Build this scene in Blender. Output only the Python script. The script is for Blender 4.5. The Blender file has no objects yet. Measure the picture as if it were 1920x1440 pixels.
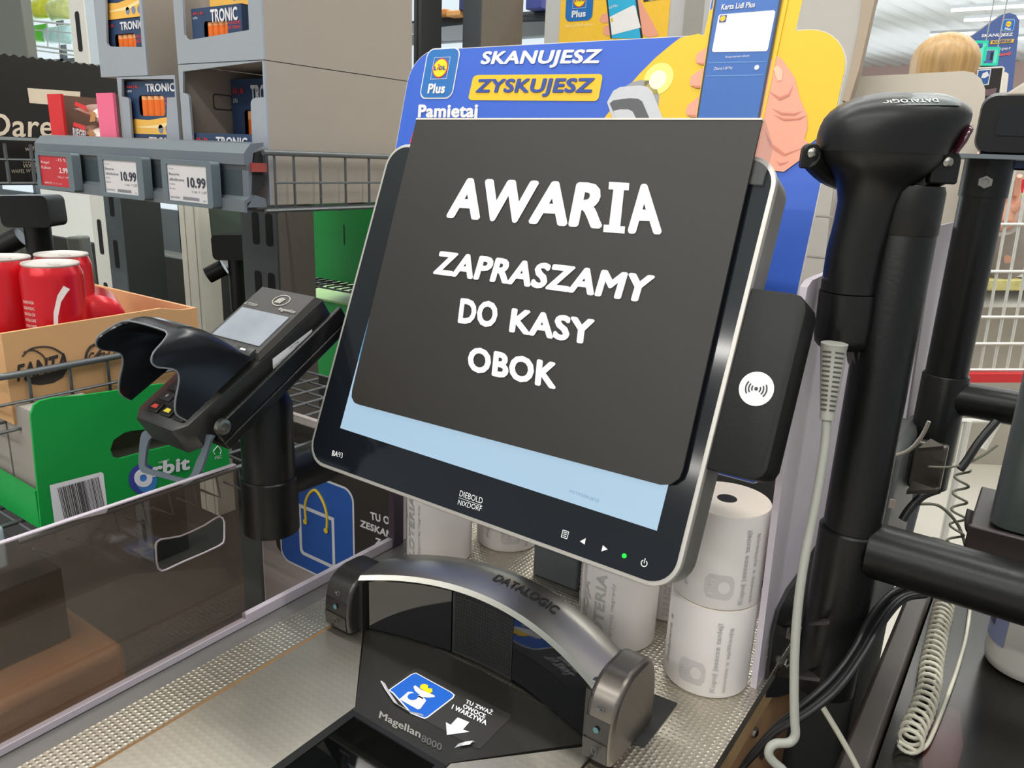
import bpy, bmesh, math, random
from math import sin, cos, pi, radians as rad
from mathutils import Vector as V3, Matrix
random.seed(4)
S = bpy.context.scene
COL = S.collection

# ------------------------------------------------------------------ camera, world, lights, exposure
EYE = V3((0.0, 0.0, 1.28))            # the counter top lies 0.865 m above the floor
FPX = 1460.0                          # focal length in pixels of the 1920 x 1440 frame
YAW, PITCH, ROLL = -0.6022, 0.2829, 0.0419
_f = V3((sin(YAW) * cos(PITCH), cos(YAW) * cos(PITCH), -sin(PITCH)))
_r = V3((cos(YAW), -sin(YAW), 0.0))
_u = _r.cross(_f)
CR = _r * cos(ROLL) + _u * sin(ROLL)
CU = _u * cos(ROLL) - _r * sin(ROLL)
CF = _f
cam = bpy.data.cameras.new('camera')
cam.sensor_width = 36.0
cam.lens = 36.0 * FPX / 1920.0
cam.clip_start = 0.02
cam.clip_end = 100
camo = bpy.data.objects.new('camera', cam)
COL.objects.link(camo)
camo.matrix_world = Matrix(((CR.x, CU.x, -CF.x, EYE.x), (CR.y, CU.y, -CF.y, EYE.y), (CR.z, CU.z, -CF.z, EYE.z), (0, 0, 0, 1)))
S.camera = camo

W = bpy.data.worlds.new('store_air')
S.world = W
W.use_nodes = True
W.node_tree.nodes['Background'].inputs[0].default_value = (0.90, 0.95, 1.0, 1)
W.node_tree.nodes['Background'].inputs[1].default_value = 0.55

S.view_settings.view_transform = 'Standard'
S.view_settings.look = 'None'
S.view_settings.gamma = 1.0
S.view_settings.use_curve_mapping = False
S.view_settings.exposure = 0.02

def area(name, loc, sx, sy, power, color=(1, 0.97, 0.92), rot=(0, 0, 0)):
    l = bpy.data.lights.new(name, 'AREA')
    l.shape = 'RECTANGLE'
    l.size = sx
    l.size_y = sy
    l.energy = power
    l.color = color
    o = bpy.data.objects.new(name, l)
    COL.objects.link(o)
    o.location = loc
    o.rotation_euler = rot
    return o

# the light of the store's ceiling strips (far fittings built with the ceiling; the first two, behind the camera, added as fill)
STRIPS = [(-0.6, -5.6), (-0.6, -3.4), (-0.6, -1.2), (-0.6, 0.75), (-0.6, 2.6), (0.6, 5.0), (1.3, 8.5), (0.55, 12.5), (0.0, 14.6)]
for sx, sy in STRIPS:
    area('ceiling_strip_and_fill_light', (sx, sy, 3.42 if sy < 12 else 3.31), 4.6, 0.04 if sy > 12 else 0.12, 62 if sy > -3 else 85)
# added upward lights without fittings that brighten the ceiling
for sx, sy in ((-0.6, -2.5), (-0.6, 2.0), (0.0, 7.0), (-1.5, 12.0), (-1.5, 16.5)):
    area('added_ceiling_fill', (sx, sy, 2.9), 6.0, 3.0, 42, (0.92, 0.97, 1.0), (pi, 0, 0))
# daylight that comes in at the glazed front of the store
area('front_window_daylight', (-6.0, 4.4, 1.9), 6.0, 2.6, 130, (0.82, 0.92, 1.0), (rad(-90), 0, rad(30)))

# ------------------------------------------------------------------ pixel -> point helpers
def ray(px, py):
    return CR * ((px - 960.0) / FPX) - CU * ((py - 720.0) / FPX) + CF

def at(px, py, ax, val):
    """point of the ray through a pixel that lies on the plane  axis = value"""
    d = ray(px, py)
    i = 'xyz'.index(ax)
    return EYE + d * ((val - EYE[i]) / d[i])

class Fr:
    """a local frame: origin, u, v and normal n"""
    def __init__(s, O, U, V):
        s.O = V3(O)
        s.U = V3(U).normalized()
        V = V3(V)
        s.V = (V - s.U * V.dot(s.U)).normalized()
        s.N = s.U.cross(s.V)
    def p(s, u, v, n=0.0):
        return s.O + s.U * u + s.V * v + s.N * n
    def uv(s, px, py, n=0.0):
        d = ray(px, py)
        O = s.O + s.N * n
        t = (O - EYE).dot(s.N) / d.dot(s.N)
        q = EYE + d * t - s.O
        return (q.dot(s.U), q.dot(s.V))
    def poly(s, pts, n=0.0):
        return [s.uv(x, y, n) for x, y in pts]
    def off(s, n):
        f = Fr(s.O + s.N * n, s.U, s.V)
        return f

def XF(x):   # plane x = const that looks towards +x: u runs along +y, v up
    return Fr((x, 0, 0), (0, 1, 0), (0, 0, 1))
def YF(y):   # plane y = const that looks towards -y: u runs along +x, v up
    return Fr((0, y, 0), (1, 0, 0), (0, 0, 1))
def ZF(z):   # plane z = const that looks up
    return Fr((0, 0, z), (1, 0, 0), (0, 1, 0))

# ------------------------------------------------------------------ materials
def lin(c):
    c = c / 255.0
    return c / 12.92 if c <= 0.04045 else ((c + 0.055) / 1.055) ** 2.4
def rgb(r, g, b):
    return (lin(r), lin(g), lin(b), 1.0)

MATS = {}
def mat(name, col, rough=0.5, metal=0.0, spec=0.5, noise=0.05, scale=60.0, bump=0.0, emit=None, coat=0.0):
    """principled material whose colour is varied slightly by noise"""
    if name in MATS:
        return MATS[name]
    m = bpy.data.materials.new(name)
    m.use_nodes = True
    nt = m.node_tree
    b = nt.nodes['Principled BSDF']
    b.inputs['Roughness'].default_value = rough
    b.inputs['Metallic'].default_value = metal
    b.inputs['Specular IOR Level'].default_value = spec
    b.inputs['Coat Weight'].default_value = coat
    tc = nt.nodes.new('ShaderNodeTexCoord')
    nz = nt.nodes.new('ShaderNodeTexNoise')
    nz.inputs['Scale'].default_value = scale
    nz.inputs['Detail'].default_value = 3.0
    nt.links.new(tc.outputs['Object'], nz.inputs['Vector'])
    mx = nt.nodes.new('ShaderNodeMix')
    mx.data_type = 'RGBA'
    c = rgb(*col)
    mx.inputs['A'].default_value = tuple(max(0, x * (1 - noise)) for x in c[:3]) + (1,)
    mx.inputs['B'].default_value = tuple(min(1, x * (1 + noise)) for x in c[:3]) + (1,)
    nt.links.new(nz.outputs['Fac'], mx.inputs['Factor'])
    nt.links.new(mx.outputs['Result'], b.inputs['Base Color'])
    if bump:
        bp = nt.nodes.new('ShaderNodeBump')
        bp.inputs['Strength'].default_value = bump
        bp.inputs['Distance'].default_value = 0.001
        nt.links.new(nz.outputs['Fac'], bp.inputs['Height'])
        nt.links.new(bp.outputs['Normal'], b.inputs['Normal'])
    if emit:                            # a lit face: nearly black when switched off
        for k_ in ('A', 'B'):
            mx.inputs[k_].default_value = tuple(x * 0.08 for x in mx.inputs[k_].default_value[:3]) + (1,)
        b.inputs['Emission Color'].default_value = c
        b.inputs['Emission Strength'].default_value = emit
    MATS[name] = m
    return m

def node(nt, typ, **kw):
    n = nt.nodes.new(typ)
    for k, v in kw.items():
        setattr(n, k, v)
    return n

def mathn(nt, op, a, b=None):
    n = nt.nodes.new('ShaderNodeMath')
    n.operation = op
    for i, v in enumerate((a, b)):
        if v is None:
            continue
        if isinstance(v, (int, float)):
            n.inputs[i].default_value = v
        else:
            nt.links.new(v, n.inputs[i])
    return n.outputs[0]

def dimple_metal(name, col, px, py, rough, strength, shift=True, dist=0.0006):
    """steel sheet with a stamped pattern of small bosses"""
    m = mat(name, col, rough, 1.0, noise=0.10, scale=25)
    nt = m.node_tree
    b = nt.nodes['Principled BSDF']
    tc = node(nt, 'ShaderNodeTexCoord')
    sp = node(nt, 'ShaderNodeSeparateXYZ')
    nt.links.new(tc.outputs['Object'], sp.inputs[0])
    a = mathn(nt, 'MULTIPLY', sp.outputs['X'], 2 * pi / px)
    c = mathn(nt, 'MULTIPLY', sp.outputs['Y'], 2 * pi / py)
    if shift:
        s1 = mathn(nt, 'ADD', a, c)
        s2 = mathn(nt, 'SUBTRACT', a, c)
        a, c = s1, s2
    h = mathn(nt, 'MULTIPLY', mathn(nt, 'SINE', a), mathn(nt, 'SINE', c))
    h = mathn(nt, 'MAXIMUM', h, 0.0)
    bp = node(nt, 'ShaderNodeBump')
    bp.inputs['Strength'].default_value = strength
    bp.inputs['Distance'].default_value = dist
    nt.links.new(h, bp.inputs['Height'])
    nt.links.new(bp.outputs['Normal'], b.inputs['Normal'])
    return m

def sheer(name, tint, gloss=0.08, haze=0.0, hazecol=(200, 200, 210), rough=0.03):
    """clear plastic: lets light straight through with a tint, a fresnel reflection and a little milkiness"""
    if name in MATS:
        return MATS[name]
    m = bpy.data.materials.new(name)
    m.use_nodes = True
    nt = m.node_tree
    nt.nodes.remove(nt.nodes['Principled BSDF'])
    out = nt.nodes['Material Output']
    tr = node(nt, 'ShaderNodeBsdfTransparent')
    tr.inputs[0].default_value = rgb(*tint)
    gl = node(nt, 'ShaderNodeBsdfGlossy')
    gl.inputs['Roughness'].default_value = rough
    df = node(nt, 'ShaderNodeBsdfDiffuse')
    df.inputs[0].default_value = rgb(*hazecol)
    nz = node(nt, 'ShaderNodeTexNoise')
    nz.inputs['Scale'].default_value = 9.0
    mz = mathn(nt, 'MULTIPLY', nz.outputs['Fac'], 2.0 * haze)
    m1 = node(nt, 'ShaderNodeMixShader')
    nt.links.new(mz, m1.inputs[0])
    nt.links.new(tr.outputs[0], m1.inputs[1])
    nt.links.new(df.outputs[0], m1.inputs[2])
    lw = node(nt, 'ShaderNodeLayerWeight')      # reflection that grows at grazing view, alike on both faces
    lw.inputs['Blend'].default_value = 0.5
    f2 = mathn(nt, 'ADD', mathn(nt, 'MULTIPLY', mathn(nt, 'POWER', lw.outputs['Facing'], 5.0), 0.9), gloss)
    m2 = node(nt, 'ShaderNodeMixShader')
    nt.links.new(f2, m2.inputs[0])
    nt.links.new(m1.outputs[0], m2.inputs[1])
    nt.links.new(gl.outputs[0], m2.inputs[2])
    nt.links.new(m2.outputs[0], out.inputs[0])
    MATS[name] = m
    return m

# ------------------------------------------------------------------ mesh building
_GL = {}
def glyphs(s, off=0.0, shear=0.0):
    """lettering as flat polygons, scaled to the unit square"""
    key = (s, off, shear)
    if key in _GL:
        return _GL[key]
    c = bpy.data.curves.new('lettering', 'FONT')
    c.body = s
    c.size = 1.0
    c.offset = off if off <= 0.012 else 0.0
    c.space_character = 1.0 + 1.6 * off
    c.shear = shear
    c.resolution_u = 3
    c.fill_mode = 'FRONT'
    o = bpy.data.objects.new('lettering', c)
    me = bpy.data.meshes.new_from_object(o)
    vs = [(v.co.x, v.co.y) for v in me.vertices]
    fs = [tuple(p.vertices) for p in me.polygons]
    bpy.data.objects.remove(o)
    bpy.data.curves.remove(c)
    bpy.data.meshes.remove(me)
    lay = [0] * len(vs)
    if off > 0.012:                     # heavier weight: the strokes repeated a little way round
        bv, bf = vs, fs
        vs, fs, lay = [], [], []
        for k in range(12):
            dx, dy = off * 1.05 * cos(k * pi / 6), off * 0.95 * sin(k * pi / 6)
            o_ = len(vs)
            vs += [(x + dx, y + dy) for x, y in bv]
            lay += [k * 2.5e-5] * len(bv)
            fs += [tuple(i + o_ for i in f) for f in bf]
    x0 = min(v[0] for v in vs); x1 = max(v[0] for v in vs)
    y0 = min(v[1] for v in vs); y1 = max(v[1] for v in vs)
    vs = [((x - x0) / (x1 - x0), (y - y0) / max(1e-6, y1 - y0), h) for (x, y), h in zip(vs, lay)]
    _GL[key] = (vs, fs, (x1 - x0) / max(1e-6, y1 - y0))
    return _GL[key]

def sheet2d(loops, depth):
    """solid plate with holes from closed 2D outlines"""
    c = bpy.data.curves.new('outline', 'CURVE')
    c.dimensions = '2D'
    c.fill_mode = 'BOTH'
    c.extrude = depth / 2.0
    for lp in loops:
        sp = c.splines.new('POLY')
        sp.points.add(len(lp) - 1)
        for q, (x, y) in zip(sp.points, lp):
            q.co = (x, y, 0, 1)
        sp.use_cyclic_u = True
    o = bpy.data.objects.new('outline', c)
    me = bpy.data.meshes.new_from_object(o)
    vs = [tuple(v.co) for v in me.vertices]
    fs = [tuple(p.vertices) for p in me.polygons]
    bpy.data.objects.remove(o)
    bpy.data.curves.remove(c)
    bpy.data.meshes.remove(me)
    return vs, fs

def rrect(x0, y0, x1, y1, r, seg=5):
    """rounded rectangle outline; r is one radius or (bottom-left, bottom-right, top-right, top-left)"""
    if not isinstance(r, (tuple, list)):
        r = (r, r, r, r)
    out = []
    for (cx, cy, a0, q) in ((x0 + r[0], y0 + r[0], pi, r[0]), (x1 - r[1], y0 + r[1], 1.5 * pi, r[1]),
                            (x1 - r[2], y1 - r[2], 0, r[2]), (x0 + r[3], y1 - r[3], 0.5 * pi, r[3])):
        if q <= 0:
            out.append((cx, cy))
            continue
        for i in range(seg + 1):
            a = a0 + 0.5 * pi * i / seg
            out.append((cx + q * cos(a), cy + q * sin(a)))
    return out

def circ(cx, cy, r, n=24, ry=None):
    ry = ry or r
    return [(cx + r * cos(2 * pi * i / n), cy + ry * sin(2 * pi * i / n)) for i in range(n)]

def smooth(pts, n=6, closed=False):
    """Catmull-Rom through the points"""
    P = [V3(p) if len(p) == 3 else V3((p[0], p[1], 0)) for p in pts]
    two = len(pts[0]) == 2
    out = []
    N = len(P)
    rng = range(N) if closed else range(N - 1)
    for i in rng:
        p0 = P[(i - 1) % N] if closed or i > 0 else P[i]
        p1 = P[i]
        p2 = P[(i + 1) % N]
        p3 = P[(i + 2) % N] if closed or i + 2 < N else p2
        for k in range(n):
            t = k / n
            out.append(0.5 * ((2 * p1) + (p2 - p0) * t + (2 * p0 - 5 * p1 + 4 * p2 - p3) * t * t + (3 * p1 - p0 - 3 * p2 + p3) * t ** 3))
    if not closed:
        out.append(P[-1])
    return [(q.x, q.y) for q in out] if two else out

class MB:
    """collects shapes into one mesh"""
    def __init__(s):
        s.v = []
        s.f = []
        s.mi = []
        s.ms = []
        s.cur = 0
    def m(s, material):
        if material not in s.ms:
            s.ms.append(material)
        s.cur = s.ms.index(material)
        return s
    def add(s, vs, fs):
        o = len(s.v)
        s.v += [tuple(q) for q in vs]
        for f in fs:
            s.f.append(tuple(o + i for i in f))
            s.mi.append(s.cur)
        return s
    def box(s, x0, y0, z0, x1, y1, z1):
        vs = [(x, y, z) for z in (z0, z1) for y in (y0, y1) for x in (x0, x1)]
        return s.add(vs, [(0, 2, 3, 1), (4, 5, 7, 6), (0, 1, 5, 4), (2, 6, 7, 3), (0, 4, 6, 2), (1, 3, 7, 5)])
    def fbox(s, F, u0, v0, n0, u1, v1, n1):
        vs = [F.p(u, v, n) for n in (n0, n1) for v in (v0, v1) for u in (u0, u1)]
        return s.add(vs, [(0, 2, 3, 1), (4, 5, 7, 6), (0, 1, 5, 4), (2, 6, 7, 3), (0, 4, 6, 2), (1, 3, 7, 5)])
    def prism(s, F, poly, n0, n1, cham=0.0):
        """outline in u,v of frame F, extruded along its normal; cham narrows the front edge"""
        k = len(poly)
        a = sum(poly[i][0] * poly[(i + 1) % k][1] - poly[(i + 1) % k][0] * poly[i][1] for i in range(k))
        if a < 0:
            poly = poly[::-1]
        rings = [(poly, n0), (poly, n1)]
        if cham:
            ins = inset(poly, cham)
            rings = [(poly, n0), (poly, n1 - cham), (inset(poly, cham * 0.3), n1 - cham * 0.3), (ins, n1)]
        vs = []
        for pl, n in rings:
            vs += [F.p(u, v, n) for u, v in pl]
        fs = []
        for j in range(len(rings) - 1):
            for i in range(k):
                i2 = (i + 1) % k
                fs.append((j * k + i, j * k + i2, (j + 1) * k + i2, (j + 1) * k + i))
        L = (len(rings) - 1) * k
        fs.append(tuple(L + i for i in range(k)))
        fs.append(tuple(range(k))[::-1])
        return s.add(vs, fs)
    def flat(s, F, poly, n=0.0004):
        k = len(poly)
        a = sum(poly[i][0] * poly[(i + 1) % k][1] - poly[(i + 1) % k][0] * poly[i][1] for i in range(k))
        if a < 0:
            poly = poly[::-1]
        return s.add([F.p(u, v, n) for u, v in poly], [tuple(range(k))])
    def plate(s, F, loops, n0, n1):
        """plate with holes between n0 and n1"""
        vs, fs = sheet2d(loops, n1 - n0)
        c = (n0 + n1) / 2
        return s.add([F.p(x, y, c + z) for x, y, z in vs], fs)
    def hull(s, loops):
        """skin over a list of equally long closed rings of points, ends capped"""
        k = len(loops[0])
        vs = [q for l in loops for q in l]
        fs = []
        for j in range(len(loops) - 1):
            for i in range(k):
                i2 = (i + 1) % k
                fs.append((j * k + i, j * k + i2, (j + 1) * k + i2, (j + 1) * k + i))
        fs.append(tuple(range(k))[::-1])
        fs.append(tuple((len(loops) - 1) * k + i for i in range(k)))
        return s.add(vs, fs)
    def grid(s, rows):
        k = len(rows[0])
        vs = [q for l in rows for q in l]
        fs = []
        for j in range(len(rows) - 1):
            for i in range(k - 1):
                fs.append((j * k + i, j * k + i + 1, (j + 1) * k + i + 1, (j + 1) * k + i))
        return s.add(vs, fs)
    def tube(s, path, r, seg=10, cap=True):
        P = [V3(p) for p in path]
        rs = r if isinstance(r, (list, tuple)) else [r] * len(P)
        loops = []
        up = None
        for i, p in enumerate(P):
            t = (P[min(i + 1, len(P) - 1)] - P[max(i - 1, 0)])
            if t.length < 1e-9:
                t = V3((0, 0, 1))
            t.normalize()
            if up is None:
                up = V3((0, 0, 1)) if abs(t.z) < 0.9 else V3((1, 0, 0))
            a = t.cross(up)
            if a.length < 1e-6:
                a = t.cross(V3((0, 1, 0)))
            a.normalize()
            up = a.cross(t)
            loops.append([p + (a * cos(2 * pi * k / seg) + up * sin(2 * pi * k / seg)) * rs[i] for k in range(seg)])
        return s.hull(loops)
    def cyl(s, p0, p1, r, seg=24, r1=None):
        return s.tube([p0, p1], [r, r if r1 is None else r1], seg)
    def lathe(s, c, prof, seg=32, axis=(0, 0, 1)):
        """profile of (radius, height) turned about an axis through c"""
        A = V3(axis).normalized()
        B = A.cross(V3((1, 0, 0)) if abs(A.x) < 0.9 else V3((0, 1, 0))).normalized()
        D = A.cross(B)
        c = V3(c)
        loops = [[c + A * h + (B * cos(2 * pi * k / seg) + D * sin(2 * pi * k / seg)) * max(r, 1e-5) for k in range(seg)] for r, h in prof]
        return s.hull(loops)
    def textf(s, txt, fn, off=0.0, shear=0.0):
        vs, fs, _ = glyphs(txt, off, shear)
        return s.add([fn(x, y, h) for x, y, h in vs], fs)
    def text(s, F, txt, A, B, C, n=0.0006, off=0.0, px=True):
        """lettering from corner A to B (baseline) and C (top left); corners in pixels or in u,v"""
        if px:
            A, B, C = F.uv(*A, n), F.uv(*B, n), F.uv(*C, n)
        return s.textf(txt, lambda x, y, h: F.p(A[0] + x * (B[0] - A[0]) + y * (C[0] - A[0]), A[1] + x * (B[1] - A[1]) + y * (C[1] - A[1]), n + h), off)
    def build(s, name, parent=None, sm=35, bevel=0.0, seg=2, sub=0):
        me = bpy.data.meshes.new(name)
        base = V3((0, 0, 0))
        if parent is None:
            xs = [q[0] for q in s.v]; ys = [q[1] for q in s.v]; zs = [q[2] for q in s.v]
            base = V3(((min(xs) + max(xs)) / 2, (min(ys) + max(ys)) / 2, min(zs)))
        else:
            base = root_loc(parent)
        me.from_pydata([tuple(V3(q) - base) for q in s.v], [], s.f)
        for i, p in enumerate(me.polygons):
            p.material_index = s.mi[i]
        for m_ in s.ms:
            me.materials.append(m_)
        if sm:
            for p in me.polygons:
                p.use_smooth = True
            me.set_sharp_from_angle(angle=rad(sm))
        me.update()
        o = bpy.data.objects.new(name, me)
        COL.objects.link(o)
        if parent is None:
            o.location = base
        else:
            o.parent = parent
        if bevel:
            b = o.modifiers.new('edge', 'BEVEL')
            b.width = bevel
            b.segments = seg
            b.limit_method = 'ANGLE'
            b.angle_limit = rad(40)
            b.harden_normals = False
        if sub:
            b = o.modifiers.new('round', 'SUBSURF')
            b.levels = sub
            b.render_levels = sub
        return o

def root_loc(o):
    while o.parent:
        o = o.parent
    return o.location

def inset(poly, d):
    k = len(poly)
    out = []
    for i in range(k):
        a, b, c = poly[i - 1], poly[i], poly[(i + 1) % k]
        e1 = (b[0] - a[0], b[1] - a[1]); e2 = (c[0] - b[0], c[1] - b[1])
        l1 = math.hypot(*e1) or 1e-9; l2 = math.hypot(*e2) or 1e-9
        n1 = (-e1[1] / l1, e1[0] / l1); n2 = (-e2[1] / l2, e2[0] / l2)
        nx, ny = n1[0] + n2[0], n1[1] + n2[1]
        q = nx * nx + ny * ny
        if q < 0.3:
            out.append((b[0] + n1[0] * d, b[1] + n1[1] * d))
        else:
            out.append((b[0] + nx * 2 * d / q, b[1] + ny * 2 * d / q))
    return out

def tag(o, label=None, cat=None, group=None, kind=None):
    if label: o['label'] = label
    if cat: o['category'] = cat
    if group: o['group'] = group
    if kind: o['kind'] = kind
    return o

def thing(name, loc, label, cat, group=None):
    o = bpy.data.objects.new(name, None)
    COL.objects.link(o)
    o.location = V3(loc)
    o.empty_display_size = 0.05
    return tag(o, label, cat, group)

def lab(o, label):
    o['label'] = label
    return o

def copy_tree(o, loc=None, label=None, rz=None):
    def cp(src, parent):
        c = src.copy()
        COL.objects.link(c)
        c.parent = parent
        for ch in list(src.children):
            cp(ch, c)
        return c
    c = cp(o, None)
    if loc is not None: c.location = V3(loc)
    if rz is not None: c.rotation_euler = (0, 0, rz)
    if label: c['label'] = label
    return c

# common materials
M_BLACK = mat('black_plastic', (20, 20, 20), 0.42, spec=0.3, noise=0.1)
M_BLACKM = mat('matt_black_plastic', (18, 18, 19), 0.5, spec=0.3, noise=0.12, bump=0.1, scale=900)
M_PIPE = mat('black_powder_coat', (15, 15, 15), 0.34, spec=0.32, noise=0.1, scale=300, bump=0.15)
M_WHITE = mat('white_print', (222, 221, 226), 0.6)
M_STEEL = mat('brushed_steel', (168, 164, 156), 0.32, 1.0, noise=0.08, scale=14)
M_DKGREY = mat('dark_grey_plastic', (58, 60, 62), 0.5)
M_GREYST = mat('grey_painted_steel', (104, 112, 118), 0.42, noise=0.06)
M_SCREW = mat('screw_steel', (150, 148, 142), 0.3, 1.0)
# ================================================================== CHECKOUT COUNTER
ZC = 0.865
M_TREAD = dimple_metal('stamped_steel', (206, 199, 186), 0.0088, 0.0092, 0.38, 0.5, True, 0.0007)
M_BOSS = dimple_metal('embossed_steel', (196, 190, 178), 0.0125, 0.0125, 0.40, 0.14, True, 0.0003)
M_PLY = mat('plywood_edge', (176, 140, 98), 0.7, noise=0.2, scale=90)
M_PLYD = mat('raw_fibreboard', (150, 112, 76), 0.8, noise=0.15, scale=40)
M_PALE = mat('pale_lavender_sheet', (205, 196, 206), 0.45, noise=0.03)

counter = thing('checkout_counter', (-0.33, 0.4, 0.0), 'steel-topped checkout counter with stamped surface carrying the scanner and paper rolls', 'counter')
b = MB().m(M_TREAD)
b.box(-0.517, -0.05, ZC - 0.012, -0.4745, 0.74, ZC)
b.box(-0.4745, 0.437, ZC - 0.012, -0.207, 0.74, ZC)
b.box(-0.207, -0.05, ZC - 0.012, -0.133, 0.74, ZC)
b.build('steel_top', counter)
b = MB().m(M_PLY).box(-0.5165, -0.05, ZC - 0.036, -0.4745, 0.74, ZC - 0.012)
b.box(-0.207, -0.05, ZC - 0.036, -0.134, 0.735, ZC - 0.012)
b.box(-0.4745, 0.5, ZC - 0.036, -0.207, 0.735, ZC - 0.012)
b.build('wood_core', counter)
b = MB().m(mat('counter_edge_seam', (120, 88, 52), 0.6)).box(-0.4765, -0.05, ZC - 0.002, -0.4735, 0.432, ZC + 0.0015)
b.build('edge_seam', counter)
b = MB().m(M_PLYD).box(-0.150, -0.05, 0.02, -0.138, 0.735, ZC - 0.036)
b.m(mat('drilled_hole', (30, 22, 16), 0.9))
F = XF(-0.138)
b.flat(F, [F.uv(x, y) for x, y in ((1424, 1408), (1432, 1404), (1434, 1416), (1428, 1424), (1423, 1420))], 0.0006)
b.build('side_panel', counter)
b = MB().m(mat('base_strip', (128, 126, 124), 0.45, 0.6)).box(-0.541, -0.05, ZC - 0.03, -0.517, 0.74, ZC - 0.001)
b.build('guard_channel', counter)
b = MB().m(M_DKGREY).box(-0.54, -0.05, 0.02, -0.528, 0.735, ZC - 0.036).box(-0.528, 0.722, 0.02, -0.15, 0.735, ZC - 0.036)
b.build('carcass', counter)

# ------------------------------------------------------------------ clear guard on the left edge of the counter
M_CLEAR = sheer('clear_acrylic', (230, 226, 224), 0.04, 0.05, (176, 150, 126))
M_CLEDGE = mat('acrylic_cut_edge', (176, 168, 178), 0.3, noise=0.02)
guard = thing('acrylic_guard', (-0.54, 0.3, ZC), 'clear acrylic guard with hand slot along the left edge of the counter', 'guard')
F = Fr((-0.5415, 0, 0), (0, 1, 0), (0, 0, 1))
slot = [(289, 1022), (291, 1015), (298, 1010), (312, 1008), (335, 1004), (355, 996), (380, 984), (402, 970), (409, 967), (415, 970), (418, 978), (418, 1008), (416, 1016), (408, 1022), (380, 1035), (340, 1052), (308, 1067), (300, 1069), (294, 1064), (291, 1052)]
sl = F.poly(slot)
YE = 0.374
out = [(-0.05, ZC), (YE, ZC), (YE, 1.020), (-0.05, 1.020)]
b = MB().m(M_CLEAR)
b.plate(F, [out, sl], 0.0, 0.004)
b.build('panel', guard, sm=0)
b = MB().m(M_CLEDGE)
rim = [F.p(u, v, 0.002) for u, v in sl]
b.tube(rim + [rim[0]], 0.0008, 6)
b.build('slot_edge', guard)
b = MB().m(M_CLEDGE).box(-0.5425, -0.05, ZC, -0.5365, YE, ZC + 0.0055)
b.build('bottom_edge', guard)
b = MB().m(M_CLEDGE).box(-0.5415, -0.05, 1.0196, -0.5375, YE, 1.0208)
b.build('top_edge', guard)
b = MB().m(mat('smoked_edge', (66, 58, 72), 0.3)).box(-0.5425, 0.563, ZC, -0.5345, 0.578, 0.985)
b.m(M_CLEDGE).box(-0.5425, YE, ZC, -0.5365, 0.563, ZC + 0.010)
b.build('rear_post', guard)

# ================================================================== SCANNER SCALE SET INTO THE COUNTER
scan = thing('scanner_scale', (-0.33, 0.35, ZC), 'black and steel barcode scanner scale with upright hood set into the counter', 'scanner')
XM = -0.3315
def arc_y(x):  return 0.455 - 0.023 * ((x - XM) / 0.117) ** 2
def arc_z(x):  return 0.9335 - 0.0145 * ((x - XM) / 0.117) ** 2
M_DECK = mat('scanner_deck_black', (32, 31, 28), 0.42, noise=0.15, scale=200)
M_SMOKE = mat('smoked_window', (14, 15, 17), 0.05, spec=0.6)
M_LID = mat('hood_steel', (186, 181, 172), 0.33, 1.0, noise=0.1, scale=18)
M_CHR = mat('hood_bright_edge', (205, 202, 194), 0.18, 1.0)
M_CAP = mat('end_cap_black', (44, 42, 41), 0.28)
M_CAPG = mat('end_cap_metallic', (116, 110, 104), 0.33, 0.85)
M_BTN = mat('button_icon', (80, 84, 86), 0.5)
M_BTNT = mat('button_icon_teal', (70, 112, 118), 0.5)

F = ZF(ZC)
dk = [(-0.447, 0.433), (-0.379, 0.356), (-0.379, 0.352), (-0.284, 0.352), (-0.284, 0.356), (-0.2165, 0.433), (-0.24, 0.444), (-0.33, 0.452), (-0.42, 0.446)]
b = MB().m(M_DECK).prism(F, dk, -0.02, 0.0022)
b.m(mat('embossed_lettering', (140, 138, 132), 0.5))
b.text(F, 'Magellan', (709, 1350), (787, 1389), (713, 1333), 0.0026, 0.025)
b.m(mat('faint_lettering', (84, 83, 80), 0.5)).text(F, '8000', (789, 1390), (827, 1409), (792, 1377), 0.0026, 0.02)
b.build('deck', scan)
b = MB().m(M_BOSS)
b.prism(F, [(-0.4735, 0.431), (-0.4735, -0.05), (-0.3795, -0.05), (-0.3795, 0.356), (-0.4475, 0.431)], -0.02, 0.0015)
b.build('platter_wing', scan)
b = MB().m(M_BOSS)
b.prism(F, [(-0.2835, -0.05), (-0.2085, -0.05), (-0.2085, 0.4255), (-0.216, 0.4295), (-0.2835, 0.356)], -0.02, 0.0015)
b.build('platter_wing', scan)
b = MB().m(sheer('scanner_glass', (70, 78, 76), 0.05, 0.02, (90, 95, 92)))
b.prism(F, [(-0.372, 0.02), (-0.291, 0.02), (-0.291, 0.348), (-0.372, 0.348)], -0.003, 0.0012)
b.build('platter_glass', scan, sm=0)
M_RIM = mat('glass_rim_black', (20, 20, 20), 0.35)
b = MB().m(M_RIM)
b.plate(F, [[(-0.379, -0.05), (-0.284, -0.05), (-0.284, 0.352), (-0.379, 0.352)], [(-0.372, 0.02), (-0.291, 0.02), (-0.291, 0.348), (-0.372, 0.348)]], -0.02, 0.002)
b.box(-0.379, -0.05, ZC - 0.09, -0.284, 0.352, ZC - 0.085)
b.box(-0.379, -0.05, ZC - 0.09, -0.376, 0.352, ZC - 0.02).box(-0.287, -0.05, ZC - 0.09, -0.284, 0.352, ZC - 0.02).box(-0.379, 0.349, ZC - 0.09, -0.284, 0.352, ZC - 0.02)
b.build('glass_frame', scan)
M_MIR = mat('scanner_mirror', (150, 165, 160), 0.12, 1.0)
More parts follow.
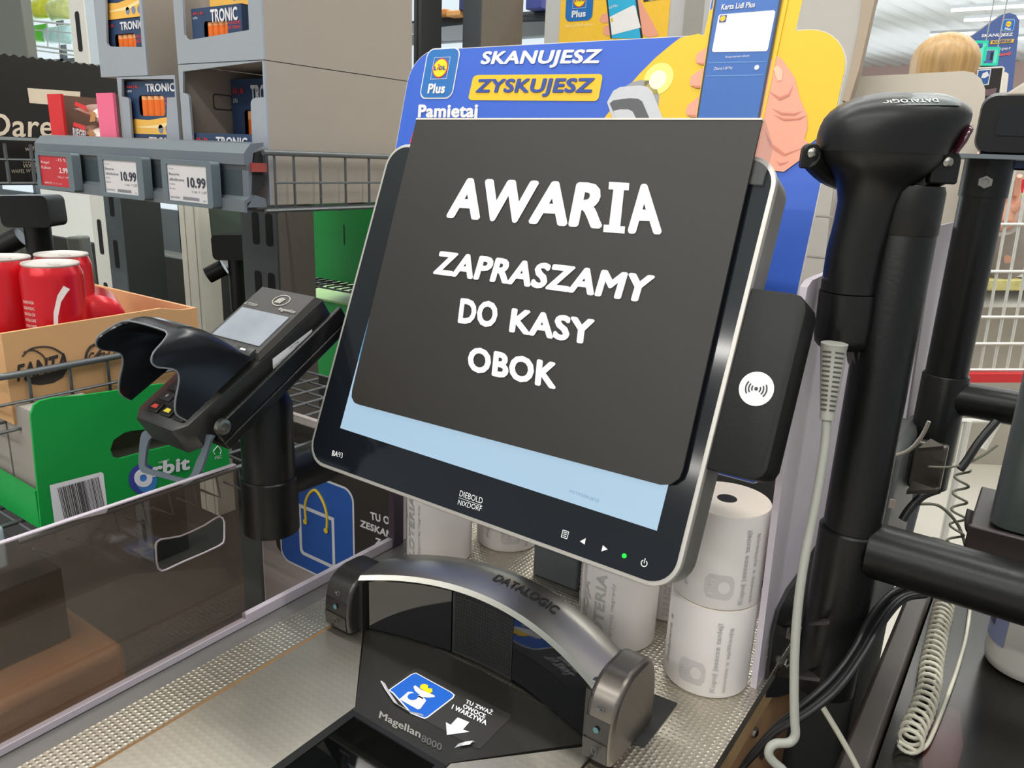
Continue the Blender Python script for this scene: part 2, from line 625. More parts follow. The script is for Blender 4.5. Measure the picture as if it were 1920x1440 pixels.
b = MB().m(M_MIR).hull([[(-0.366, 0.235, 0.80), (-0.338, 0.235, 0.80), (-0.338, 0.30, 0.845), (-0.366, 0.30, 0.845)], [(-0.366, 0.237, 0.798), (-0.338, 0.237, 0.798), (-0.338, 0.302, 0.843), (-0.366, 0.302, 0.843)]])
b.build('mirror', scan, sm=0)
b = MB().m(mat('laser_block', (120, 112, 104), 0.4)).box(-0.355, 0.315, 0.82, -0.343, 0.325, 0.838)
b.m(mat('laser_dot', (255, 40, 40), 0.3, emit=3.0)).lathe((-0.351, 0.319, 0.838), [(0.0012, 0), (0.0012, 0.0006), (0.0, 0.0008)], 10)
b.build('laser_block', scan)

def hood_panel(x0, x1, m_, name, dy=0.0, n=10, z0=0.868, dz=0.0):
    b = MB().m(m_)
    xs = [x0 + (x1 - x0) * i / n for i in range(n + 1)]
    front = [[(x, arc_y(x) + dy, z0) for x in xs], [(x, arc_y(x) + dy, arc_z(x) - dz) for x in xs]]
    back = [[(x, arc_y(x) + dy + 0.003, arc_z(x) - dz) for x in xs], [(x, arc_y(x) + dy + 0.003, z0) for x in xs]]
    b.grid(front + back + [front[0]])
    return b
b = hood_panel(-0.4475, -0.2155, M_DECK, 'hood', 0.004, 24)
xs = [-0.4475 + 0.232 * i / 24 for i in range(25)]
b.grid([[(x, arc_y(x) + 0.007, arc_z(x) - 0.002) for x in xs], [(x, arc_y(x) + 0.046, arc_z(x) - 0.002) for x in xs], [(x, arc_y(x) + 0.050, 0.868) for x in xs]])
b.box(-0.4490, 0.428, 0.866, -0.4445, 0.476, 0.917).box(-0.2185, 0.428, 0.866, -0.2140, 0.476, 0.917)
b.build('hood_body', scan)
hood_panel(-0.4425, -0.3640, M_SMOKE, 'w', 0.0, 10, 0.869, 0.001).build('window', scan)
hood_panel(-0.3000, -0.2190, M_SMOKE, 'w', 0.0, 10, 0.869, 0.001).build('window', scan)
gm = mat('speaker_mesh', (34, 34, 33), 0.55)
b = hood_panel(-0.3630, -0.3010, gm, 'g', 0.0005, 8, 0.869, 0.001)
b.m(mat('speaker_hole', (6, 6, 6), 0.9))
for i in range(22):
    for j in range(17):
        x = -0.3605 + i * 0.0027
        z = 0.8725 + j * 0.0033
        if z < arc_z(x) - 0.006:
            y = arc_y(x) - 0.0002
            b.add([(x, y, z), (x + 0.0015, y, z), (x + 0.0015, y, z + 0.0018), (x, y, z + 0.0018)], [(0, 1, 2, 3)])
b.build('speaker_grille', scan)
# steel lid
b = MB()
xs = [-0.4495 + 0.236 * i / 28 for i in range(29)]
b.m(M_CHR)
lip = [[(x, arc_y(x) - 0.001, arc_z(x) - 0.004) for x in xs], [(x, arc_y(x) - 0.0035, arc_z(x) - 0.001) for x in xs], [(x, arc_y(x) - 0.001, arc_z(x) + 0.0030) for x in xs]]
b.grid(lip)
b.m(M_LID)
b.grid([lip[2], [(x, arc_y(x) + 0.006, arc_z(x) + 0.0045) for x in xs], [(x, arc_y(x) + 0.026, arc_z(x) + 0.006) for x in xs], [(x, arc_y(x) + 0.042, arc_z(x) + 0.0045) for x in xs], [(x, arc_y(x) + 0.048, arc_z(x) - 0.002) for x in xs], [(x, arc_y(x) + 0.052, 0.868) for x in xs]])
b.m(mat('embossed_word', (92, 90, 86), 0.35, 0.8))
def lid_pt(u, v, h):
    x = -0.338 + 0.066 * u
    d = 0.019 + 0.010 * v
    return (x, arc_y(x) + d, arc_z(x) + 0.0062 + h)
b.textf('DATALOGIC', lid_pt, 0.02)
b.m(M_CHR)
for xe in (-0.2160,):
    b.hull([[(xe, arc_y(xe) - 0.0035, arc_z(xe) - 0.004), (xe + 0.0028, arc_y(xe) - 0.0035, arc_z(xe) - 0.004), (xe + 0.0028, arc_y(xe) - 0.001, arc_z(xe) + 0.0036), (xe, arc_y(xe) - 0.001, arc_z(xe) + 0.0036)],
            [(xe, arc_y(xe) + 0.042, arc_z(xe) - 0.004), (xe + 0.0028, arc_y(xe) + 0.042, arc_z(xe) - 0.004), (xe + 0.0028, arc_y(xe) + 0.042, arc_z(xe) + 0.0052), (xe, arc_y(xe) + 0.042, arc_z(xe) + 0.0052)]])
b.build('hood_lid', scan, sm=50)
# end caps with their buttons
def cap(name, x0, x1, m_body, zk, yk):
    F = XF(x1)
    prof = smooth([(0.452, 0.866), (0.424, 0.867), (0.4165, 0.872), (0.415, 0.886), (0.4175, 0.902), (0.424, 0.9135), (0.438, 0.9205), (0.454, 0.9215), (0.474, 0.9195), (0.486, 0.908), (0.491, 0.885), (0.490, 0.866)], 4)
    prof = [(0.415 + (y - 0.415) * yk, 0.866 + (z - 0.866) * zk) for y, z in prof]
    b = MB().m(m_body).prism(F, prof, x0 - x1, 0.0)
    return b.build(name, scan, bevel=0.004, seg=3)
cl = cap('end_cap', -0.4800, -0.4490, M_CAP, 0.98, 0.8)
cr = cap('end_cap', -0.2125, -0.1890, M_CAPG, 1.20, 0.95)
lab(cr, 'metallic grey right end cap')
for (c_, x0, x1, zk) in ((cl, -0.4775, -0.4515, 0.98), (cr, -0.2110, -0.1920, 1.20)):
    for k, (z0, z1) in enumerate(((0.872, 0.8855), (0.8865, 0.8995), (0.9005, 0.911))):
        b = MB().m(mat('button_face_black', (26, 25, 25), 0.25))
        z0, z1 = 0.866 + (z0 - 0.866) * zk, 0.866 + (z1 - 0.866) * zk
        y = (0.4158, 0.4158, 0.4185)[k]
        y2 = (0.4150, 0.4175, 0.4228)[k]
        b.hull([[(x0, y - 0.0012, z0), (x1, y - 0.0012, z0), (x1, y2 - 0.0012, z1), (x0, y2 - 0.0012, z1)], [(x0, y + 0.004, z0), (x1, y + 0.004, z0), (x1, y2 + 0.004, z1), (x0, y2 + 0.004, z1)]])
        b.m(M_BTNT if k == 1 else M_BTN)
        FF = Fr(((x0 + x1) / 2, y - 0.0014, (z0 + z1) / 2), (1, 0, 0), (0, y2 - y, z1 - z0))
        if k == 0:
            b.plate(FF, [rrect(-0.002, -0.003, 0.002, 0.003, 0.0006), rrect(-0.0014, -0.0024, 0.0014, 0.0024, 0.0004)], 0.0, 0.0005)
        elif k == 1:
            b.flat(FF, circ(0, 0, 0.0022, 16), 0.0003)
        else:
            b.flat(FF, [(-0.0024, -0.0007), (-0.001, -0.0007), (0.0007, -0.002), (0.0007, 0.002), (-0.001, 0.0007), (-0.0024, 0.0007)], 0.0003)
            b.plate(FF, [circ(0.0014, 0, 0.0020, 14), circ(0.0014, 0, 0.0015, 14)], 0.0, 0.0004)
        b.build('button', c_)
# sticker on the deck
F = ZF(ZC)
M_SBLUE = mat('sticker_blue', (22, 92, 190), 0.4, noise=0.06)
b = MB().m(mat('sticker_film', (52, 50, 48), 0.3))
b.flat(F, F.poly([(728, 1290), (776, 1254), (784, 1252), (958, 1340), (956, 1347), (900, 1404), (890, 1402), (796, 1350)], 0.0025), 0.0025)
bl = F.poly([(736, 1300), (728, 1294), (771, 1264), (780, 1261), (846, 1297), (853, 1303), (850, 1309), (803, 1345), (796, 1348), (770, 1338)], 0.0028)
b.m(M_WHITE).flat(F, bl, 0.0028)
b.m(M_SBLUE).flat(F, inset(bl if sum(bl[i][0] * bl[(i + 1) % len(bl)][1] - bl[(i + 1) % len(bl)][0] * bl[i][1] for i in range(len(bl))) > 0 else bl[::-1], 0.0011), 0.0030)
def sp(pts, m_, n):
    b.m(m_).flat(F, F.poly(pts, n), n)
sp([(749, 1311), (765, 1297), (772, 1297), (797, 1310), (799, 1314), (788, 1329), (783, 1330)], M_WHITE, 0.0033)
sp([(775, 1287), (779, 1285), (789, 1293), (801, 1298), (815, 1304), (815, 1307), (803, 1308), (795, 1307), (793, 1311), (783, 1306), (787, 1303), (778, 1295)], M_WHITE, 0.0033)
MY = mat('sticker_yellow', (250, 205, 10), 0.5)
sp([(787, 1290), (789, 1284), (796, 1282), (803, 1285), (802, 1290), (810, 1291), (811, 1297), (806, 1300), (797, 1296)], MY, 0.0035)
b.m(M_SBLUE).flat(F, [(F.uv(774, 1313)[0] + 0.0042 * cos(a), F.uv(774, 1313)[1] + 0.0042 * sin(a)) for a in [2 * pi * i / 16 for i in range(16)]], 0.0036)
b.m(M_WHITE)
b.text(F, 'TU ZWAŻ', (872, 1318.5), (922, 1341), (876, 1309), 0.0030, 0.04)
b.text(F, 'OWOCE', (867, 1327.6), (909, 1348), (870, 1319.5), 0.0030, 0.04)
b.text(F, 'I WARZYWA', (846, 1329), (911, 1360.5), (850, 1320.5), 0.0030, 0.04)
sp([(838, 1378), (836, 1354), (845, 1359), (858, 1345), (880, 1354), (868, 1368), (881, 1372)], M_WHITE, 0.0030)
# torn, curled rim
cu = F.poly([(722, 1281), (730, 1296), (748, 1322), (775, 1338), (797, 1343)], 0.003)
b.grid([[F.p(u, v, 0.0028) for u, v in cu], [F.p(u - 0.0022, v - 0.0016, 0.0052) for u, v in cu], [F.p(u - 0.0040, v - 0.0012, 0.0040) for u, v in cu]])
cu = F.poly([(864, 1397), (876, 1393), (892, 1391)], 0.003)
b.grid([[F.p(u, v, 0.0028) for u, v in cu], [F.p(u, v - 0.003, 0.0062) for u, v in cu], [F.p(u - 0.001, v - 0.006, 0.0042) for u, v in cu]])
b.build('weighing_sticker', scan, sm=0)
lab(scan.children[-1], 'blue sticker with a white kitchen scale, TU ZWAŻ OWOCE I WARZYWA and an arrow')
b = MB().m(mat('rubber_mat', (46, 46, 46), 0.7)).prism(ZF(ZC), ZF(ZC).poly([(1206, 1296), (1270, 1321), (1210, 1400), (1176, 1395)]), 0.0003, 0.0016)
b.build('side_flap', scan)

# ================================================================== TOUCH MONITOR
MON = Fr((-0.4891, 0.4495, 1.28 - 0.2355), (1, 0, 0), (0, 0.37, 0.929))
M_BEZEL = mat('bezel_glass', (20, 23, 28), 0.09, spec=0.45, noise=0.1, scale=20)
M_SILVER = mat('monitor_silver', (186, 182, 176), 0.36, 0.4, noise=0.03)
M_SIDE = mat('monitor_side_grey', (120, 118, 114), 0.42, 0.3)
M_LCD = mat('lit_screen', (184, 216, 240), 0.3, noise=0.015, scale=3, emit=0.76)
mon = thing('touch_monitor', (-0.36, 0.60, ZC), 'tilted touch monitor with silver rim and light blue screen', 'monitor')
b = MB().m(M_SIDE).prism(MON, rrect(-0.0304, -0.0370, 0.3250, 0.2608, 0.021, 8), -0.030, -0.001)
b.m(M_SILVER).prism(MON, rrect(-0.0310, -0.0376, 0.3256, 0.2614, 0.0215, 8), -0.0035, 0.0016, 0.0012)
b.build('housing', mon)
b = MB().m(M_BEZEL).prism(MON, rrect(-0.0278, -0.0344, 0.3224, 0.2582, 0.0185, 8), 0.0, 0.0020)
b.m(mat('bezel_print', (214, 216, 216), 0.5))
N2 = 0.0023
b.text(MON, 'BA', (622, 854), (633, 857), (624, 844), N2, 0.03)
b.text(MON, '93', (634, 857), (642, 859), (635, 847), N2)
b.text(MON, 'DIEBOLD', (861, 930), (904, 945), (863, 919), N2)
b.text(MON, 'NIXDORF', (858, 946), (902, 959), (860, 936.5), N2)
b.flat(MON, MON.poly([(860, 932.6), (904, 947.6), (904, 948.4), (860, 933.4)], N2), N2)
b.flat(MON, MON.poly([(1090, 1015), (1101, 1009), (1099, 1021)]), N2)
b.flat(MON, MON.poly([(1133, 1022), (1142, 1030), (1130, 1034)]), N2)
u, v = MON.uv(1062, 1002)
b.plate(MON, [rrect(u - 0.0026, v - 0.0028, u + 0.0026, v + 0.0028, 0.0004), rrect(u - 0.0021, v - 0.0023, u + 0.0021, v + 0.0023, 0.0003)], N2 - 0.0003, N2)
for k in range(3):
    b.flat(MON, [(u - 0.0015, v - 0.0015 + k * 0.0013), (u + 0.0014, v - 0.0015 + k * 0.0013), (u + 0.0014, v - 0.0010 + k * 0.0013), (u - 0.0015, v - 0.0010 + k * 0.0013)], N2)
u, v = MON.uv(1210, 1056)
ring = [(u + 0.0024 * cos(a), v + 0.0024 * sin(a)) for a in [rad(120 + 300 * i / 20) for i in range(21)]]
rin = [(u + 0.0018 * cos(a), v + 0.0018 * sin(a)) for a in [rad(120 + 300 * i / 20) for i in range(21)]][::-1]
b.plate(MON, [ring + rin], N2 - 0.0003, N2)
b.flat(MON, [(u - 0.0003, v), (u + 0.0003, v), (u + 0.0003, v + 0.0034), (u - 0.0003, v + 0.0034)], N2)
b.build('bezel', mon)
b = MB().m(M_LCD).prism(MON, [(0, 0), (0.304, -0.0008), (0.304, 0.228), (0, 0.228)], 0.0005, 0.0022)
b.m(mat('screen_text', (140, 186, 222), 0.4, emit=0.55)).text(MON, 'POTRZEBUJESZ', (1068, 925), (1123, 944), (1069, 918), 0.0026)
b.m(mat('screen_edge_blue', (110, 190, 245), 0.3, emit=0.7)).flat(MON, [(0.0, 0.062), (0.0030, 0.062), (0.0030, 0.192), (0.0, 0.192)], 0.0025)
sc = b.build('screen', mon)
b = MB().m(mat('power_led', (20, 235, 60), 0.3, emit=1.6))
u, v = MON.uv(1173, 1042)
b.prism(MON, circ(u, v, 0.0016, 14), 0.002, 0.0028)
b.build('power_light', mon)
b = MB().m(mat('stand_grey', (84, 88, 94), 0.5))
b.box(-0.385, 0.612, ZC, -0.332, 0.640, 1.11)
b.hull([[MON.p(0.10, 0.06, -0.03), MON.p(0.16, 0.06, -0.03), MON.p(0.16, 0.16, -0.03), MON.p(0.10, 0.16, -0.03)], [(-0.385, 0.613, 1.05), (-0.332, 0.613, 1.05), (-0.332, 0.613, 1.11), (-0.385, 0.613, 1.11)]])
b.build('stand', mon, bevel=0.002)
# contactless reader clipped to the right side
b = MB().m(M_BLACKM)
rr = [(0.326, 0.0475), (0.352, 0.0475), (0.358, 0.0485), (0.3625, 0.0515), (0.3645, 0.057), (0.3640, 0.161), (0.3622, 0.1665), (0.3580, 0.1700), (0.352, 0.171), (0.326, 0.171)]
b.prism(MON, rr, -0.030, 0.0015, 0.002)
rd = b.build('card_reader', mon, sm=40)
lab(rd, 'black contactless reader block')
b = MB().m(M_WHITE)
u, v = MON.uv(1418, 729, 0.002)
b.prism(MON, circ(u, v, 0.0112, 32), 0.0014, 0.0021)
b.m(mat('badge_ink', (40, 38, 38), 0.5))
b.flat(MON, circ(u, v, 0.0012, 12), 0.0024)
for s_ in (1, -1):
    for k, r_ in enumerate((0.0032, 0.0052, 0.0072)):
        a0, a1 = (-38, 38)
        o_ = [(u + s_ * r_ * cos(rad(a)), v + r_ * sin(rad(a))) for a in range(a0, a1 + 1, 8)]
        i_ = [(u + s_ * (r_ - 0.0009) * cos(rad(a)), v + (r_ - 0.0009) * sin(rad(a))) for a in range(a0, a1 + 1, 8)][::-1]
        b.flat(MON, o_ + i_, 0.0024)
b.build('contactless_badge', rd)

# ------------------------------------------------------------------ the out-of-order plate leaning on the monitor
M_PLATE = mat('sign_black', (32, 28, 24), 0.46, spec=0.42, noise=0.06, scale=120)
sign = thing('outage_sign', MON.p(0.15, 0.028, 0.006), 'black AWARIA notice plate with white lettering covering the monitor screen', 'sign')
NS = 0.008
c0 = MON.uv(780, 227, NS); c1 = MON.uv(1427, 228, NS)
bl = MON.uv(661, 752, NS); br = MON.uv(1271, 915, NS)
pl = rrect(0, 0, 1, 1, 0)
b = MB().m(M_PLATE)
L, R_, B_, T_ = -0.0010, 0.3078, 0.0272, 0.2828
L0 = 0.0065
rb = 0.010
pts = [(L0 + rb, B_ - 0.001), (L0 + 0.3, B_ + 0.002)]
poly = [(0.0078, 0.0352), (0.0093, 0.0292), (0.0140, 0.0253), (0.0195, 0.0247), (0.3005, 0.0296), (0.3075, 0.0318), (0.3122, 0.0370), (0.3131, 0.0430), (0.3076, 0.2835), (-0.0012, 0.2812)]
b.prism(MON, poly, NS - 0.0024, NS)
b.m(M_WHITE)
n = NS + 0.0004
b.text(MON, 'AWAR', (836, 409), (1128, 430), (852, 333), n, 0.045)
b.text(MON, 'A', (1177, 438), (1241, 440), (1177, 345), n, 0.045)
for pts in ([(1142, 341), (1180, 343), (1179, 357), (1170, 356.5), (1163, 424), (1172, 424.5), (1171, 438), (1131, 435), (1132, 421), (1142, 421.5), (1150, 355.5), (1141, 355)],):
    b.flat(MON, MON.poly(pts, n), n)
b.text(MON, 'ZAPRASZAMY', (811, 514), (1214, 569), (824, 470), n, 0.045)
b.text(MON, 'DO', (858, 606), (930, 616), (864, 558), n, 0.045)
b.text(MON, 'KASY', (954, 623), (1110, 648), (960, 577), n, 0.045)
b.text(MON, 'OBOK', (875, 695), (1042, 731), (880, 648), n, 0.045)
b.build('plate', sign, sm=0)
b = MB().m(mat('sleeve_top_edge', (214, 200, 190), 0.3)).prism(MON, [(-0.0014, 0.2812), (0.3078, 0.2835), (0.3078, 0.2848), (-0.0014, 0.2825)], NS - 0.0034, NS + 0.0004)
b.build('bright_edge', sign)
b = MB().m(sheer('clear_sleeve', (238, 236, 236), 0.05, 0.03, (220, 210, 210))).prism(MON, [(0.306, 0.240), (0.3175, 0.240), (0.3185, 0.262), (0.3165, 0.270), (0.309, 0.2845), (0.306, 0.2845)], NS - 0.004, NS - 0.0028)
b.build('clear_sleeve', sign, sm=0)

# ================================================================== PROMOTION BOARD BEHIND THE MONITOR
tb = rad(15)
BRD = Fr((-0.62, 0.60, 1.0), (1, 0, 0), (0, sin(tb), cos(tb)))
M_BLUE = mat('board_blue', (44, 92, 196), 0.5, noise=0.04, scale=300)
M_YEL = mat('board_yellow', (232, 188, 22), 0.5, noise=0.02)
M_NAVY = mat('lettering_navy', (36, 66, 150), 0.5)
M_RED = mat('board_red', (226, 30, 40), 0.5)
M_EDGE = mat('card_edge', (214, 210, 204), 0.8)
brd = thing('promotion_board', (-0.40, 0.70, ZC), 'blue and yellow SKANUJESZ ZYSKUJESZ cardboard promotion board behind the monitor', 'promotion board')
top = 0.4045
outl = rrect(-0.0185, 0.03, 0.4515, top, (0.004, 0.004, 0.036, 0.036), 8)
i0 = max(range(len(outl)), key=lambda i: (outl[i][1] > top - 1e-6, outl[i][0]))
i_end = [i for i in range(len(outl)) if outl[i][1] > top - 1e-6 and outl[i][0] > 0.2][0]
tabp = [(0.405, top), (0.4065, 0.47), (0.3245, 0.47), (0.326, top)]
outl = outl[:i_end + 1] + tabp + outl[i_end + 1:]
b = MB().m(M_EDGE).prism(BRD, outl, -0.004, -0.0003)
b.m(M_BLUE).flat(BRD, inset(outl, 0.0008), 0.0)
# yellow field
def fl(pts, m_, n):
    b.m(m_).flat(BRD, BRD.poly(pts, n), n)
yel = [(1133, 222)] + [(1150, 200), (1172, 170), (1200, 138), (1230, 108), (1260, 83), (1276, 71), (1310, 63.5)]
yu = BRD.poly(yel) + [(0.326, top - 0.001), (0.326, 0.415)]
yu = BRD.poly([(1120, 240)] + yel) + [(0.3255, top - 0.001), (0.3262, 0.425), (0.3378, 0.4365), (0.392, 0.4365), (0.4058, 0.4325), (0.4052, top - 0.001)]
i1 = [i for i, q in enumerate(outl) if q == (0.405, top)][0]
corner = [q for q in rrect(-0.0177, 0.0308, 0.4507, top - 0.0008, (0.004, 0.004, 0.035, 0.035), 8) if q[0] > 0.41 and q[1] > 0.3][::-1]
yu += corner + [(0.4507, 0.325), (0.43, 0.305), (0.39, 0.30), (0.25, 0.30)]
b.m(M_YEL).flat(BRD, yu, 0.0004)
# heading
b.m(M_WHITE)
b.text(BRD, 'SKANUJESZ', (898, 128), (1120, 127), (907, 96), 0.0005, 0.04)
tagp = BRD.poly([(879, 182), (880, 186), (884, 188), (1115, 190), (1120, 188), (1123, 184), (1130, 147), (1129, 141), (1124, 139), (896, 141), (890, 143), (887, 147)])
b.m(M_YEL).flat(BRD, tagp, 0.0005)
b.m(M_NAVY).text(BRD, 'ZYSKUJESZ', (889, 181), (1107, 182), (897, 148), 0.0009, 0.04)
b.m(M_WHITE).text(BRD, 'Pamietaj', (783, 228), (895, 228), (785, 196), 0.0005, 0.045)
fl([(768, 268), (779, 234), (783, 230), (800, 230), (800, 270)], M_RED, 0.0005)
q = BRD.uv(786, 252)
b.m(M_YEL).flat(BRD, circ(q[0], q[1], 0.008, 20), 0.0008)
# app badge, repeated at any size
def badge(F, u0, v0, w, h, n, b, plus=True, border=True):
    b.m(M_WHITE)
    if border:
        b.flat(F, rrect(u0, v0, u0 + w, v0 + h, w * 0.2, 6), n)
    g = w * 0.03 if border else 0
    b.m(mat('badge_blue', (16, 104, 178), 0.45)).flat(F, rrect(u0 + g, v0 + g, u0 + w - g, v0 + h - g, w * 0.18, 6), n + 0.0003)
    c = (u0 + w * 0.5, v0 + h * 0.60)
    r = w * 0.225
    b.m(M_WHITE).plate(F, [[(c[0] - r * 1.08, c[1] - r * 1.12), (c[0] + r * 1.08, c[1] - r * 1.12), (c[0] + r * 1.08, c[1] + r * 1.12), (c[0] - r * 1.08, c[1] + r * 1.12)], [(c[0] - r * 1.04, c[1] - r * 1.08), (c[0] + r * 1.04, c[1] - r * 1.08), (c[0] + r * 1.04, c[1] + r * 1.08), (c[0] - r * 1.04, c[1] + r * 1.08)]], n + 0.0003, n + 0.0006)
    b.m(M_RED).flat(F, circ(c[0], c[1], r, 28), n + 0.0006)
    b.m(mat('logo_yellow', (252, 214, 10), 0.5)).flat(F, circ(c[0], c[1], r * 0.90, 28), n + 0.0009)
    k = r * 0.8
    b.m(M_NAVY)
    def T(t, x0, x1):
        b.text(F, t, (c[0] + x0 * k, c[1] - 0.26 * k), (c[0] + x1 * k, c[1] - 0.26 * k), (c[0] + x0 * k, c[1] + 0.26 * k), n + 0.0012, 0.04, px=False)
    T('L', -1.0, -0.55); T('D', -0.12, 0.42); T('L', 0.5, 1.0)
    b.m(M_RED)
    b.flat(F, [(c[0] - 0.48 * k, c[1] - 0.06 * k), (c[0] - 0.33 * k, c[1] - 0.30 * k), (c[0] - 0.18 * k, c[1] - 0.06 * k), (c[0] - 0.33 * k, c[1] + 0.2 * k)], n + 0.0012)
    b.flat(F, circ(c[0] - 0.30 * k, c[1] + 0.38 * k, 0.13 * k, 10), n + 0.0012)
    if plus:
        b.m(M_WHITE)
        b.text(F, 'Plus', (u0 + w * 0.24, v0 + h * 0.10), (u0 + w * 0.76, v0 + h * 0.10), (u0 + w * 0.24, v0 + h * 0.30), n + 0.0006, 0.045, px=False)
p0 = BRD.uv(786, 186); p1 = BRD.uv(871, 88)
badge(BRD, p0[0], p0[1], p1[0] - p0[0] - 0.004, p1[1] - p0[1], 0.0005, b)
# printed hand scanner
G1 = mat('print_light_grey', (196, 197, 200), 0.5); G2 = mat('print_dark_grey', (84, 84, 88), 0.5); G3 = mat('print_mid_grey', (150, 150, 153), 0.5)
fl([(1171, 163), (1183, 155), (1200, 150), (1220, 151), (1229, 158), (1236, 180), (1234, 205), (1200, 175)], G3, 0.0006)
fl([(1138, 192), (1150, 170), (1163, 163), (1200, 160), (1215, 163), (1223, 172), (1247, 232), (1152, 232)], G1, 0.0008)
fl([(1143, 194), (1150, 188), (1180, 184), (1196, 185), (1204, 190), (1222, 232), (1160, 232)], G2, 0.0010)
fl([(1150, 208), (1162, 205), (1178, 205), (1186, 209), (1198, 232), (1158, 232)], G1, 0.0012)
b.m(mat('print_glare', (253, 246, 205), 0.5)).flat(BRD, circ(*BRD.uv(1234, 150), 0.0085, 20), 0.0007)
b.m(mat('print_glare_outer', (249, 226, 120), 0.5)).flat(BRD, circ(*BRD.uv(1235, 148), 0.0145, 24), 0.0006)
# printed hand holding a phone
SK = mat('print_skin', (232, 158, 132), 0.5, noise=0.05, scale=40); SK2 = mat('print_skin_shade', (206, 122, 98), 0.5); SK3 = mat('print_skin_light', (244, 186, 162), 0.5)
fl([(1409, 150), (1440, 120), (1455, 103), (1467, 112), (1490, 145), (1500, 185), (1513, 215), (1514, 240), (1508, 262), (1522, 272), (1524, 285), (1500, 300), (1470, 322), (1430, 318), (1395, 330), (1385, 250)], SK, 0.0010)
fl([(1450, 128), (1459, 122), (1468, 134), (1466, 150), (1458, 152)], SK3, 0.0013)
for pts in ([(1447, 203), (1465, 215), (1490, 216), (1505, 208), (1490, 212), (1466, 211)], [(1448, 214), (1470, 226), (1500, 224), (1512, 216), (1494, 222), (1470, 222)], [(1440, 170), (1462, 188), (1480, 180), (1487, 160), (1478, 176), (1462, 182)], [(1432, 240), (1444, 275), (1470, 292), (1508, 276), (1472, 288), (1448, 270)], [(1455, 300), (1462, 310), (1480, 303), (1462, 306)]):
    fl(pts, SK2, 0.0013)
for cx, cy, w, h in ((1316, 108, 12, 22), (1306, 150, 13, 24), (1298, 205, 12, 24)):
    fl([(cx - w, cy + 4), (cx - w + 3, cy - 8), (cx, cy - h * 0.6), (cx + w, cy - h), (cx + w, cy + h * 0.6), (cx - 2, cy + h * 0.6), (cx - w + 2, cy + h * 0.45)], SK, 0.0010)
    fl([(cx - w + 3, cy + h * 0.42), (cx + w, cy + h * 0.45), (cx + w, cy + h * 0.62), (cx - 2, cy + h * 0.62)], SK2, 0.0012)
fl([(1344, -40), (1302, 240), (1417, 240), (1476, -40)], M_YEL, 0.0014)
fl([(1478, -40), (1424, 240), (1428, 240), (1486, -40)], M_YEL, 0.0013)
PB = mat('phone_screen_print', (24, 92, 172), 0.35)
fl([(1346, -40), (1303, 240), (1306, 240), (1350, -40)], mat('phone_edge_print', (32, 34, 40), 0.4), 0.0016)
fl([(1468, -40), (1417, 240), (1421, 240), (1474, -40)], mat('phone_edge_print', (32, 34, 40), 0.4), 0.0017)
fl([(1350, -40), (1306, 240), (1417, 240), (1469, -40)], PB, 0.0016)
fl([(1338, 98), (1335, 95), (1347, 30), (1350, 27), (1451, 19), (1454, 22), (1440, 92), (1437, 96)], M_WHITE, 0.0019)
b.m(M_WHITE).text(BRD, 'Karta Lidl Plus', (1352, 19), (1415, 14), (1354, 8), 0.0019, 0.03)
b.text(BRD, 'Zbieraj Lidl Pay', (1338, 133), (1373, 131), (1339, 126), 0.0019)
b.text(BRD, 'Rozpoczynasz zakupy', (1360, 110), (1405, 107), (1361, 105), 0.0019)
for (xa, ya, xb, yb) in ((1328, 117, 1435, 115), (1322, 142, 1432, 140)):
    fl([(xa, ya), (xb, yb), (xb, yb + 1), (xa, ya + 1)], mat('phone_rule', (120, 170, 215), 0.5), 0.0019)
b.m(M_WHITE).flat(BRD, circ(*BRD.uv(1420, 128), 0.0021, 14), 0.0019)
q = BRD.uv(1357, 37)
b.m(M_NAVY).flat(BRD, [(q[0] - 0.003, q[1] - 0.003), (q[0] + 0.003, q[1] - 0.003), (q[0] + 0.003, q[1] + 0.003), (q[0] - 0.003, q[1] + 0.003)], 0.0022)
b.m(M_YEL).flat(BRD, circ(q[0], q[1], 0.0025, 14), 0.0025)
b.build('printed_card', brd, sm=0)
b = MB().m(M_DKGREY)
for u in (0.08, 0.295):
    q = BRD.p(u, 0.06, -0.004)
    b.box(q.x - 0.012, q.y, ZC, q.x + 0.012, q.y + 0.006, q.z + 0.12)
    b.box(q.x - 0.012, q.y + 0.005, ZC, q.x + 0.012, q.y + 0.05, ZC + 0.004)
b.build('support_strip', brd)

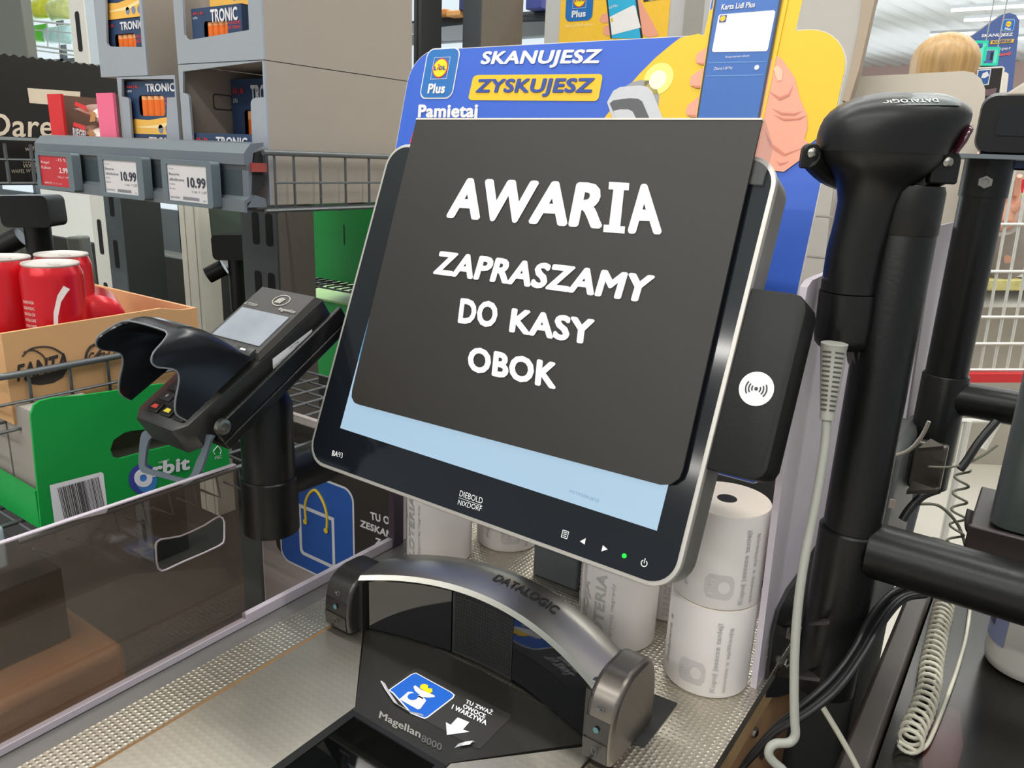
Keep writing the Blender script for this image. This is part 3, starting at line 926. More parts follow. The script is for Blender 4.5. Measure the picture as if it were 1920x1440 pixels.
# ================================================================== RECEIPT PAPER ROLLS
M_PAPER = mat('roll_paper_side', (222, 216, 212), 0.65, noise=0.02)
M_PTOP = mat('roll_paper_top', (244, 232, 216), 0.7, noise=0.02, scale=400)
M_INK = mat('roll_faint_print', (202, 198, 196), 0.7, noise=0.03)
M_INK2 = mat('roll_text_print', (192, 190, 190), 0.7, noise=0.03)
RR, RH = 0.0352, 0.080
def paper_roll(cx, cy, z, label, style, turn=0.0):
    t = thing('receipt_roll', (cx, cy, z), label, 'paper roll', 'receipt paper rolls on the counter')
    b = MB().m(M_PAPER)
    b.lathe((cx, cy, z), [(0.0065, 0.0005), (RR - 0.0012, 0.0), (RR, 0.0012), (RR, RH - 0.0012), (RR - 0.001, RH)], 64)
    R2 = RR + 0.0002
    def cyl(a, h):
        return (cx + R2 * sin(a + turn), cy - R2 * cos(a + turn), z + h)
    def sq(a0, h0, a1, h1, m_, r=0.0):
        b.m(m_)
        w = (a1 - a0) * RR
        pts = rrect(0, h0, w, h1, r, 4)
        # cut in strips so that the print follows the curve
        n = 10
        ys = []
        for i in range(n + 1):
            x = w * i / n
            lo, hi = h0, h1
            for xe in (x, w - x):
                if xe < r:
                    d = r - math.sqrt(max(0, r * r - (r - xe) ** 2))
                    lo = max(lo, h0 + d); hi = min(hi, h1 - d)
            ys.append((x, lo, hi))
        b.grid([[cyl(a0 + x / RR, lo) for x, lo, hi in ys], [cyl(a0 + x / RR, hi) for x, lo, hi in ys]])
    def word(txt, a0, h0, length, height, m_, off=0.02):
        # lettering that reads upwards
        b.m(m_)
        b.textf(txt, lambda x, y, h: (cx + (R2 + 0.0002 + h) * sin(a0 + turn - y * height / RR), cy - (R2 + 0.0002 + h) * cos(a0 + turn - y * height / RR), z + h0 + x * length), off)
    if style == 'badge':
        sq(-0.42, 0.010, 0.22, 0.031, M_INK, 0.005)
        b.m(M_PAPER)
        R3 = R2; 
        b.add([(cx + (R2 + 0.0003) * sin(turn - 0.0 + 0.13 * cos(a)), cy - (R2 + 0.0003) * cos(turn - 0.0 + 0.13 * cos(a)), z + 0.0205 + 0.0055 * sin(a)) for a in [2 * pi * i / 18 for i in range(18)]], [tuple(range(18))])
        word('Plus', -0.22, 0.0135, 0.014, 0.0042, M_PAPER)
        word('Kupuj jeszcze taniej!', 0.50, 0.006, 0.064, 0.0052, M_INK2)
        word('zawsze z aplikacją', 0.74, 0.006, 0.060, 0.0040, M_INK)
        word('Pobierz z', -0.82, 0.014, 0.046, 0.004, M_INK2)
    else:
        word('TWOJA', -0.02, 0.006, 0.055, 0.0105, M_INK2, 0.035)
        word('LOTERIA', 0.42, 0.004, 0.070, 0.0105, M_INK2, 0.035)
        word('PARAGONOWA', -0.48, 0.006, 0.066, 0.0090, M_INK, 0.035)
        word('wygrywaj nagrody', 0.66, 0.006, 0.062, 0.0040, M_INK)
        sq(-0.40, 0.004, -0.24, 0.075, M_INK, 0.0)
    b.build('paper', t, sm=40)
    b = MB().m(M_PTOP)
    b.lathe((cx, cy, z), [(0.0078, RH - 0.001), (0.0078, RH + 0.0003), (RR - 0.001, RH + 0.0003), (RR - 0.0006, RH - 0.0008)], 64)
    b.build('top_face', t, sm=40)
    b = MB().m(mat('roll_core', (30, 26, 24), 0.7))
    b.lathe((cx, cy, z), [(0.0060, RH - 0.0012), (0.0078, RH - 0.0012), (0.0078, RH + 0.0006), (0.0060, RH + 0.0006)], 24)
    b.lathe((cx, cy, z), [(0.0062, RH - 0.0015), (0.0001, RH - 0.0005)], 24)
    b.build('core', t)
    return t
paper_roll(-0.180, 0.571, ZC, 'white receipt roll at the bottom of the stack of two by the lavender panel', 'badge', 0.10)
paper_roll(-0.180, 0.571, ZC + RH + 0.0008, 'white receipt roll on top of the stack, its dark core hole showing', 'badge', 0.48)
paper_roll(-0.269, 0.577, ZC, 'receipt roll standing under the lower right corner of the monitor', 'text', -0.3)
paper_roll(-0.252, 0.652, ZC, 'receipt roll half hidden between the stack and the roll under the monitor', 'text', 1.0)
paper_roll(-0.492, 0.589, ZC, 'receipt roll beside the black bag sign, behind the left end of the scanner hood', 'text', -0.55)
paper_roll(-0.452, 0.662, ZC, 'receipt roll standing behind the roll next to the bag sign', 'badge', 0.8)
# ================================================================== RIGHT SIDE: SCREEN PANEL, POLES, SCANNERS, CABLES
def dep(px, py, d):
    return EYE + ray(px, py) * d
def upx(x0, y0, pts, d=None):
    return pts

F = XF(-0.1395)
scr = MB().m(M_PALE)
edge = [(1405, 1338), (1503, 560), (1507, 538), (1516, 525), (1531, 518)]
pp = F.poly(edge)
ztop = pp[-1][1]
pp = pp + [(0.751, ztop), (0.764, 1.033), (0.757, 0.942), (0.708, 0.939)] + F.poly([(1505, 1052), (1470, 1100), (1450, 1140), (1438, 1185), (1430, 1250), (1424, 1312)])
pp = [(y, max(z, ZC + 0.0003)) for y, z in pp]
scr.prism(F, pp, -0.0025, 0.0025)
tag(scr.build('side_screen', sm=0), 'pale lavender plastic screen standing upright along the right edge of the counter', 'screen')

# ------------------------------------------------------------------ pole with scanner cradle
PX, PY = -0.0895, 0.590
def pole_z(px, py):
    return at(px, py, 'y', PY).z
M_GUSS = mat('bare_bracket_steel', (96, 92, 86), 0.38, 0.8, noise=0.2)
pole = thing('scanner_pole', (PX, PY, 0.88), 'black tubular pole beside the lavender screen holding the hand scanner, with side arm', 'pole')
ZPT = pole_z(1738, 352); zj = pole_z(1590, 985); zb = pole_z(1562, 1290)
b = MB().m(M_PIPE).lathe((PX, PY, 0), [(0.0203, zb + 0.02), (0.0203, ZPT - 0.003), (0.019, ZPT), (0.0, ZPT)], 40)
b.build('tube', pole)
b = MB().m(M_PIPE).lathe((PX, PY, 0), [(0.0205, zb), (0.0228, zb), (0.0228, zj - 0.0015), (0.0215, zj), (0.0205, zj)], 40)
b.build('sleeve', pole)
za = pole_z(1640, 1032)
b = MB().m(M_PIPE).cyl((PX + 0.015, PY, za), (0.55, PY, za - 0.004), 0.0208, 32)
b.build('arm', pole)
b = MB().m(mat('bracket_dark', (30, 30, 32), 0.4)).prism(XF(-0.1365), XF(-0.1365).poly([(1532, 1030), (1505, 1062), (1474, 1104), (1455, 1142), (1444, 1185), (1436, 1250), (1430, 1305), (1452, 1305), (1500, 1290), (1545, 1250)]), 0.0, 0.003)
b.build('bracket_plate', pole)
for (pa, pb, pc) in (((1470, 1172), (1508, 1140), (1556, 1164)), ((1455, 1262), (1478, 1228), (1538, 1272))):
    A = at(*pa, 'x', -0.1330); B = at(*pb, 'x', -0.1330); C = dep(*pc, 0.56)
    b = MB().m(M_GUSS).hull([[A, B, C], [A - V3((0, 0, 0.003)), B - V3((0, 0, 0.003)), C - V3((0, 0, 0.003))]])
    b.build('gusset', pole, sm=0)
for p in ((1478, 1186), (1463, 1243), (1512, 1183)):
    q = at(*p, 'x', -0.1330)
    b = MB().m(M_SCREW).lathe((-0.1335, q.y, q.z), [(0.0062, 0.0), (0.0062, 0.005), (0.0055, 0.006), (0.0, 0.006)], 6, (1, 0, 0))
    b.build('bolt', pole, sm=20)
q = at(1416, 1410, 'x', -0.136)
b = MB().m(M_SCREW).lathe((-0.1385, at(1413, 1372, 'x', -0.138).y, at(1413, 1372, 'x', -0.138).z), [(0.0048, 0.0), (0.0045, 0.003), (0.002, 0.0045), (0.0, 0.0045)], 16, (1, 0, 0))
b.build('screw', pole)

# ------------------------------------------------------------------ hand scanner
D = V3((0.85, 0.527, 0)).normalized()
E_ = V3((0.527, -0.85, 0)).normalized()
SD = 0.515
SCN = Fr(dep(1660, 290, SD), D, (0, 0, 1))
M_GUN = mat('scanner_rubber_black', (17, 17, 17), 0.36, spec=0.36, noise=0.08, scale=200, bump=0.05)
M_GUNT = mat('scanner_top_label', (70, 78, 78), 0.32)
gun = thing('hand_scanner', SCN.p(0, -0.13), 'black hand-held barcode scanner hanging upright in the cradle with a grey cable', 'scanner')
def stack(levels, e, pw=2.4, seg=36, cap=1.0):
    loops = []
    for i, (y, xl, xr) in enumerate(levels):
        ul, vl = SCN.uv(xl, y); ur, vr = SCN.uv(xr, y)
        c = (ul + ur) / 2; a = (ur - ul) / 2; v = (vl + vr) / 2
        ee = e[i] if isinstance(e, list) else e
        lp = []
        for k in range(seg):
            t = 2 * pi * k / seg
            ct, st = cos(t), sin(t)
            lp.append(SCN.O + D * (c + a * math.copysign(abs(ct) ** (2 / pw), ct)) + E_ * (ee * math.copysign(abs(st) ** (2 / pw), st)) + V3((0, 0, v)))
        loops.append(lp)
    return loops
head = [(287, 1534, 1768), (272, 1535, 1777), (255, 1538, 1788), (240, 1543, 1799), (226, 1550, 1808), (213, 1561, 1812), (202, 1575, 1811), (193, 1592, 1803), (186, 1608, 1790), (180, 1628, 1775), (176, 1650, 1755)]
b = MB().m(M_GUN).hull(stack(head, [0.0335, 0.0338, 0.034, 0.034, 0.0335, 0.032, 0.030, 0.027, 0.023, 0.018, 0.012]))
b.build('head', gun, sm=60)
low = [(287, 1535, 1767), (296, 1536, 1763), (306, 1540, 1757), (318, 1549, 1745), (330, 1560, 1727), (342, 1568, 1710), (356, 1573, 1695), (380, 1574, 1684), (420, 1566, 1672), (470, 1553, 1655), (520, 1545, 1645), (546, 1541, 1640)]
b = MB().m(M_GUN).hull(stack(low, [0.0325, 0.032, 0.031, 0.029, 0.0265, 0.024, 0.022, 0.020, 0.019, 0.0185, 0.018, 0.018], 2.2))
b.build('handle', gun, sm=60)
bot = [(548, 1540, 1639), (565, 1538, 1637), (600, 1534, 1632), (630, 1530, 1627), (644, 1530, 1624), (651, 1535, 1616)]
b = MB().m(M_GUN).hull(stack(bot, [0.0182, 0.0185, 0.0185, 0.018, 0.017, 0.014], 2.6))
b.build('handle_end', gun, sm=60)
u0, v0 = SCN.uv(1592, 640); 
b = MB().m(M_GUN).prism(SCN, SCN.poly([(1592, 640), (1640, 560), (1636, 610), (1627, 690), (1615, 699), (1598, 690)]), -0.012, 0.010)
b.build('trigger_guard', gun, bevel=0.004)
# label and lettering follow the near flank of the head
HL = sorted(zip([h[0] for h in head], [h[1] for h in head], [h[2] for h in head], [0.0335, 0.0338, 0.034, 0.034, 0.0335, 0.032, 0.030, 0.027, 0.023, 0.018, 0.012]))
def flank(px, py, lift=0.0004):
    py = min(max(py, HL[0][0]), HL[-1][0] - 0.01)
    i = max(k for k in range(len(HL) - 1) if HL[k][0] <= py)
    f = (py - HL[i][0]) / (HL[i + 1][0] - HL[i][0])
    xl_, xr_, e_ = [HL[i][k] + (HL[i + 1][k] - HL[i][k]) * f for k in (1, 2, 3)]
    c = min(0.999, abs((px - (xl_ + xr_) / 2) / ((xr_ - xl_) / 2)))
    d = e_ * (1 - c ** 2.4) ** (1 / 2.4) + lift
    y2 = py - 42 * d / 0.5 * 0 
    u, v = SCN.uv(px, py, 0.0)
    return SCN.p(u, v, d)
b = MB().m(M_GUNT)
rows_ = []
for py in (177, 180, 184, 188, 192, 196, 200, 203):
    k = (py - 177) / 26.0
    x0_, x1_ = 1652 - 46 * k, 1754 + 26 * k - 40 * max(0, k - 0.6)
    rows_.append([flank(x0_ + (x1_ - x0_) * i / 16, py) for i in range(17)])
b.grid(rows_)
b.m(mat('scanner_lettering', (206, 212, 210), 0.5))
b.textf('DATALOGIC', lambda x, y, h: flank(1722 - 96 * x, 190 + 7 * y + 1.5 * x, 0.0009 + h), 0.02)
b.build('top_label', gun, sm=60)
# red-blue lens at the front
b = MB().m(mat('scan_lens', (60, 22, 34), 0.08, spec=0.8)).m(mat('scan_lens', (60, 22, 34), 0.08))
lens = stack([(288, 1757, 1771), (268, 1766, 1785), (246, 1776, 1797), (236, 1784, 1801)], [0.022, 0.024, 0.024, 0.020], 3.0)
b.hull(lens)
b.build('scan_window', gun, sm=50)
# strain relief and cable
M_CAB = mat('grey_cable', (150, 150, 142), 0.5)
P = [dep(1563, 655, 0.513), dep(1560, 690, 0.513), dep(1556, 730, 0.513), dep(1552, 770, 0.513), dep(1550, 788, 0.513)]
b = MB().m(M_CAB).tube([P[0] + V3((0, 0, 0.004)), P[0], P[1], P[2], P[3], P[4]], [0.0086, 0.0082, 0.0074, 0.0062, 0.0048, 0.0046], 20)
b.m(mat('strain_relief_slot', (74, 74, 68), 0.7))
vd = (EYE - P[2]).normalized()
sd_ = vd.cross(V3((0, 0, 1))).normalized()
for k in range(13):
    t = (k + 1) / 15.0
    c = P[0].lerp(P[4], t)
    r = 0.0082 - 0.0034 * t
    for s_ in (-1, 1):
        aa = [c + (vd * cos(x) + sd_ * sin(x)) * (r * 1.03) + V3((0, 0, z)) for x, z in ((s_ * 0.15, 0), (s_ * 0.55, 0), (s_ * 0.95, 0), (s_ * 0.95, 0.0013), (s_ * 0.55, 0.0013), (s_ * 0.15, 0.0013))]
        b.add(aa, [(0, 1, 4, 5), (1, 2, 3, 4)])
b.build('strain_relief', gun, sm=40)
cab = [(1550, 786), (1547, 830), (1540, 880), (1528, 950), (1514, 1020), (1502, 1090), (1494, 1160), (1490, 1230), (1489, 1300), (1490, 1350), (1491, 1378), (1480, 1392), (1456, 1394), (1444, 1402), (1442, 1416), (1452, 1430), (1470, 1446), (1490, 1475)]
path = smooth([tuple(dep(x, y, 0.513)) for x, y in cab], 5)
b = MB().m(M_CAB).tube(path, 0.0030, 12)
b.build('cable', gun, sm=60)

# cradle on top of the pole
crd = MB().m(M_BLACK)
def tab(px, py, w, h, d, name):
    F_ = Fr(dep(px, py, d), D, (0, 0, 1))
    b = MB().m(M_BLACK).prism(F_, rrect(-w, -h * 1.6, w, h, (0.002, 0.002, w * 0.95, w * 0.95), 6), -0.004, 0.004)
    b.build(name, pole, bevel=0.0012)
    b = MB().m(M_SCREW).lathe(F_.p(0, 0, 0.004), [(0.0034, 0), (0.0032, 0.0012), (0.002, 0.0022), (0.0, 0.0025)], 16, tuple(F_.N))
    b.build('rivet', pole)
tab(1519, 287, 0.0056, 0.0062, 0.515, 'cradle_ear')
tab(1771, 304, 0.0088, 0.0085, 0.500, 'cradle_ear')
b = MB().m(M_BLACK)
b.tube(smooth([tuple(dep(1519, 296, 0.515)), tuple(dep(1560, 330, 0.535)), tuple(dep(1640, 352, 0.57)), tuple(dep(1720, 345, 0.56)), tuple(dep(1768, 325, 0.505))], 5), 0.0072, 10)
b.build('cradle_bar', pole)
b = MB().m(M_BLACK).lathe((PX, PY, 0), [(0.0, ZPT + 0.001), (0.0195, ZPT + 0.001), (0.0209, ZPT - 0.003), (0.0209, ZPT - 0.03), (0.0204, ZPT - 0.031)], 32)
b.build('cradle_socket', pole)

# ------------------------------------------------------------------ second pole behind with its scanner
Q2 = dep(1797, 590, 0.82)
P2X, P2Y = Q2.x, Q2.y
def z2(px, py):
    return at(px, py, 'y', P2Y).z
pole2 = thing('scanner_pole', (P2X, P2Y, z2(1780, 925)), 'thinner-looking black pole farther back, at the next checkout, with a hex nut near its top', 'pole')
zj2, zb2, zt2 = z2(1805, 706), z2(1765, 915), z2(1880, 300)
MB().m(M_PIPE).lathe((P2X, P2Y, 0), [(0.0208, zb2 + 0.02), (0.0208, zt2), (0.0, zt2)], 36).build('tube', pole2)
MB().m(M_PIPE).lathe((P2X, P2Y, 0), [(0.019, zb2), (0.0232, zb2), (0.0232, zj2 - 0.0015), (0.0222, zj2), (0.019, zj2)], 36).build('sleeve', pole2)
MB().m(M_PIPE).cyl((P2X + 0.01, P2Y, z2(1830, 752)), (0.6, P2Y, z2(1830, 752)), 0.0185, 28).build('arm', pole2)
b = MB().m(M_PIPE).lathe((P2X, P2Y, 0), [(0.0208, z2(1860, 370)), (0.0222, z2(1860, 370)), (0.0222, zt2), (0.0208, zt2)], 36)
b.build('collar', pole2)
vd2 = (EYE - V3((P2X, P2Y, EYE.z))).normalized()
q = V3((P2X, P2Y, z2(1872, 342))) + vd2 * 0.0215
MB().m(M_SCREW).lathe(q, [(0.0068, 0), (0.0068, 0.004), (0.006, 0.005), (0.0038, 0.005), (0.0036, 0.002), (0.0, 0.002)], 6, tuple(vd2)).build('hex_nut', pole2, sm=20)
b = MB().m(M_GREYST).prism(Fr((P2X, P2Y, zt2), (1, 0, 0), (0, 1, 0)), rrect(-0.036, -0.045, 0.05, 0.045, 0.012), 0, 0.004)
b.build('cradle_plate', pole2)
for (pa, pb, pc, d) in (((1722, 840), (1745, 822), (1770, 836), 0.80), ((1700, 920), (1712, 902), (1758, 918), 0.80)):
    A, B, C = dep(*pa, d), dep(*pb, d), dep(*pc, d - 0.02)
    MB().m(M_GUSS).hull([[A, B, C], [A - V3((0, 0, 0.004)), B - V3((0, 0, 0.004)), C - V3((0, 0, 0.004))]]).build('gusset', pole2, sm=0)
b = MB().m(M_GUSS).box(-0.1, 0.70, 0, -0.09, 0.71, 0.01)
A = dep(1728, 880, 0.82)
b = MB().m(M_GUSS).box(A.x - 0.012, A.y, A.z - 0.022, A.x + 0.02, A.y + 0.012, A.z + 0.03)
b.build('bracket_block', pole2, bevel=0.003)

r2_ = ray(1890, 240)
G2 = Fr(dep(1890, 240, 0.79), (r2_.y, -r2_.x, 0), (0, 0, 1))
gun2 = thing('hand_scanner', G2.p(0, -0.04, -0.03), 'black hand scanner at the next checkout whose dark window faces the viewer', 'scanner')
N2_ = G2.N
def ring2(sc, n, dv=0.0):
    return [G2.p(u * sc, v * sc + dv, n) for u, v in rrect(-0.026, -0.024, 0.045, 0.030, 0.013, 6)]
b = MB().m(M_BLACK).hull([ring2(1.0, 0.012), ring2(1.06, 0.004), ring2(1.08, -0.03, 0.004), ring2(0.95, -0.07, 0.010), ring2(0.6, -0.10, 0.012)])
b.build('head', gun2, sm=50)
b = MB().m(M_SMOKE).prism(G2, rrect(-0.010, -0.008, 0.040, 0.020, 0.004), 0.010, 0.0135)
b.build('scan_window', gun2)
b = MB().m(mat('beige_scanner_top', (158, 148, 134), 0.5)).hull([[G2.p(-0.012, 0.030, 0.008), G2.p(0.05, 0.030, 0.008), G2.p(0.05, 0.030, -0.06), G2.p(0.0, 0.030, -0.06)], [G2.p(0.02, 0.056, -0.01), G2.p(0.05, 0.060, -0.01), G2.p(0.05, 0.060, -0.05), G2.p(0.025, 0.056, -0.05)]])
b.build('top_cover', gun2, bevel=0.004)
b = MB().m(M_BLACKM).hull([[G2.p(u, -0.024, n) for u, n in ((-0.020, 0.006), (0.05, 0.006), (0.05, -0.04), (-0.020, -0.04))], [G2.p(u, -0.0405, n) for u, n in ((-0.026, 0.012), (0.05, 0.012), (0.05, -0.05), (-0.026, -0.05))]])
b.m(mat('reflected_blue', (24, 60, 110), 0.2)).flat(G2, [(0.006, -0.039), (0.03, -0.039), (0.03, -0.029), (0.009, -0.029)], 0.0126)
b.build('base', gun2)

# ------------------------------------------------------------------ grey terminal at the right edge with its tray
FB = Fr(dep(1852, 985, 0.60), (1, 0, 0), (0, 0, 1))
M_TERM = mat('terminal_grey_green', (62, 68, 66), 0.34, noise=0.05)
tm = thing('customer_terminal', FB.p(0.04, 0, -0.03), 'tall dark grey terminal housing with light cap on a bracket, cut off at the right', 'terminal')
hz = at(1905, 640, 'y', FB.O.y).z - FB.O.z
b = MB().m(M_TERM).hull([[FB.p(u, v, n) for u, n in [(x, -y) for x, y in rrect(0.0, 0.0, 0.12, 0.09, 0.016, 5)]] for v in (0.0, 0.004, hz - 0.004, hz)])
b.build('housing', tm, sm=50)
b = MB().m(mat('terminal_cap_silver', (150, 150, 146), 0.35, 0.4)).hull([[FB.p(0.001 + u, v, n) for u, n in [(x, -y) for x, y in rrect(0.0, 0.0, 0.12, 0.09, 0.016, 5)]] for v in (hz + 0.001, hz + 0.026)] + [[FB.p(0.012 + u * 0.8, hz + 0.04, n) for u, n in [(x, -y) for x, y in rrect(0.0, 0.0, 0.12, 0.09, 0.016, 5)]]])
b.build('cap', tm, sm=50)
b = MB().m(mat('bracket_brown_black', (42, 34, 32), 0.45))
b.fbox(FB, -0.012, -0.020, -0.10, 0.2, -0.004, 0.012).fbox(FB, -0.012, -0.020, 0.008, 0.2, 0.002, 0.014)
b.build('tray', tm, bevel=0.0015)
b = MB().m(mat('bracket_brown_black', (42, 34, 32), 0.45)).tube(smooth([tuple(dep(1827, 1000, 0.605)), tuple(dep(1818, 995, 0.605)), tuple(dep(1815, 980, 0.605)), tuple(dep(1818, 962, 0.605)), tuple(dep(1820, 956, 0.605))], 4), 0.0026, 8)
b.build('hook', tm)

# ------------------------------------------------------------------ neighbouring counter with glossy dark top
ZN = 0.80
nb = thing('neighbour_counter', (0.25, 0.75, 0.0), 'neighbouring checkout counter with glossy dark top and brown-black rim', 'counter')
M_GLOSS = mat('dark_glossy_top', (24, 22, 19), 0.22, spec=0.35, noise=0.3, scale=6)
MB().m(M_GLOSS).box(-0.045, 0.25, ZN - 0.03, 0.7, 1.12, ZN).build('top', nb)
q0 = at(1655, 1304, 'z', ZN + 0.012); 
MB().m(mat('rim_brown_black', (50, 42, 38), 0.4)).box(-0.071, 0.25, ZN - 0.04, -0.047, 1.12, ZN + 0.012).build('rim', nb, bevel=0.004)
MB().m(mat('neighbour_body', (70, 70, 74), 0.6)).box(-0.064, 0.27, 0.0, 0.68, 1.10, ZN - 0.03).build('body', nb)
b = MB().m(mat('painted_red_reflection', (66, 20, 20), 0.25)).flat(ZF(ZN), ZF(ZN).poly([(1742, 1352), (1776, 1325), (1800, 1335), (1806, 1400), (1790, 1460), (1728, 1460), (1730, 1400)]), 0.0006)  # red reflection in the glossy top, painted as a flat patch
b.build('red_reflection_patch', nb, sm=0)

# white bottle
bc = at(1922, 1252, 'z', ZN)
bt = thing('bottle', (bc.x, bc.y, ZN), 'white plastic bottle with bluish label standing on the neighbouring counter at the right edge', 'bottle')
M_WPL = mat('white_bottle_plastic', (226, 222, 212), 0.35)
MB().m(M_WPL).lathe((bc.x, bc.y, ZN), [(0.030, 0.0), (0.037, 0.004), (0.0385, 0.012), (0.0385, 0.12), (0.034, 0.135), (0.018, 0.15), (0.016, 0.17)], 40).build('body', bt, sm=50)
lb = MB().m(mat('bottle_label', (150, 158, 196), 0.4))
def bp(a, h, r=0.0389): return (bc.x + r * sin(a), bc.y - r * cos(a), ZN + h)
aa = [-1.6 + 0.06 * i for i in range(17)]
lb.grid([[bp(a, 0.030) for a in aa], [bp(a, 0.118) for a in aa]])
lb.m(mat('label_blue', (60, 130, 190), 0.4)).grid([[bp(a, 0.070, 0.0391) for a in aa[6:14]], [bp(a, 0.110, 0.0391) for a in aa[6:14]]])
lb.m(mat('label_violet', (70, 60, 110), 0.4)).grid([[bp(a, 0.046, 0.0391) for a in aa[4:10]], [bp(a, 0.056, 0.0391) for a in aa[4:10]]])
lb.build('label', bt)
MB().m(M_WPL).lathe((bc.x, bc.y, ZN), [(0.0, 0.17), (0.02, 0.17), (0.02, 0.195), (0.0, 0.197)], 24).build('cap', bt)

# coiled cord lying on the dark top, with its straight return
M_CORD = mat('cream_cord', (206, 202, 184), 0.45)
def coil(path, R, turns, r, name, label, m_, tail=None, steps=14):
    P = [V3(p) for p in smooth(path, 12)]
    L = [0]
    for i in range(1, len(P)): L.append(L[-1] + (P[i] - P[i - 1]).length)
    n = turns * steps
    out = []
    for k in range(n + 1):
        s_ = L[-1] * k / n
        i = max(j for j in range(len(P)) if L[j] <= s_ + 1e-9)
        i = min(i, len(P) - 2)
        f = (s_ - L[i]) / max(1e-9, L[i + 1] - L[i])
        c = P[i].lerp(P[i + 1], f)
        t = (P[i + 1] - P[i]).normalized()
        a = t.cross(V3((0, 0, 1))).normalized() if abs(t.z) < 0.95 else t.cross(V3((0, 1, 0))).normalized()
        bb = a.cross(t)
        w = 2 * pi * k / steps
        out.append(c + (a * cos(w) + bb * sin(w)) * R)
    if tail:
        out += [V3(p) for p in smooth(tail, 6)]
    return tag(MB().m(m_).tube(out, r, 7).build(name, sm=60), label, 'cord')
zt = ZN + 0.011
cp_ = [tuple(at(x, y, 'z', zt)) for x, y in ((1772, 1128), (1760, 1180), (1748, 1240), (1742, 1290), (1728, 1335), (1712, 1370), (1706, 1398))]
tl = [tuple(at(x, y, 'z', ZN + 0.004)) for x, y in ((1716, 1408), (1735, 1400), (1752, 1368), (1775, 1310), (1796, 1250), (1812, 1190), (1821, 1120), (1822, 1085))]
coil(cp_, 0.0092, 26, 0.0019, 'coiled_cord', 'cream coiled cord lying on the dark neighbouring counter', M_CORD, tl)
hc = [tuple(dep(x, y, 0.80)) for x, y in ((1806, 880), (1800, 930), (1796, 980), (1788, 1030), (1780, 1060))]
coil(hc, 0.0068, 6, 0.0013, 'coiled_cord', 'thin grey coiled cord hanging loosely in front of the pale floor behind the arm', mat('grey_green_cord', (112, 112, 96), 0.5))

# loose cables
M_BC = mat('black_cable', (22, 22, 24), 0.42)
for k, (label, dd, off_, r, top_) in enumerate((('black cable on top of the bundle running down under the pole arm', 0.585, 0, 0.0035, (1700, 1098)), ('black cable second from the top in the bundle under the pole arm', 0.590, 9, 0.0032, (1715, 1105)), ('black cable third from the top in the bundle under the pole arm', 0.580, 17, 0.0030, (1722, 1112)), ('lowest black cable of the bundle under the pole arm', 0.575, 24, 0.0034, (1735, 1116)))):
    o_ = off_
    pts = [top_, (1668 + o_, 1116 + o_ * 0.4), (1630 + o_ * 0.8, 1160 + o_ * 0.7), (1602 + o_ * 0.5, 1215 + o_ * 0.8), (1560 + o_ * 0.4, 1272 + o_ * 0.9), (1510, 1318 + o_), (1460 - o_ * 0.2, 1358 + o_ * 0.6), (1420, 1402 + o_ * 0.3), (1392, 1440), (1370, 1480)]
    dd2 = [dd + 0.03, dd + 0.015, dd, dd - 0.015, dd - 0.03, dd - 0.03, dd - 0.02, dd - 0.01, dd, dd]
    path = smooth([tuple(dep(x, y, d)) for (x, y), d in zip(pts, dd2)], 6)
    tag(MB().m(M_BC).tube(path, r * 0.72, 8).build('cable', sm=60), label, 'cable', 'black cables under the pole arm')
path = smooth([tuple(dep(x, y, 0.62)) for x, y in ((1530, 1305), (1548, 1335), (1575, 1380), (1600, 1425), (1622, 1470))], 5)
tag(MB().m(M_CORD).tube(path, 0.0024, 8).build('cable', sm=60), 'thin cream cable running down into the gap between the two counters', 'cable')
path = smooth([tuple(dep(x, y, 0.80)) for x, y in ((1740, 875), (1775, 876), (1810, 870), (1845, 853), (1870, 835))], 5)
tag(MB().m(mat('grey_green_cord', (112, 112, 96), 0.5)).tube(path, 0.0012, 8).build('cable', sm=60), 'thin grey cable sagging from the second pole to the grey terminal', 'cable')
path = smooth([tuple(dep(x, y, 0.80)) for x, y in ((1725, 945), (1760, 948), (1790, 975), (1805, 1005), (1815, 1045))], 5)
tag(MB().m(mat('grey_green_cord', (112, 112, 96), 0.5)).tube(path, 0.0016, 8).build('cable', sm=60), 'thin grey cable arching down beside the hanging coiled cord', 'cable')
for k, (pts, lab_) in enumerate(((((1868, 790), (1835, 830), (1812, 865), (1800, 880)), 'black cable curving from the grey terminal to the second pole'), (((1760, 918), (1730, 930), (1705, 955), (1692, 975)), 'short black cable below the second pole'))):
    path = smooth([tuple(dep(x, y, 0.80)) for x, y in pts], 5)
    tag(MB().m(M_BC).tube(path, 0.0042, 8).build('cable', sm=60), lab_, 'cable')

# ------------------------------------------------------------------ folded pale sheet and cabinet of the next checkout
A0, A1 = at(1640, 440, 'y', 0.92), at(1640, 815, 'y', 0.92)
b = MB().m(M_PALE)
top_l, top_f, top_r = at(1700, 428, 'y', 0.93), at(1752, 424, 'y', 0.93), at(1808, 412, 'y', 1.02)
bot_l, bot_f = at(1640, 812, 'y', 0.93), at(1694, 815, 'y', 0.93)
mid_r, bot_r = at(1788, 505, 'y', 1.02), at(1742, 762, 'y', 1.02)
mid2 = at(1781, 507, 'y', 1.02)
off_ = V3((0.002, 0.003, 0))
fr = [top_f, top_r, mid_r, mid2, bot_r, bot_f]
b.hull([[bot_l, bot_f, top_f, top_l], [p + off_ for p in (bot_l, bot_f, top_f, top_l)]])
b.hull([fr, [p + off_ for p in fr]])
tag(b.build('folded_screen', sm=0), 'folded pale plastic sheet between the two black poles', 'screen')
cb = thing('checkout_cabinet', (-0.10, 0.9, 0.0), 'dark grey cabinet of the next checkout behind the front pole', 'cabinet')
M_CABG = mat('cabinet_grey', (72, 74, 74), 0.5)
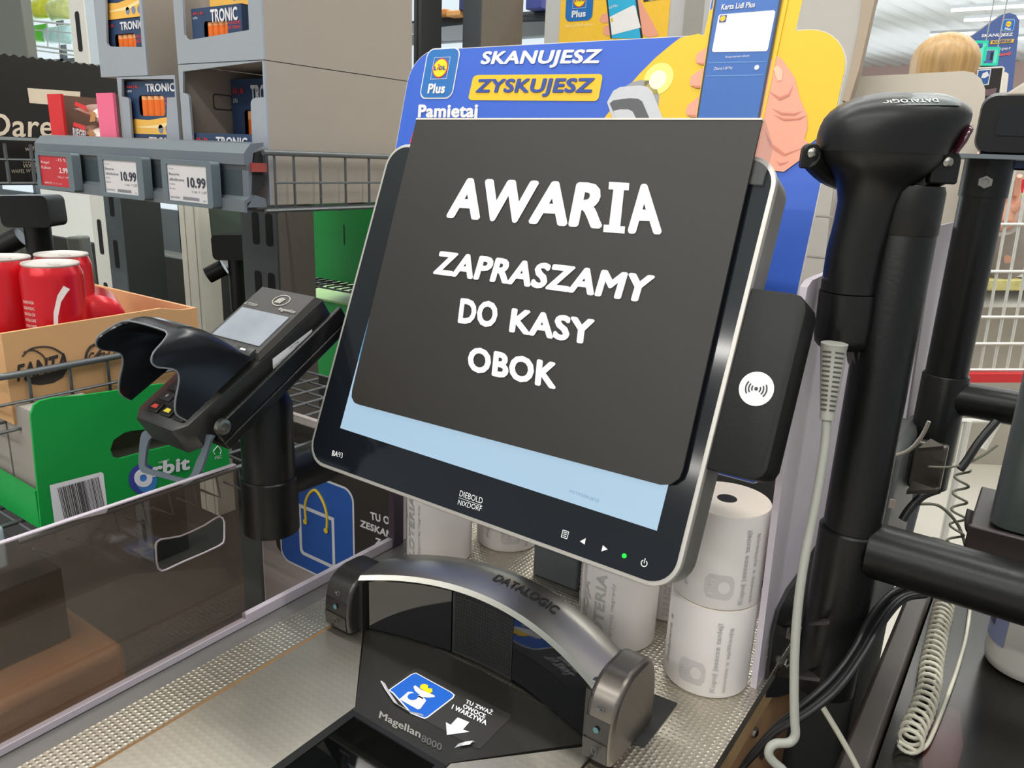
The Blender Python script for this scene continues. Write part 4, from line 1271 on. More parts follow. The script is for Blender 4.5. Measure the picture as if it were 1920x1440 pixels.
zt3 = at(1690, 818, 'y', 0.86).z
MB().m(M_CABG).box(-0.30, 0.80, 0.0, -0.090, 1.0, zt3).build('body', cb, bevel=0.01)
path = smooth([tuple(at(x, y, 'y', 0.79)) for x, y in ((1560, 856), (1600, 860), (1660, 856), (1690, 851), (1712, 838), (1730, 815), (1742, 790))], 5)
MB().m(mat('cabinet_trim', (150, 142, 130), 0.4)).tube(path, 0.0018, 8).build('trim_strip', cb)
b = MB().m(mat('cabinet_sticker', (176, 160, 150), 0.6)).fbox(YF(0.80), at(1668, 938, 'y', 0.8).x, at(1668, 952, 'y', 0.8).z, 0.0, at(1680, 938, 'y', 0.8).x, at(1680, 938, 'y', 0.8).z, 0.0008)
b.build('sticker', cb)
# ================================================================== SHELF TOWER ON THE LEFT
XS = -0.78          # side plane of the shelf tower
YR = 0.5824         # plane of its price rail
M_RAIL = mat('rail_grey', (100, 108, 114), 0.38, noise=0.05)
M_RAILD = mat('rail_insert', (58, 68, 74), 0.5)
M_WIRE = mat('wire_grey', (92, 96, 98), 0.4, 0.3)
shelf = thing('wire_shelf', (-1.03, 0.75, 1.20), 'upper grey wire shelf with price rail carrying the battery cartons', 'shelf')
xl, xr = -1.272, XS
b = MB().m(M_RAIL)
prof = [(0.606, 1.285), (0.588, 1.283), (0.578, 1.272), (0.5775, 1.2595), (0.5805, 1.2595), (0.583, 1.254), (0.583, 1.224), (0.579, 1.221), (0.5755, 1.220), (0.5755, 1.2065), (0.579, 1.2060), (0.5790, 1.2165), (0.588, 1.221), (0.588, 1.258), (0.592, 1.276), (0.606, 1.281)]
b.hull([[(xl, y, z) for y, z in prof], [(xr, y, z) for y, z in prof]])
b.build('price_rail', shelf, sm=0)
b = MB().m(M_RAILD).box(xl + 0.01, 0.5825, 1.2245, at(405, 350, 'y', YR).x + 0.05, 0.5835, 1.2535)
b.build('rail_insert', shelf)
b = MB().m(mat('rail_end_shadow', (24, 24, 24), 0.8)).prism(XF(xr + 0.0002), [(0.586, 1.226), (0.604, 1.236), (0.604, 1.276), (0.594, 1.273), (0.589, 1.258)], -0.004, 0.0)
b.m(M_RAIL).prism(XF(xr + 0.0002), [(0.580, 1.212), (0.606, 1.212), (0.604, 1.222), (0.590, 1.226)], -0.004, 0.001)
b.build('rail_end', shelf)
b = MB().m(mat('rail_clip_red', (150, 60, 50), 0.5)).box(xr - 0.012, 0.586, 1.252, xr + 0.004, 0.606, 1.262)
b.build('clip', shelf)
b = MB().m(M_WIRE)
def side_y(px, py): return at(px, py, 'x', XS + 0.006).y
X1 = XS + 0.006
b.tube([(X1, 0.600, 1.274), (X1, 1.02, 1.274)], 0.0034, 8)
b.tube([(X1, 0.615, 1.240), (X1, 1.02, 1.240)], 0.0016, 6)
b.tube([(X1, 0.600, 1.208), (X1, 1.02, 1.208)], 0.0026, 6)
for px in (517, 553, 602, 649, 693, 735, 775):
    y = side_y(px, 340)
    b.tube([(X1 - 0.001, y, 1.274), (X1 - 0.001, y, 1.210), (X1 - 0.006, y, 1.206), (X1 - 0.06, y, 1.206)], 0.0017, 6)
for i in range(11):
    x = xl + 0.02 + i * 0.046
    b.tube([(x, 0.60, 1.210), (x, 1.02, 1.210)], 0.0018, 6)
for y in (0.62, 0.72, 0.82, 0.92, 1.01):
    b.tube([(xl, y, 1.2065), (X1, y, 1.2065)], 0.002, 6)
b.build('basket', shelf, sm=60)

# electronic price tags on the rail
M_TAGF = mat('tag_frame_grey', (98, 111, 117), 0.42)
M_TAGW = mat('tag_display', (206, 206, 208), 0.4, noise=0.02)
M_TAGR = mat('tag_display_red', (190, 34, 42), 0.4)
M_TINK = mat('tag_ink', (52, 56, 70), 0.5)
M_TINK2 = mat('tag_small_ink', (120, 122, 130), 0.5)
M_TWH = mat('tag_white_ink', (240, 215, 215), 0.5)
FT_ = YF(0.5635)
def price_tag(o4, i4, label, red, words):
    q = [FT_.p(*FT_.uv(*p)) for p in o4]
    c = sum(q, V3((0, 0, 0))) / 4
    t = thing('price_tag', (c.x, 0.57, q[3].z), label, 'price tag', 'electronic price tags on the rail')
    b = MB().m(M_TAGF)
    oo = FT_.poly(o4); ii = FT_.poly(i4)
    u0 = (oo[0][0] + oo[3][0]) / 2; u1 = (oo[1][0] + oo[2][0]) / 2; v1 = (oo[0][1] + oo[1][1]) / 2; v0 = (oo[2][1] + oo[3][1]) / 2
    a0 = (ii[0][0] + ii[3][0]) / 2; a1 = (ii[1][0] + ii[2][0]) / 2; w1 = (ii[0][1] + ii[1][1]) / 2; w0 = (ii[2][1] + ii[3][1]) / 2
    b.plate(FT_, [rrect(u0, v0, u1, v1, 0.004), rrect(a0, w0, a1, w1, 0.001)], -0.012, 0.0)
    b.build('frame', t, bevel=0.0012)
    b = MB().m(M_TAGR if red else M_TAGW).fbox(FT_, a0 - 0.001, w0 - 0.001, -0.006, a1 + 0.001, w1 + 0.001, -0.0016)
    W_, H_ = a1 - a0, w1 - w0
    for txt, x0, y0, x1, y1, ink, of in words:
        b.m(ink).text(FT_, txt, (a0 + x0 * W_, w0 + y0 * H_), (a0 + x1 * W_, w0 + y0 * H_), (a0 + x0 * W_, w0 + y1 * H_), -0.0012, of, px=False)
    if not red:
        b.m(M_TINK2)
        for k in range(16):
            x = a0 + W_ * (0.36 + k * 0.026)
            b.flat(FT_, [(x, w0 + H_ * 0.05), (x + W_ * 0.012 * (1 + k % 2 * 0.6), w0 + H_ * 0.05), (x + W_ * 0.012, w0 + H_ * 0.14), (x, w0 + H_ * 0.14)], -0.0012)
    b.build('display', t, sm=0)
w = [('Tronic', 0.04, 0.86, 0.17, 0.90, M_TINK2, 0.0), ('Baterie', 0.04, 0.70, 0.30, 0.77, M_TINK2, 0.01), ('alkaliczne', 0.04, 0.55, 0.42, 0.63, M_TINK2, 0.01), ('różne', 0.04, 0.44, 0.17, 0.49, M_TINK2, 0.0), ('8 szt.', 0.04, 0.31, 0.18, 0.36, M_TINK2, 0.0), ('10.99', 0.50, 0.40, 0.95, 0.68, M_TINK, 0.03), ('1 szt. = 1,37', 0.60, 0.25, 0.96, 0.33, M_TINK2, 0.01), ('8037058', 0.04, 0.07, 0.27, 0.12, M_TINK2, 0.0), ('AA', 0.86, 0.05, 0.94, 0.09, M_TINK2, 0.0)]
w2 = [list(x) for x in w]; w2[-1] = ('AAA',) + tuple(w[-1][1:]); w2 = [tuple(x) for x in w2]
price_tag([(299, 299), (394, 302), (401, 391), (309, 382)], [(310, 308), (384, 311), (391, 384), (317, 374)], 'white 10.99 price tag nearest the right end of the rail', False, w)
price_tag([(180, 291), (264, 293), (273, 376), (192, 367)], [(190, 300), (252, 302), (262, 369), (199, 359)], 'white 10.99 price tag in the middle of the rail', False, w2)
price_tag([(64, 285), (131, 286), (143, 361), (73, 352)], [(70, 292), (122, 293), (132, 355), (79, 345)], 'red price tag at the left end of the rail', True, [('Riegel', 0.05, 0.72, 0.35, 0.82, M_TWH, 0.0), ('Kakao', 0.05, 0.56, 0.38, 0.66, M_TWH, 0.0), ('-15 %', 0.62, 0.84, 0.95, 0.94, M_TWH, 0.0), ('2.99', 0.68, 0.46, 0.98, 0.64, M_TWH, 0.03), ('100 g = 1,99', 0.60, 0.28, 0.98, 0.36, M_TWH, 0.0), ('8003722 11 11 111', 0.1, 0.07, 0.7, 0.13, M_TWH, 0.0)])

# battery cartons and the packs in them
M_KRAFT = mat('carton_grey_brown', (160, 150, 139), 0.75, noise=0.04, scale=25)
M_CFRONT = mat('carton_blue_grey', (152, 158, 166), 0.65, noise=0.05, scale=25)
M_PKBL = mat('pack_dark_blue', (46, 66, 98), 0.35, noise=0.12, scale=12)
M_PKYE = mat('pack_amber', (246, 186, 84), 0.35, noise=0.15, scale=18)
M_PKYL = mat('pack_pale_flare', (250, 222, 160), 0.4)
M_CELL = mat('battery_orange', (232, 112, 28), 0.28, noise=0.1)
M_CELLD = mat('battery_band', (240, 170, 110), 0.3)
M_PKRED = mat('pack_red_ink', (220, 62, 60), 0.5)
YC = 0.6175
FC = YF(YC)
def carton(name, lx, rx, z0, z1, win, label, depth=0.25, turn=None, rim=True):
    """open-fronted corrugated tray: front with a cut-out, two sides, back and base"""
    t = thing(name, ((lx + rx) / 2, YC + depth / 2, z0), label, 'carton', 'battery cartons on the upper shelf')
    wloop = FC.poly(win)
    wloop = [(min(max(u, lx + 0.003), rx - 0.003), min(max(v, z0 + 0.003), z1 - 0.0008)) for u, v in wloop]
    b = MB().m(M_CFRONT).plate(FC, [[(lx, z0), (rx, z0), (rx, z1), (lx, z1)], wloop], -0.003, 0.0)
    b.build('front', t, sm=0)
    MB().m(M_KRAFT).box(rx - 0.003, YC + 0.0031, z0, rx, YC + depth, z1).build('side_wall', t)
    MB().m(M_KRAFT).box(lx, YC + 0.0031, z0, lx + 0.003, YC + depth, z1).build('side_wall', t)
    MB().m(M_KRAFT).box(lx + 0.003, YC + depth - 0.003, z0, rx - 0.003, YC + depth, z1).build('back_wall', t)
    MB().m(M_KRAFT).box(lx + 0.003, YC + 0.0031, z0, rx - 0.003, YC + depth - 0.003, z0 + 0.003).build('base', t)
    return t
def fx(px, py): return at(px, py, 'y', YC).x
def fz(px, py): return at(px, py, 'y', YC).z
zs = fz(500, 112)
xa0, xa1 = fx(337, 170), -0.7875
c_aal = carton('battery_carton', xa0, xa1, 1.2135, zs - 0.0005, [(343, 134), (500, 110), (502, 182), (479, 183), (472, 187), (470, 193), (474, 300), (364, 300), (354, 182), (350, 176), (343, 174)], 'grey-brown carton with AA battery packs standing on the shelf rail at the right')
c_aau = carton('battery_carton', xa0, xa1, zs + 0.0005, zs + 0.15, [(337, -100), (345, 65), (348, 72), (354, 75), (467, 56), (460, -100)], 'grey-brown carton with AA battery packs stacked on top of the right one')
b0, b1 = fx(181, 40), fx(270, 60)
zs2 = fz(250, 143)
c_3l = carton('battery_carton', fx(222, 180), fx(332, 200), 1.2135, zs2 - 0.0005, [(228, 148), (336, 148), (333, 182), (313, 183), (312, 300), (250, 300), (242, 190), (240, 184), (235, 182), (228, 181)], 'smaller grey carton with AAA battery packs on the rail beside the chocolate tray', 0.2)
hh = FC
FW = XF(xa0 + 0.0031)
b = MB().m(mat('hand_hole_shadow', (60, 54, 50), 0.8)).plate(FW, [rrect(YC + 0.045, 1.325, YC + 0.075, 1.345, 0.004), rrect(YC + 0.0465, 1.3265, YC + 0.0735, 1.3435, 0.003)], 0.0, 0.0005)
b.build('hand_hole', c_aal.children[2], sm=0)
c_3u = carton('battery_carton', fx(188, 130), fx(270, 60), zs2 + 0.0005, zs2 + 0.165, [(194, -100), (200, 81), (203, 86), (210, 87.5), (266, 88), (262, -100)], 'smaller grey carton with AAA battery packs stacked on the left one', 0.2)
lab(c_aal.children[1], 'right side wall with the hand-hole')

def battery_pack(lx, z0, w, h, y, label, kind, tlo=0.80, box='r'):
    llim, rlim = {'r': (xa0, xa1), 'lo': (fx(222, 180), fx(332, 200)), 'hi': (fx(188, 130), fx(270, 60))}[box]
    lx = max(lx, llim + 0.0045)
    w = min(w, rlim - 0.0045 - lx)
    F = Fr((lx, y, z0), (1, 0, 0), (0, 0, 1))
    t = thing('battery_pack', (lx + w / 2, y + 0.009, z0), label, 'battery pack', 'battery packs in the cartons')
    b = MB().m(M_PKBL).plate(F, [[(0, 0), (w, 0), (w, h), (0, h)], rrect(w * 0.24, h * 0.36, w * 0.72, h * 0.74, w * 0.05)], -0.001, 0.0)
    b.fbox(F, 0, 0, -0.018, w, h, -0.016)
    b.fbox(F, 0, 0, -0.016, 0.001, h, -0.001).fbox(F, w - 0.001, 0, -0.016, w, h, -0.001).fbox(F, 0, h - 0.001, -0.016, w, h, -0.001).fbox(F, 0, 0, -0.016, w, 0.001, -0.001)
    b.m(M_PKYE).flat(F, [(0, 0.0), (w, 0.0), (w, h * 0.33), (w * 0.8, h * 0.35), (w * 0.4, h * 0.28), (w * 0.15, h * 0.30), (0, h * 0.26)], 0.0003)
    b.m(M_PKYL).flat(F, [(w * 0.1, h * 0.14), (w * 0.6, h * 0.2), (w, h * 0.32), (w, h * 0.26), (w * 0.6, h * 0.13)], 0.0005)
    b.m(M_WHITE).text(F, 'TRONIC', (w * 0.40, h * tlo), (w * 0.93, h * tlo), (w * 0.40, h * 0.95), 0.0005, 0.035, px=False)
    b.m(M_PKRED).text(F, kind, (w * 0.04, h * 0.86), (w * 0.26, h * 0.86), (w * 0.04, h * 0.93), 0.0005, 0.02, px=False)
    b.text(F, 'ALKALINE', (w * 0.74, h * 0.64), (w * 0.98, h * 0.64), (w * 0.74, h * 0.70), 0.0005, 0.0, px=False)
    b.text(F, 'BATTERIES', (w * 0.74, h * 0.55), (w * 0.98, h * 0.55), (w * 0.74, h * 0.61), 0.0005, 0.0, px=False)
    b.m(M_WHITE).text(F, 'LR6' if kind[2] != 'A' else 'LR03', (w * 0.04, h * 0.80), (w * 0.13, h * 0.80), (w * 0.04, h * 0.84), 0.0005, 0.0, px=False)
    b.m(mat('pack_icon_blue', (120, 134, 160), 0.5))
    for k in range(3):
        b.flat(F, circ(w * (0.62 + 0.13 * k), h * 0.12, w * 0.045, 14), 0.0005)
    b.build('sleeve', t, sm=0)
    n = 4
    cw = w * 0.46 / n
    for k in range(n):
        q = F.p(w * 0.25 + cw * (k + 0.5), 0, -0.008)
        b = MB().m(M_CELL).lathe((q.x, q.y, z0), [(0.001, h * 0.34), (cw * 0.49, h * 0.345), (cw * 0.49, h * 0.66)], 16)
        b.m(M_CELLD).lathe((q.x, q.y, z0), [(cw * 0.49, h * 0.66), (cw * 0.48, h * 0.73), (cw * 0.2, h * 0.735), (cw * 0.2, h * 0.75), (0.0005, h * 0.75)], 16)
        b.build('battery', t, sm=50)
    return t
# pack sizes follow the visible ones
yp = YC + 0.008
p_ = at(238, 252, 'y', yp); q_ = at(331, 150, 'y', yp)
w3, h3 = q_.x - p_.x, q_.z - p_.z
battery_pack(p_.x, p_.z, w3, h3, yp, 'AAA battery pack wholly visible in the lower left carton', 'AAA | 8x', box='lo')
lo = at(241, 271, 'y', YC + 0.008)
battery_pack(at(240, 262, 'y', YC + 0.004).x, 1.2172, w3, at(241, 250, 'y', YC + 0.004).z - 1.2172, YC + 0.006, 'AAA battery pack showing only its TRONIC line above the rail', 'AAA | 8x', box='lo')
p_ = at(200, 87, 'y', yp); q_ = at(290, 29, 'y', yp)
battery_pack(p_.x - 0.004, q_.z - h3, w3, h3, yp, 'AAA battery pack with orange cells in the window of the upper left carton', 'AAA | 8x', box='hi')
battery_pack(p_.x - 0.006, q_.z + 0.0006, w3, h3, yp - 0.001, 'AAA battery pack high in the upper left carton, only its amber foot showing', 'AAA | 8x', box='hi')
ya = YC + 0.008
p_ = at(358, 17, 'y', ya)
w2_, h2_ = 0.098, 0.108
h2_ = p_.z - zs - 0.0045
battery_pack(p_.x, p_.z - h2_, w2_, h2_, ya, 'AA battery pack in the window of the upper right carton', 'AA | 8x', 0.70)
battery_pack(p_.x + 0.022, p_.z + 0.0006, w2_ * 0.8, 0.075, ya + 0.012, 'AA battery pack behind and above in the upper right carton', 'AA | 8x')
yb = at(432, 200, 'x', xa0 + 0.004).y
p_ = at(432, 149, 'y', yb)
battery_pack(p_.x, 1.2172, 0.105, p_.z - 1.2172, yb, 'AA battery pack standing at the back of the lower right carton', 'AA | 8x')
p_ = at(364, 249, 'y', YC + 0.006)
battery_pack(p_.x, 1.2172, at(473, 249, 'y', YC + 0.006).x - p_.x, p_.z - 1.2172, YC + 0.0052, 'AA battery pack lying low at the front of the lower right carton', 'AA | 8x')

# chocolate bars in their display tray
trayx0, trayx1 = at(93, 220, 'y', 0.612).x, at(228, 220, 'y', 0.612).x
tz1 = at(105, 176, 'y', 0.612).z
tr = thing('display_tray', ((trayx0 + trayx1) / 2, 0.66, 1.2135), 'red and pink display tray of chocolate bars at the left end of the shelf', 'tray')
px1 = at(118, 220, 'y', 0.612).x; px2 = at(187, 220, 'y', 0.612).x; px3 = at(218, 220, 'y', 0.612).x
M_TRRED = mat('tray_red', (214, 40, 42), 0.5); M_PINK = mat('tray_pink', (238, 108, 142), 0.5)
MB().m(M_TRRED).box(trayx0, 0.612, 1.2135, px1, 0.616, tz1).build('red_panel', tr)
MB().m(M_PINK).box(px2, 0.610, 1.2135, px3, 0.614, at(200, 174, 'y', 0.61).z).build('pink_panel', tr)
MB().m(mat('tray_brown', (120, 92, 80), 0.7)).box(px3 - 0.003, 0.6145, 1.2135, px3, 0.76, at(222, 178, 'y', 0.62).z).build('side_wall', tr)
MB().m(mat('tray_brown', (120, 92, 80), 0.7)).box(trayx0, 0.6165, 1.2135, trayx0 + 0.003, 0.76, tz1).build('side_wall', tr)
MB().m(mat('tray_brown', (120, 92, 80), 0.7)).box(trayx0 + 0.003, 0.64, 1.2135, px3 - 0.003, 0.755, 1.217).build('base', tr)
M_CHOC = mat('wrapper_chocolate', (150, 108, 92), 0.3, noise=0.3, scale=60); M_WRW = mat('wrapper_white', (226, 214, 204), 0.35, noise=0.1); M_WRG = mat('wrapper_caramel', (196, 136, 80), 0.4)
def bar(x0, x1, z, y, label, rot=0.0, txt=None, c=M_CHOC):
    w = x1 - x0
    t = thing('chocolate_bar', ((x0 + x1) / 2, y, z), label, 'chocolate bar', 'chocolate bars in the display tray')
    h = 0.026
    rows = []
    for i in range(13):
        s_ = i / 12.0
        k = min(1.0, 4.0 * min(s_, 1 - s_) + 0.12)
        x = x0 + w * s_
        dz = rot * (s_ - 0.5)
        rows.append([(x, y + 0.5 * 0.05 * cos(a), z + h * 0.5 + dz + 0.5 * h * k * sin(a)) for a in [2 * pi * j / 12 for j in range(12)]])
    b = MB()
    b.m(c).hull(rows[:7]); b.m(M_WRW).hull(rows[6:])
    F = Fr((x0, y - 0.026, z + rot * -0.3), (w, 0, rot), (0, 0, 1))
    if txt:
        b.m(M_WHITE).text(F, txt, (w * 0.02, 0.008), (w * 0.42, 0.008), (w * 0.02, 0.020), 0.0005, 0.03, px=False)
    b.m(M_WRG).flat(F, [(w * 0.45, 0.006), (w * 0.6, 0.010), (w * 0.62, 0.022), (w * 0.5, 0.024)], 0.0004)
    b.m(M_PKRED).flat(F, [(w * 0.02, 0.022), (w * 0.38, 0.020), (w * 0.36, 0.027), (w * 0.05, 0.028)], 0.0002)
    b.build('wrapper', t, sm=50)
cx0, cx1 = px1 + 0.002, px2 - 0.001
bar(cx0, cx1, 1.2175, 0.648, 'chocolate bar at the bottom of the tray, mostly below the rail', 0.006, None, M_WRW)
bar(cx0, cx1, 1.2450, 0.650, 'chocolate bar lowest in view just above the rail', -0.010, None, M_WRW)
bar(cx0, cx1, 1.2735, 0.648, 'chocolate bar with white lettering, second from the top of the tray', -0.012, 'RIEGEL')
bar(cx0 + 0.002, cx1, 1.3015, 0.652, 'topmost chocolate bar slanting over the others in the tray', -0.018, None, M_CHOC)
bar(cx0 + 0.006, cx1 - 0.004, 1.3180, 0.700, 'chocolate bar with caramel end behind the topmost one', -0.008, None, M_WRG)

# ------------------------------------------------------------------ steel uprights of the shelving
M_UPR = mat('upright_dark', (62, 66, 70), 0.45, noise=0.06)
M_UPRT = mat('upright_taupe', (104, 97, 90), 0.5, noise=0.05)
M_UPRW = mat('upright_white', (206, 204, 196), 0.5)
M_SLOT = mat('slot_shadow_gap', (14, 16, 18), 0.9)
def upright(px0, px1, px2, py, y, z0, z1, mf, ms, label, slots, dz=0.105, ph=0.0, sw=0.2):
    """square upright: front face px0..px1, side face px1..px2 at the height of pixel row py"""
    x0, x1 = at(px0, py, 'y', y).x, at(px1, py, 'y', y).x
    ys = at(px2, py, 'x', x1).y
    t = thing('shelf_upright', ((x0 + x1) / 2, (y + ys) / 2, z0), label, 'shelf upright', 'steel shelf uprights')
    b = MB().m(mf).box(x0, y, z0, x1, y + 0.004, z1).m(M_SLOT)
    F = YF(y)
    z = z0 + 0.05 + ph
    while z < z1 - 0.06:
        for r in ([0.5] if slots == 1 else [0.42, 0.80]):
            c = x0 + (x1 - x0) * r
            b.flat(F, rrect(c - (x1 - x0) * sw / 2, z, c + (x1 - x0) * sw / 2, z + dz * 0.55, (x1 - x0) * sw * 0.3, 2), 0.0004)
        z += dz
    b.build('slotted_face', t, sm=0)
    MB().m(ms).box(x0, y + 0.0041, z0, x1, ys, z1).build('body', t)
    return t
upright(455, 520, 590, 470, 0.90, 0.2205, 1.30, M_UPR, M_UPRT, 'dark slotted steel upright below the right end of the price rail', 2)
upright(204, 232, 308, 470, 0.98, 0.2205, 1.30, mat('upright_slate', (84, 92, 96), 0.45), mat('upright_black', (46, 48, 48), 0.5), 'blackish steel upright behind the left half of the price rail', 1, 0.12, 0.0, 0.3)
upright(868, 900, 980, 40, 1.08, 0.2205, 2.0, M_UPR, M_UPRT, 'taupe steel upright rising behind the promotion board', 1, 0.28, 0.185, 0.3)
upright(776, 790, 828, 40, 1.02, 0.2205, 2.0, mat('upright_black', (46, 48, 48), 0.5), mat('upright_black', (46, 48, 48), 0.5), 'narrow black upright beside the battery cartons', 1, 0.5, 0.0, 0.2)
upright(134, 162, 182, 60, 1.30, 0.2205, 1.9, M_UPRW, mat('upright_pale_blue', (172, 182, 190), 0.5), 'white slotted upright at the top left with dark hooks', 1, 0.2, 0.06, 0.3)
# pale post
x0, x1 = at(341, 480, 'y', 1.25).x, at(376, 480, 'y', 1.25).x
pst = thing('pale_post', ((x0 + x1) / 2, 1.3, 0), 'pale beige square post between the two dark uprights', 'post')
ys = at(412, 480, 'x', x1).y
MB().m(mat('post_beige', (206, 202, 188), 0.5)).box(x0, 1.25, 0.2205, x1, ys, 1.34).build('front_face', pst, bevel=0.002)
MB().m(mat('post_groove', (150, 146, 132), 0.6)).box(x0 + (x1 - x0) * 0.30, 1.2490, 0.2205, x0 + (x1 - x0) * 0.33, 1.2505, 1.34).build('groove', pst)
MB().m(mat('post_groove', (150, 146, 132), 0.6)).box(x0 + (x1 - x0) * 0.80, 1.2490, 0.2205, x0 + (x1 - x0) * 0.83, 1.2505, 1.34).build('groove', pst)

# ------------------------------------------------------------------ lower shelf: drinks carton, gum box, baskets
XB = XS
bk = thing('wire_basket', (-0.95, 0.42, 1.0), 'lower grey wire basket holding the open drinks carton', 'basket')
b = MB().m(M_WIRE)
zt_ = at(120, 686, 'x', XB).z
y0 = at(6, 707, 'x', XB).y
b.tube(smooth([(XB - 0.35, y0 - 0.020, zt_), (XB - 0.04, y0 - 0.020, zt_), (XB - 0.008, y0 - 0.014, zt_), (XB, y0 + 0.006, zt_), (XB, y0 + 0.06, zt_), (XB, 0.66, zt_)], 5), 0.0034, 8)
for dzz in (0.027, 0.053):
    b.tube(smooth([(XB - 0.35, y0 - 0.018, zt_ - dzz), (XB - 0.04, y0 - 0.018, zt_ - dzz), (XB - 0.006, y0 - 0.012, zt_ - dzz), (XB, y0 + 0.006, zt_ - dzz), (XB, 0.66, zt_ - dzz)], 5), 0.0015, 6)
for i in range(10):
    y = y0 + 0.022 + i * 0.038
    b.tube([(XB - 0.001, y, zt_), (XB - 0.001, y, zt_ - 0.053), (XB - 0.34, y, zt_ - 0.055)], 0.0017, 6)
for i in range(7):
    x = XB - 0.03 - i * 0.048
    b.tube([(x, y0 - 0.018, zt_), (x, y0 - 0.018, zt_ - 0.053), (x, 0.66, zt_ - 0.056)], 0.0017, 6)
b.build('wires', bk, sm=60)
# drinks carton
M_CARD = mat('drinks_carton_brown', (198, 152, 104), 0.75, noise=0.06, scale=30)
M_CARDI = mat('drinks_carton_inside', (206, 154, 112), 0.8, noise=0.08, scale=30)
XD = XB - 0.006
yd0, yd1 = at(4, 640, 'x', XD).y, at(371, 590, 'x', XD).y
zd_lo = at(100, 612, 'x', XD).z
zd_hi = at(371, 577, 'x', XD).z
zd0 = zt_ - 0.050
dc = thing('drinks_carton', (-0.93, (yd0 + yd1) / 2, zd0), 'open brown cardboard carton printed in black with drinks names, holding red cans', 'carton')
F = XF(XD)
b = MB().m(M_CARD).prism(F, [(yd0, zd0), (yd1, zd0), (yd1, zd_hi), (yd1 - 0.02, zd_hi), (at(235, 585, 'x', XD).y + 0.04, zd_lo + 0.003), (yd0, zd_lo)], -0.004, 0.0)
b.m(mat('carton_black_print', (48, 40, 36), 0.7))
n = 0.0005
b.text(F, 'FANTA', (32, 716), (128, 690), (33, 684), n, 0.035)
for lo_ in ([(42, 668), (55, 655), (75, 650), (98, 652), (118, 664), (122, 672)],):
    P = F.poly(lo_, n)
    b.tube([F.p(u, v, n) for u, v in smooth(P, 3)], 0.0008, 5)
P = F.poly([(45, 660), (62, 656), (80, 666), (86, 678)], n)
b.tube([F.p(u, v, n) for u, v in smooth(P, 3)], 0.0007, 5)
b.flat(F, F.poly([(44, 711), (128, 690), (118, 708), (100, 718), (76, 722), (56, 720)], n), n)
P = F.poly([(184, 644), (170, 650), (162, 664), (163, 676), (176, 672), (190, 655)], n)
b.tube([F.p(u, v, n) for u, v in smooth(P, 4)], 0.0013, 5)
b.text(F, 'Coca-Cola', (165, 680), (230, 662), (167, 662), n, 0.02)
b.build('near_wall', dc, sm=0)
MB().m(M_CARDI).box(-1.10, yd1 - 0.004, zd0, XD - 0.0041, yd1, zd_hi).build('end_wall', dc)
MB().m(M_CARD).box(-1.10, yd0, zd0, XD - 0.0041, yd0 + 0.004, zd_lo - 0.01).build('front_wall', dc)
MB().m(M_CARDI).box(-1.104, yd0, zd0, -1.10, yd1, zd_hi).build('far_wall', dc)
MB().m(M_CARDI).box(-1.10, yd0 + 0.004, zd0, XD - 0.0041, yd1 - 0.004, zd0 + 0.004).build('base', dc)
# cans
M_CAN = mat('can_red', (196, 22, 34), 0.24, 0.25, noise=0.05)
M_CANT = mat('can_aluminium', (196, 190, 184), 0.42, 0.25)
M_CANP = mat('can_white_print', (232, 220, 216), 0.35)
RC, HC = 0.0285, 0.112
def can(x, y, z, label, turn=0.0, script=False):
    t = thing('drink_can', (x, y, z), label, 'can', 'red drink cans in the drinks carton')
    b = MB().m(M_CAN)
    b.lathe((x, y, z), [(0.022, 0.0), (RC, 0.006), (RC, HC - 0.013), (RC * 0.975, HC - 0.009), (0.0252, HC - 0.0028)], 40)
    b.m(M_CANP)
    R2 = RC + 0.00025
    def cp(a, h): return (x + R2 * sin(a + turn), y - R2 * cos(a + turn), z + h)
    sw = [(0.55, 0.040), (0.42, 0.036), (0.34, 0.048), (0.40, 0.066), (0.58, 0.083), (0.80, 0.092), (1.0, 0.088), (0.86, 0.084), (0.66, 0.076), (0.52, 0.062), (0.48, 0.050), (0.55, 0.046), (0.75, 0.056), (0.72, 0.048)]
    if script:
        b.add([cp(a, h) for a, h in sw], [(0, 1, 2, 11, 13), (13, 11, 12), (2, 10, 11), (2, 3, 9, 10), (3, 4, 8, 9), (4, 5, 7, 8), (5, 6, 7)])
    for k in range(6):
        b.textf('SKŁADNIKI WODA CUKIER KOFEINA'[k * 2: k * 2 + 14], lambda u, v, h: cp(-0.75 + u * 0.55, 0.074 - k * 0.006 + v * 0.0030))
    b.build('body', t, sm=45)
    b = MB().m(M_CANT)
    b.lathe((x, y, z), [(0.0252, HC - 0.0028), (0.0262, HC - 0.0012), (0.0258, HC), (0.0246, HC - 0.0006), (0.0238, HC - 0.0022), (0.0, HC - 0.0022)], 40)
    b.build('lid', t, sm=45)
    MB().m(M_CANT).prism(Fr((x, y, z + HC - 0.0022), (1, 0, 0), (0, 1, 0)), circ(0.003, 0.002, 0.008, 16, 0.005), 0.0, 0.0012).build('pull_tab', t)
    return t
zc_ = zd0 + 0.0045
xa = XD - 0.045
c1 = dep(88, 560, at(88, 560, 'x', xa).dot(CF) - EYE.dot(CF))
tc = at(86, 492, 'x', XD - 0.040)
can(tc.x, tc.y + 0.004, tc.z - HC, 'red drink can nearest the viewer, standing in the drinks carton', 0.66, True)
can(tc.x - 0.054, tc.y - 0.018, tc.z - HC + 0.002, 'red drink can cut off at the left edge of the photo', 0.4)
can(tc.x - 0.052, tc.y + 0.040, tc.z - HC + 0.001, 'red drink can behind the two front ones', 0.0)
ly = at(146, 606, 'x', XD - 0.050)
l = can(ly.x + 0.010, ly.y + 0.016, ly.z, 'red drink can lying down, its end showing beside the front can', 0.0)
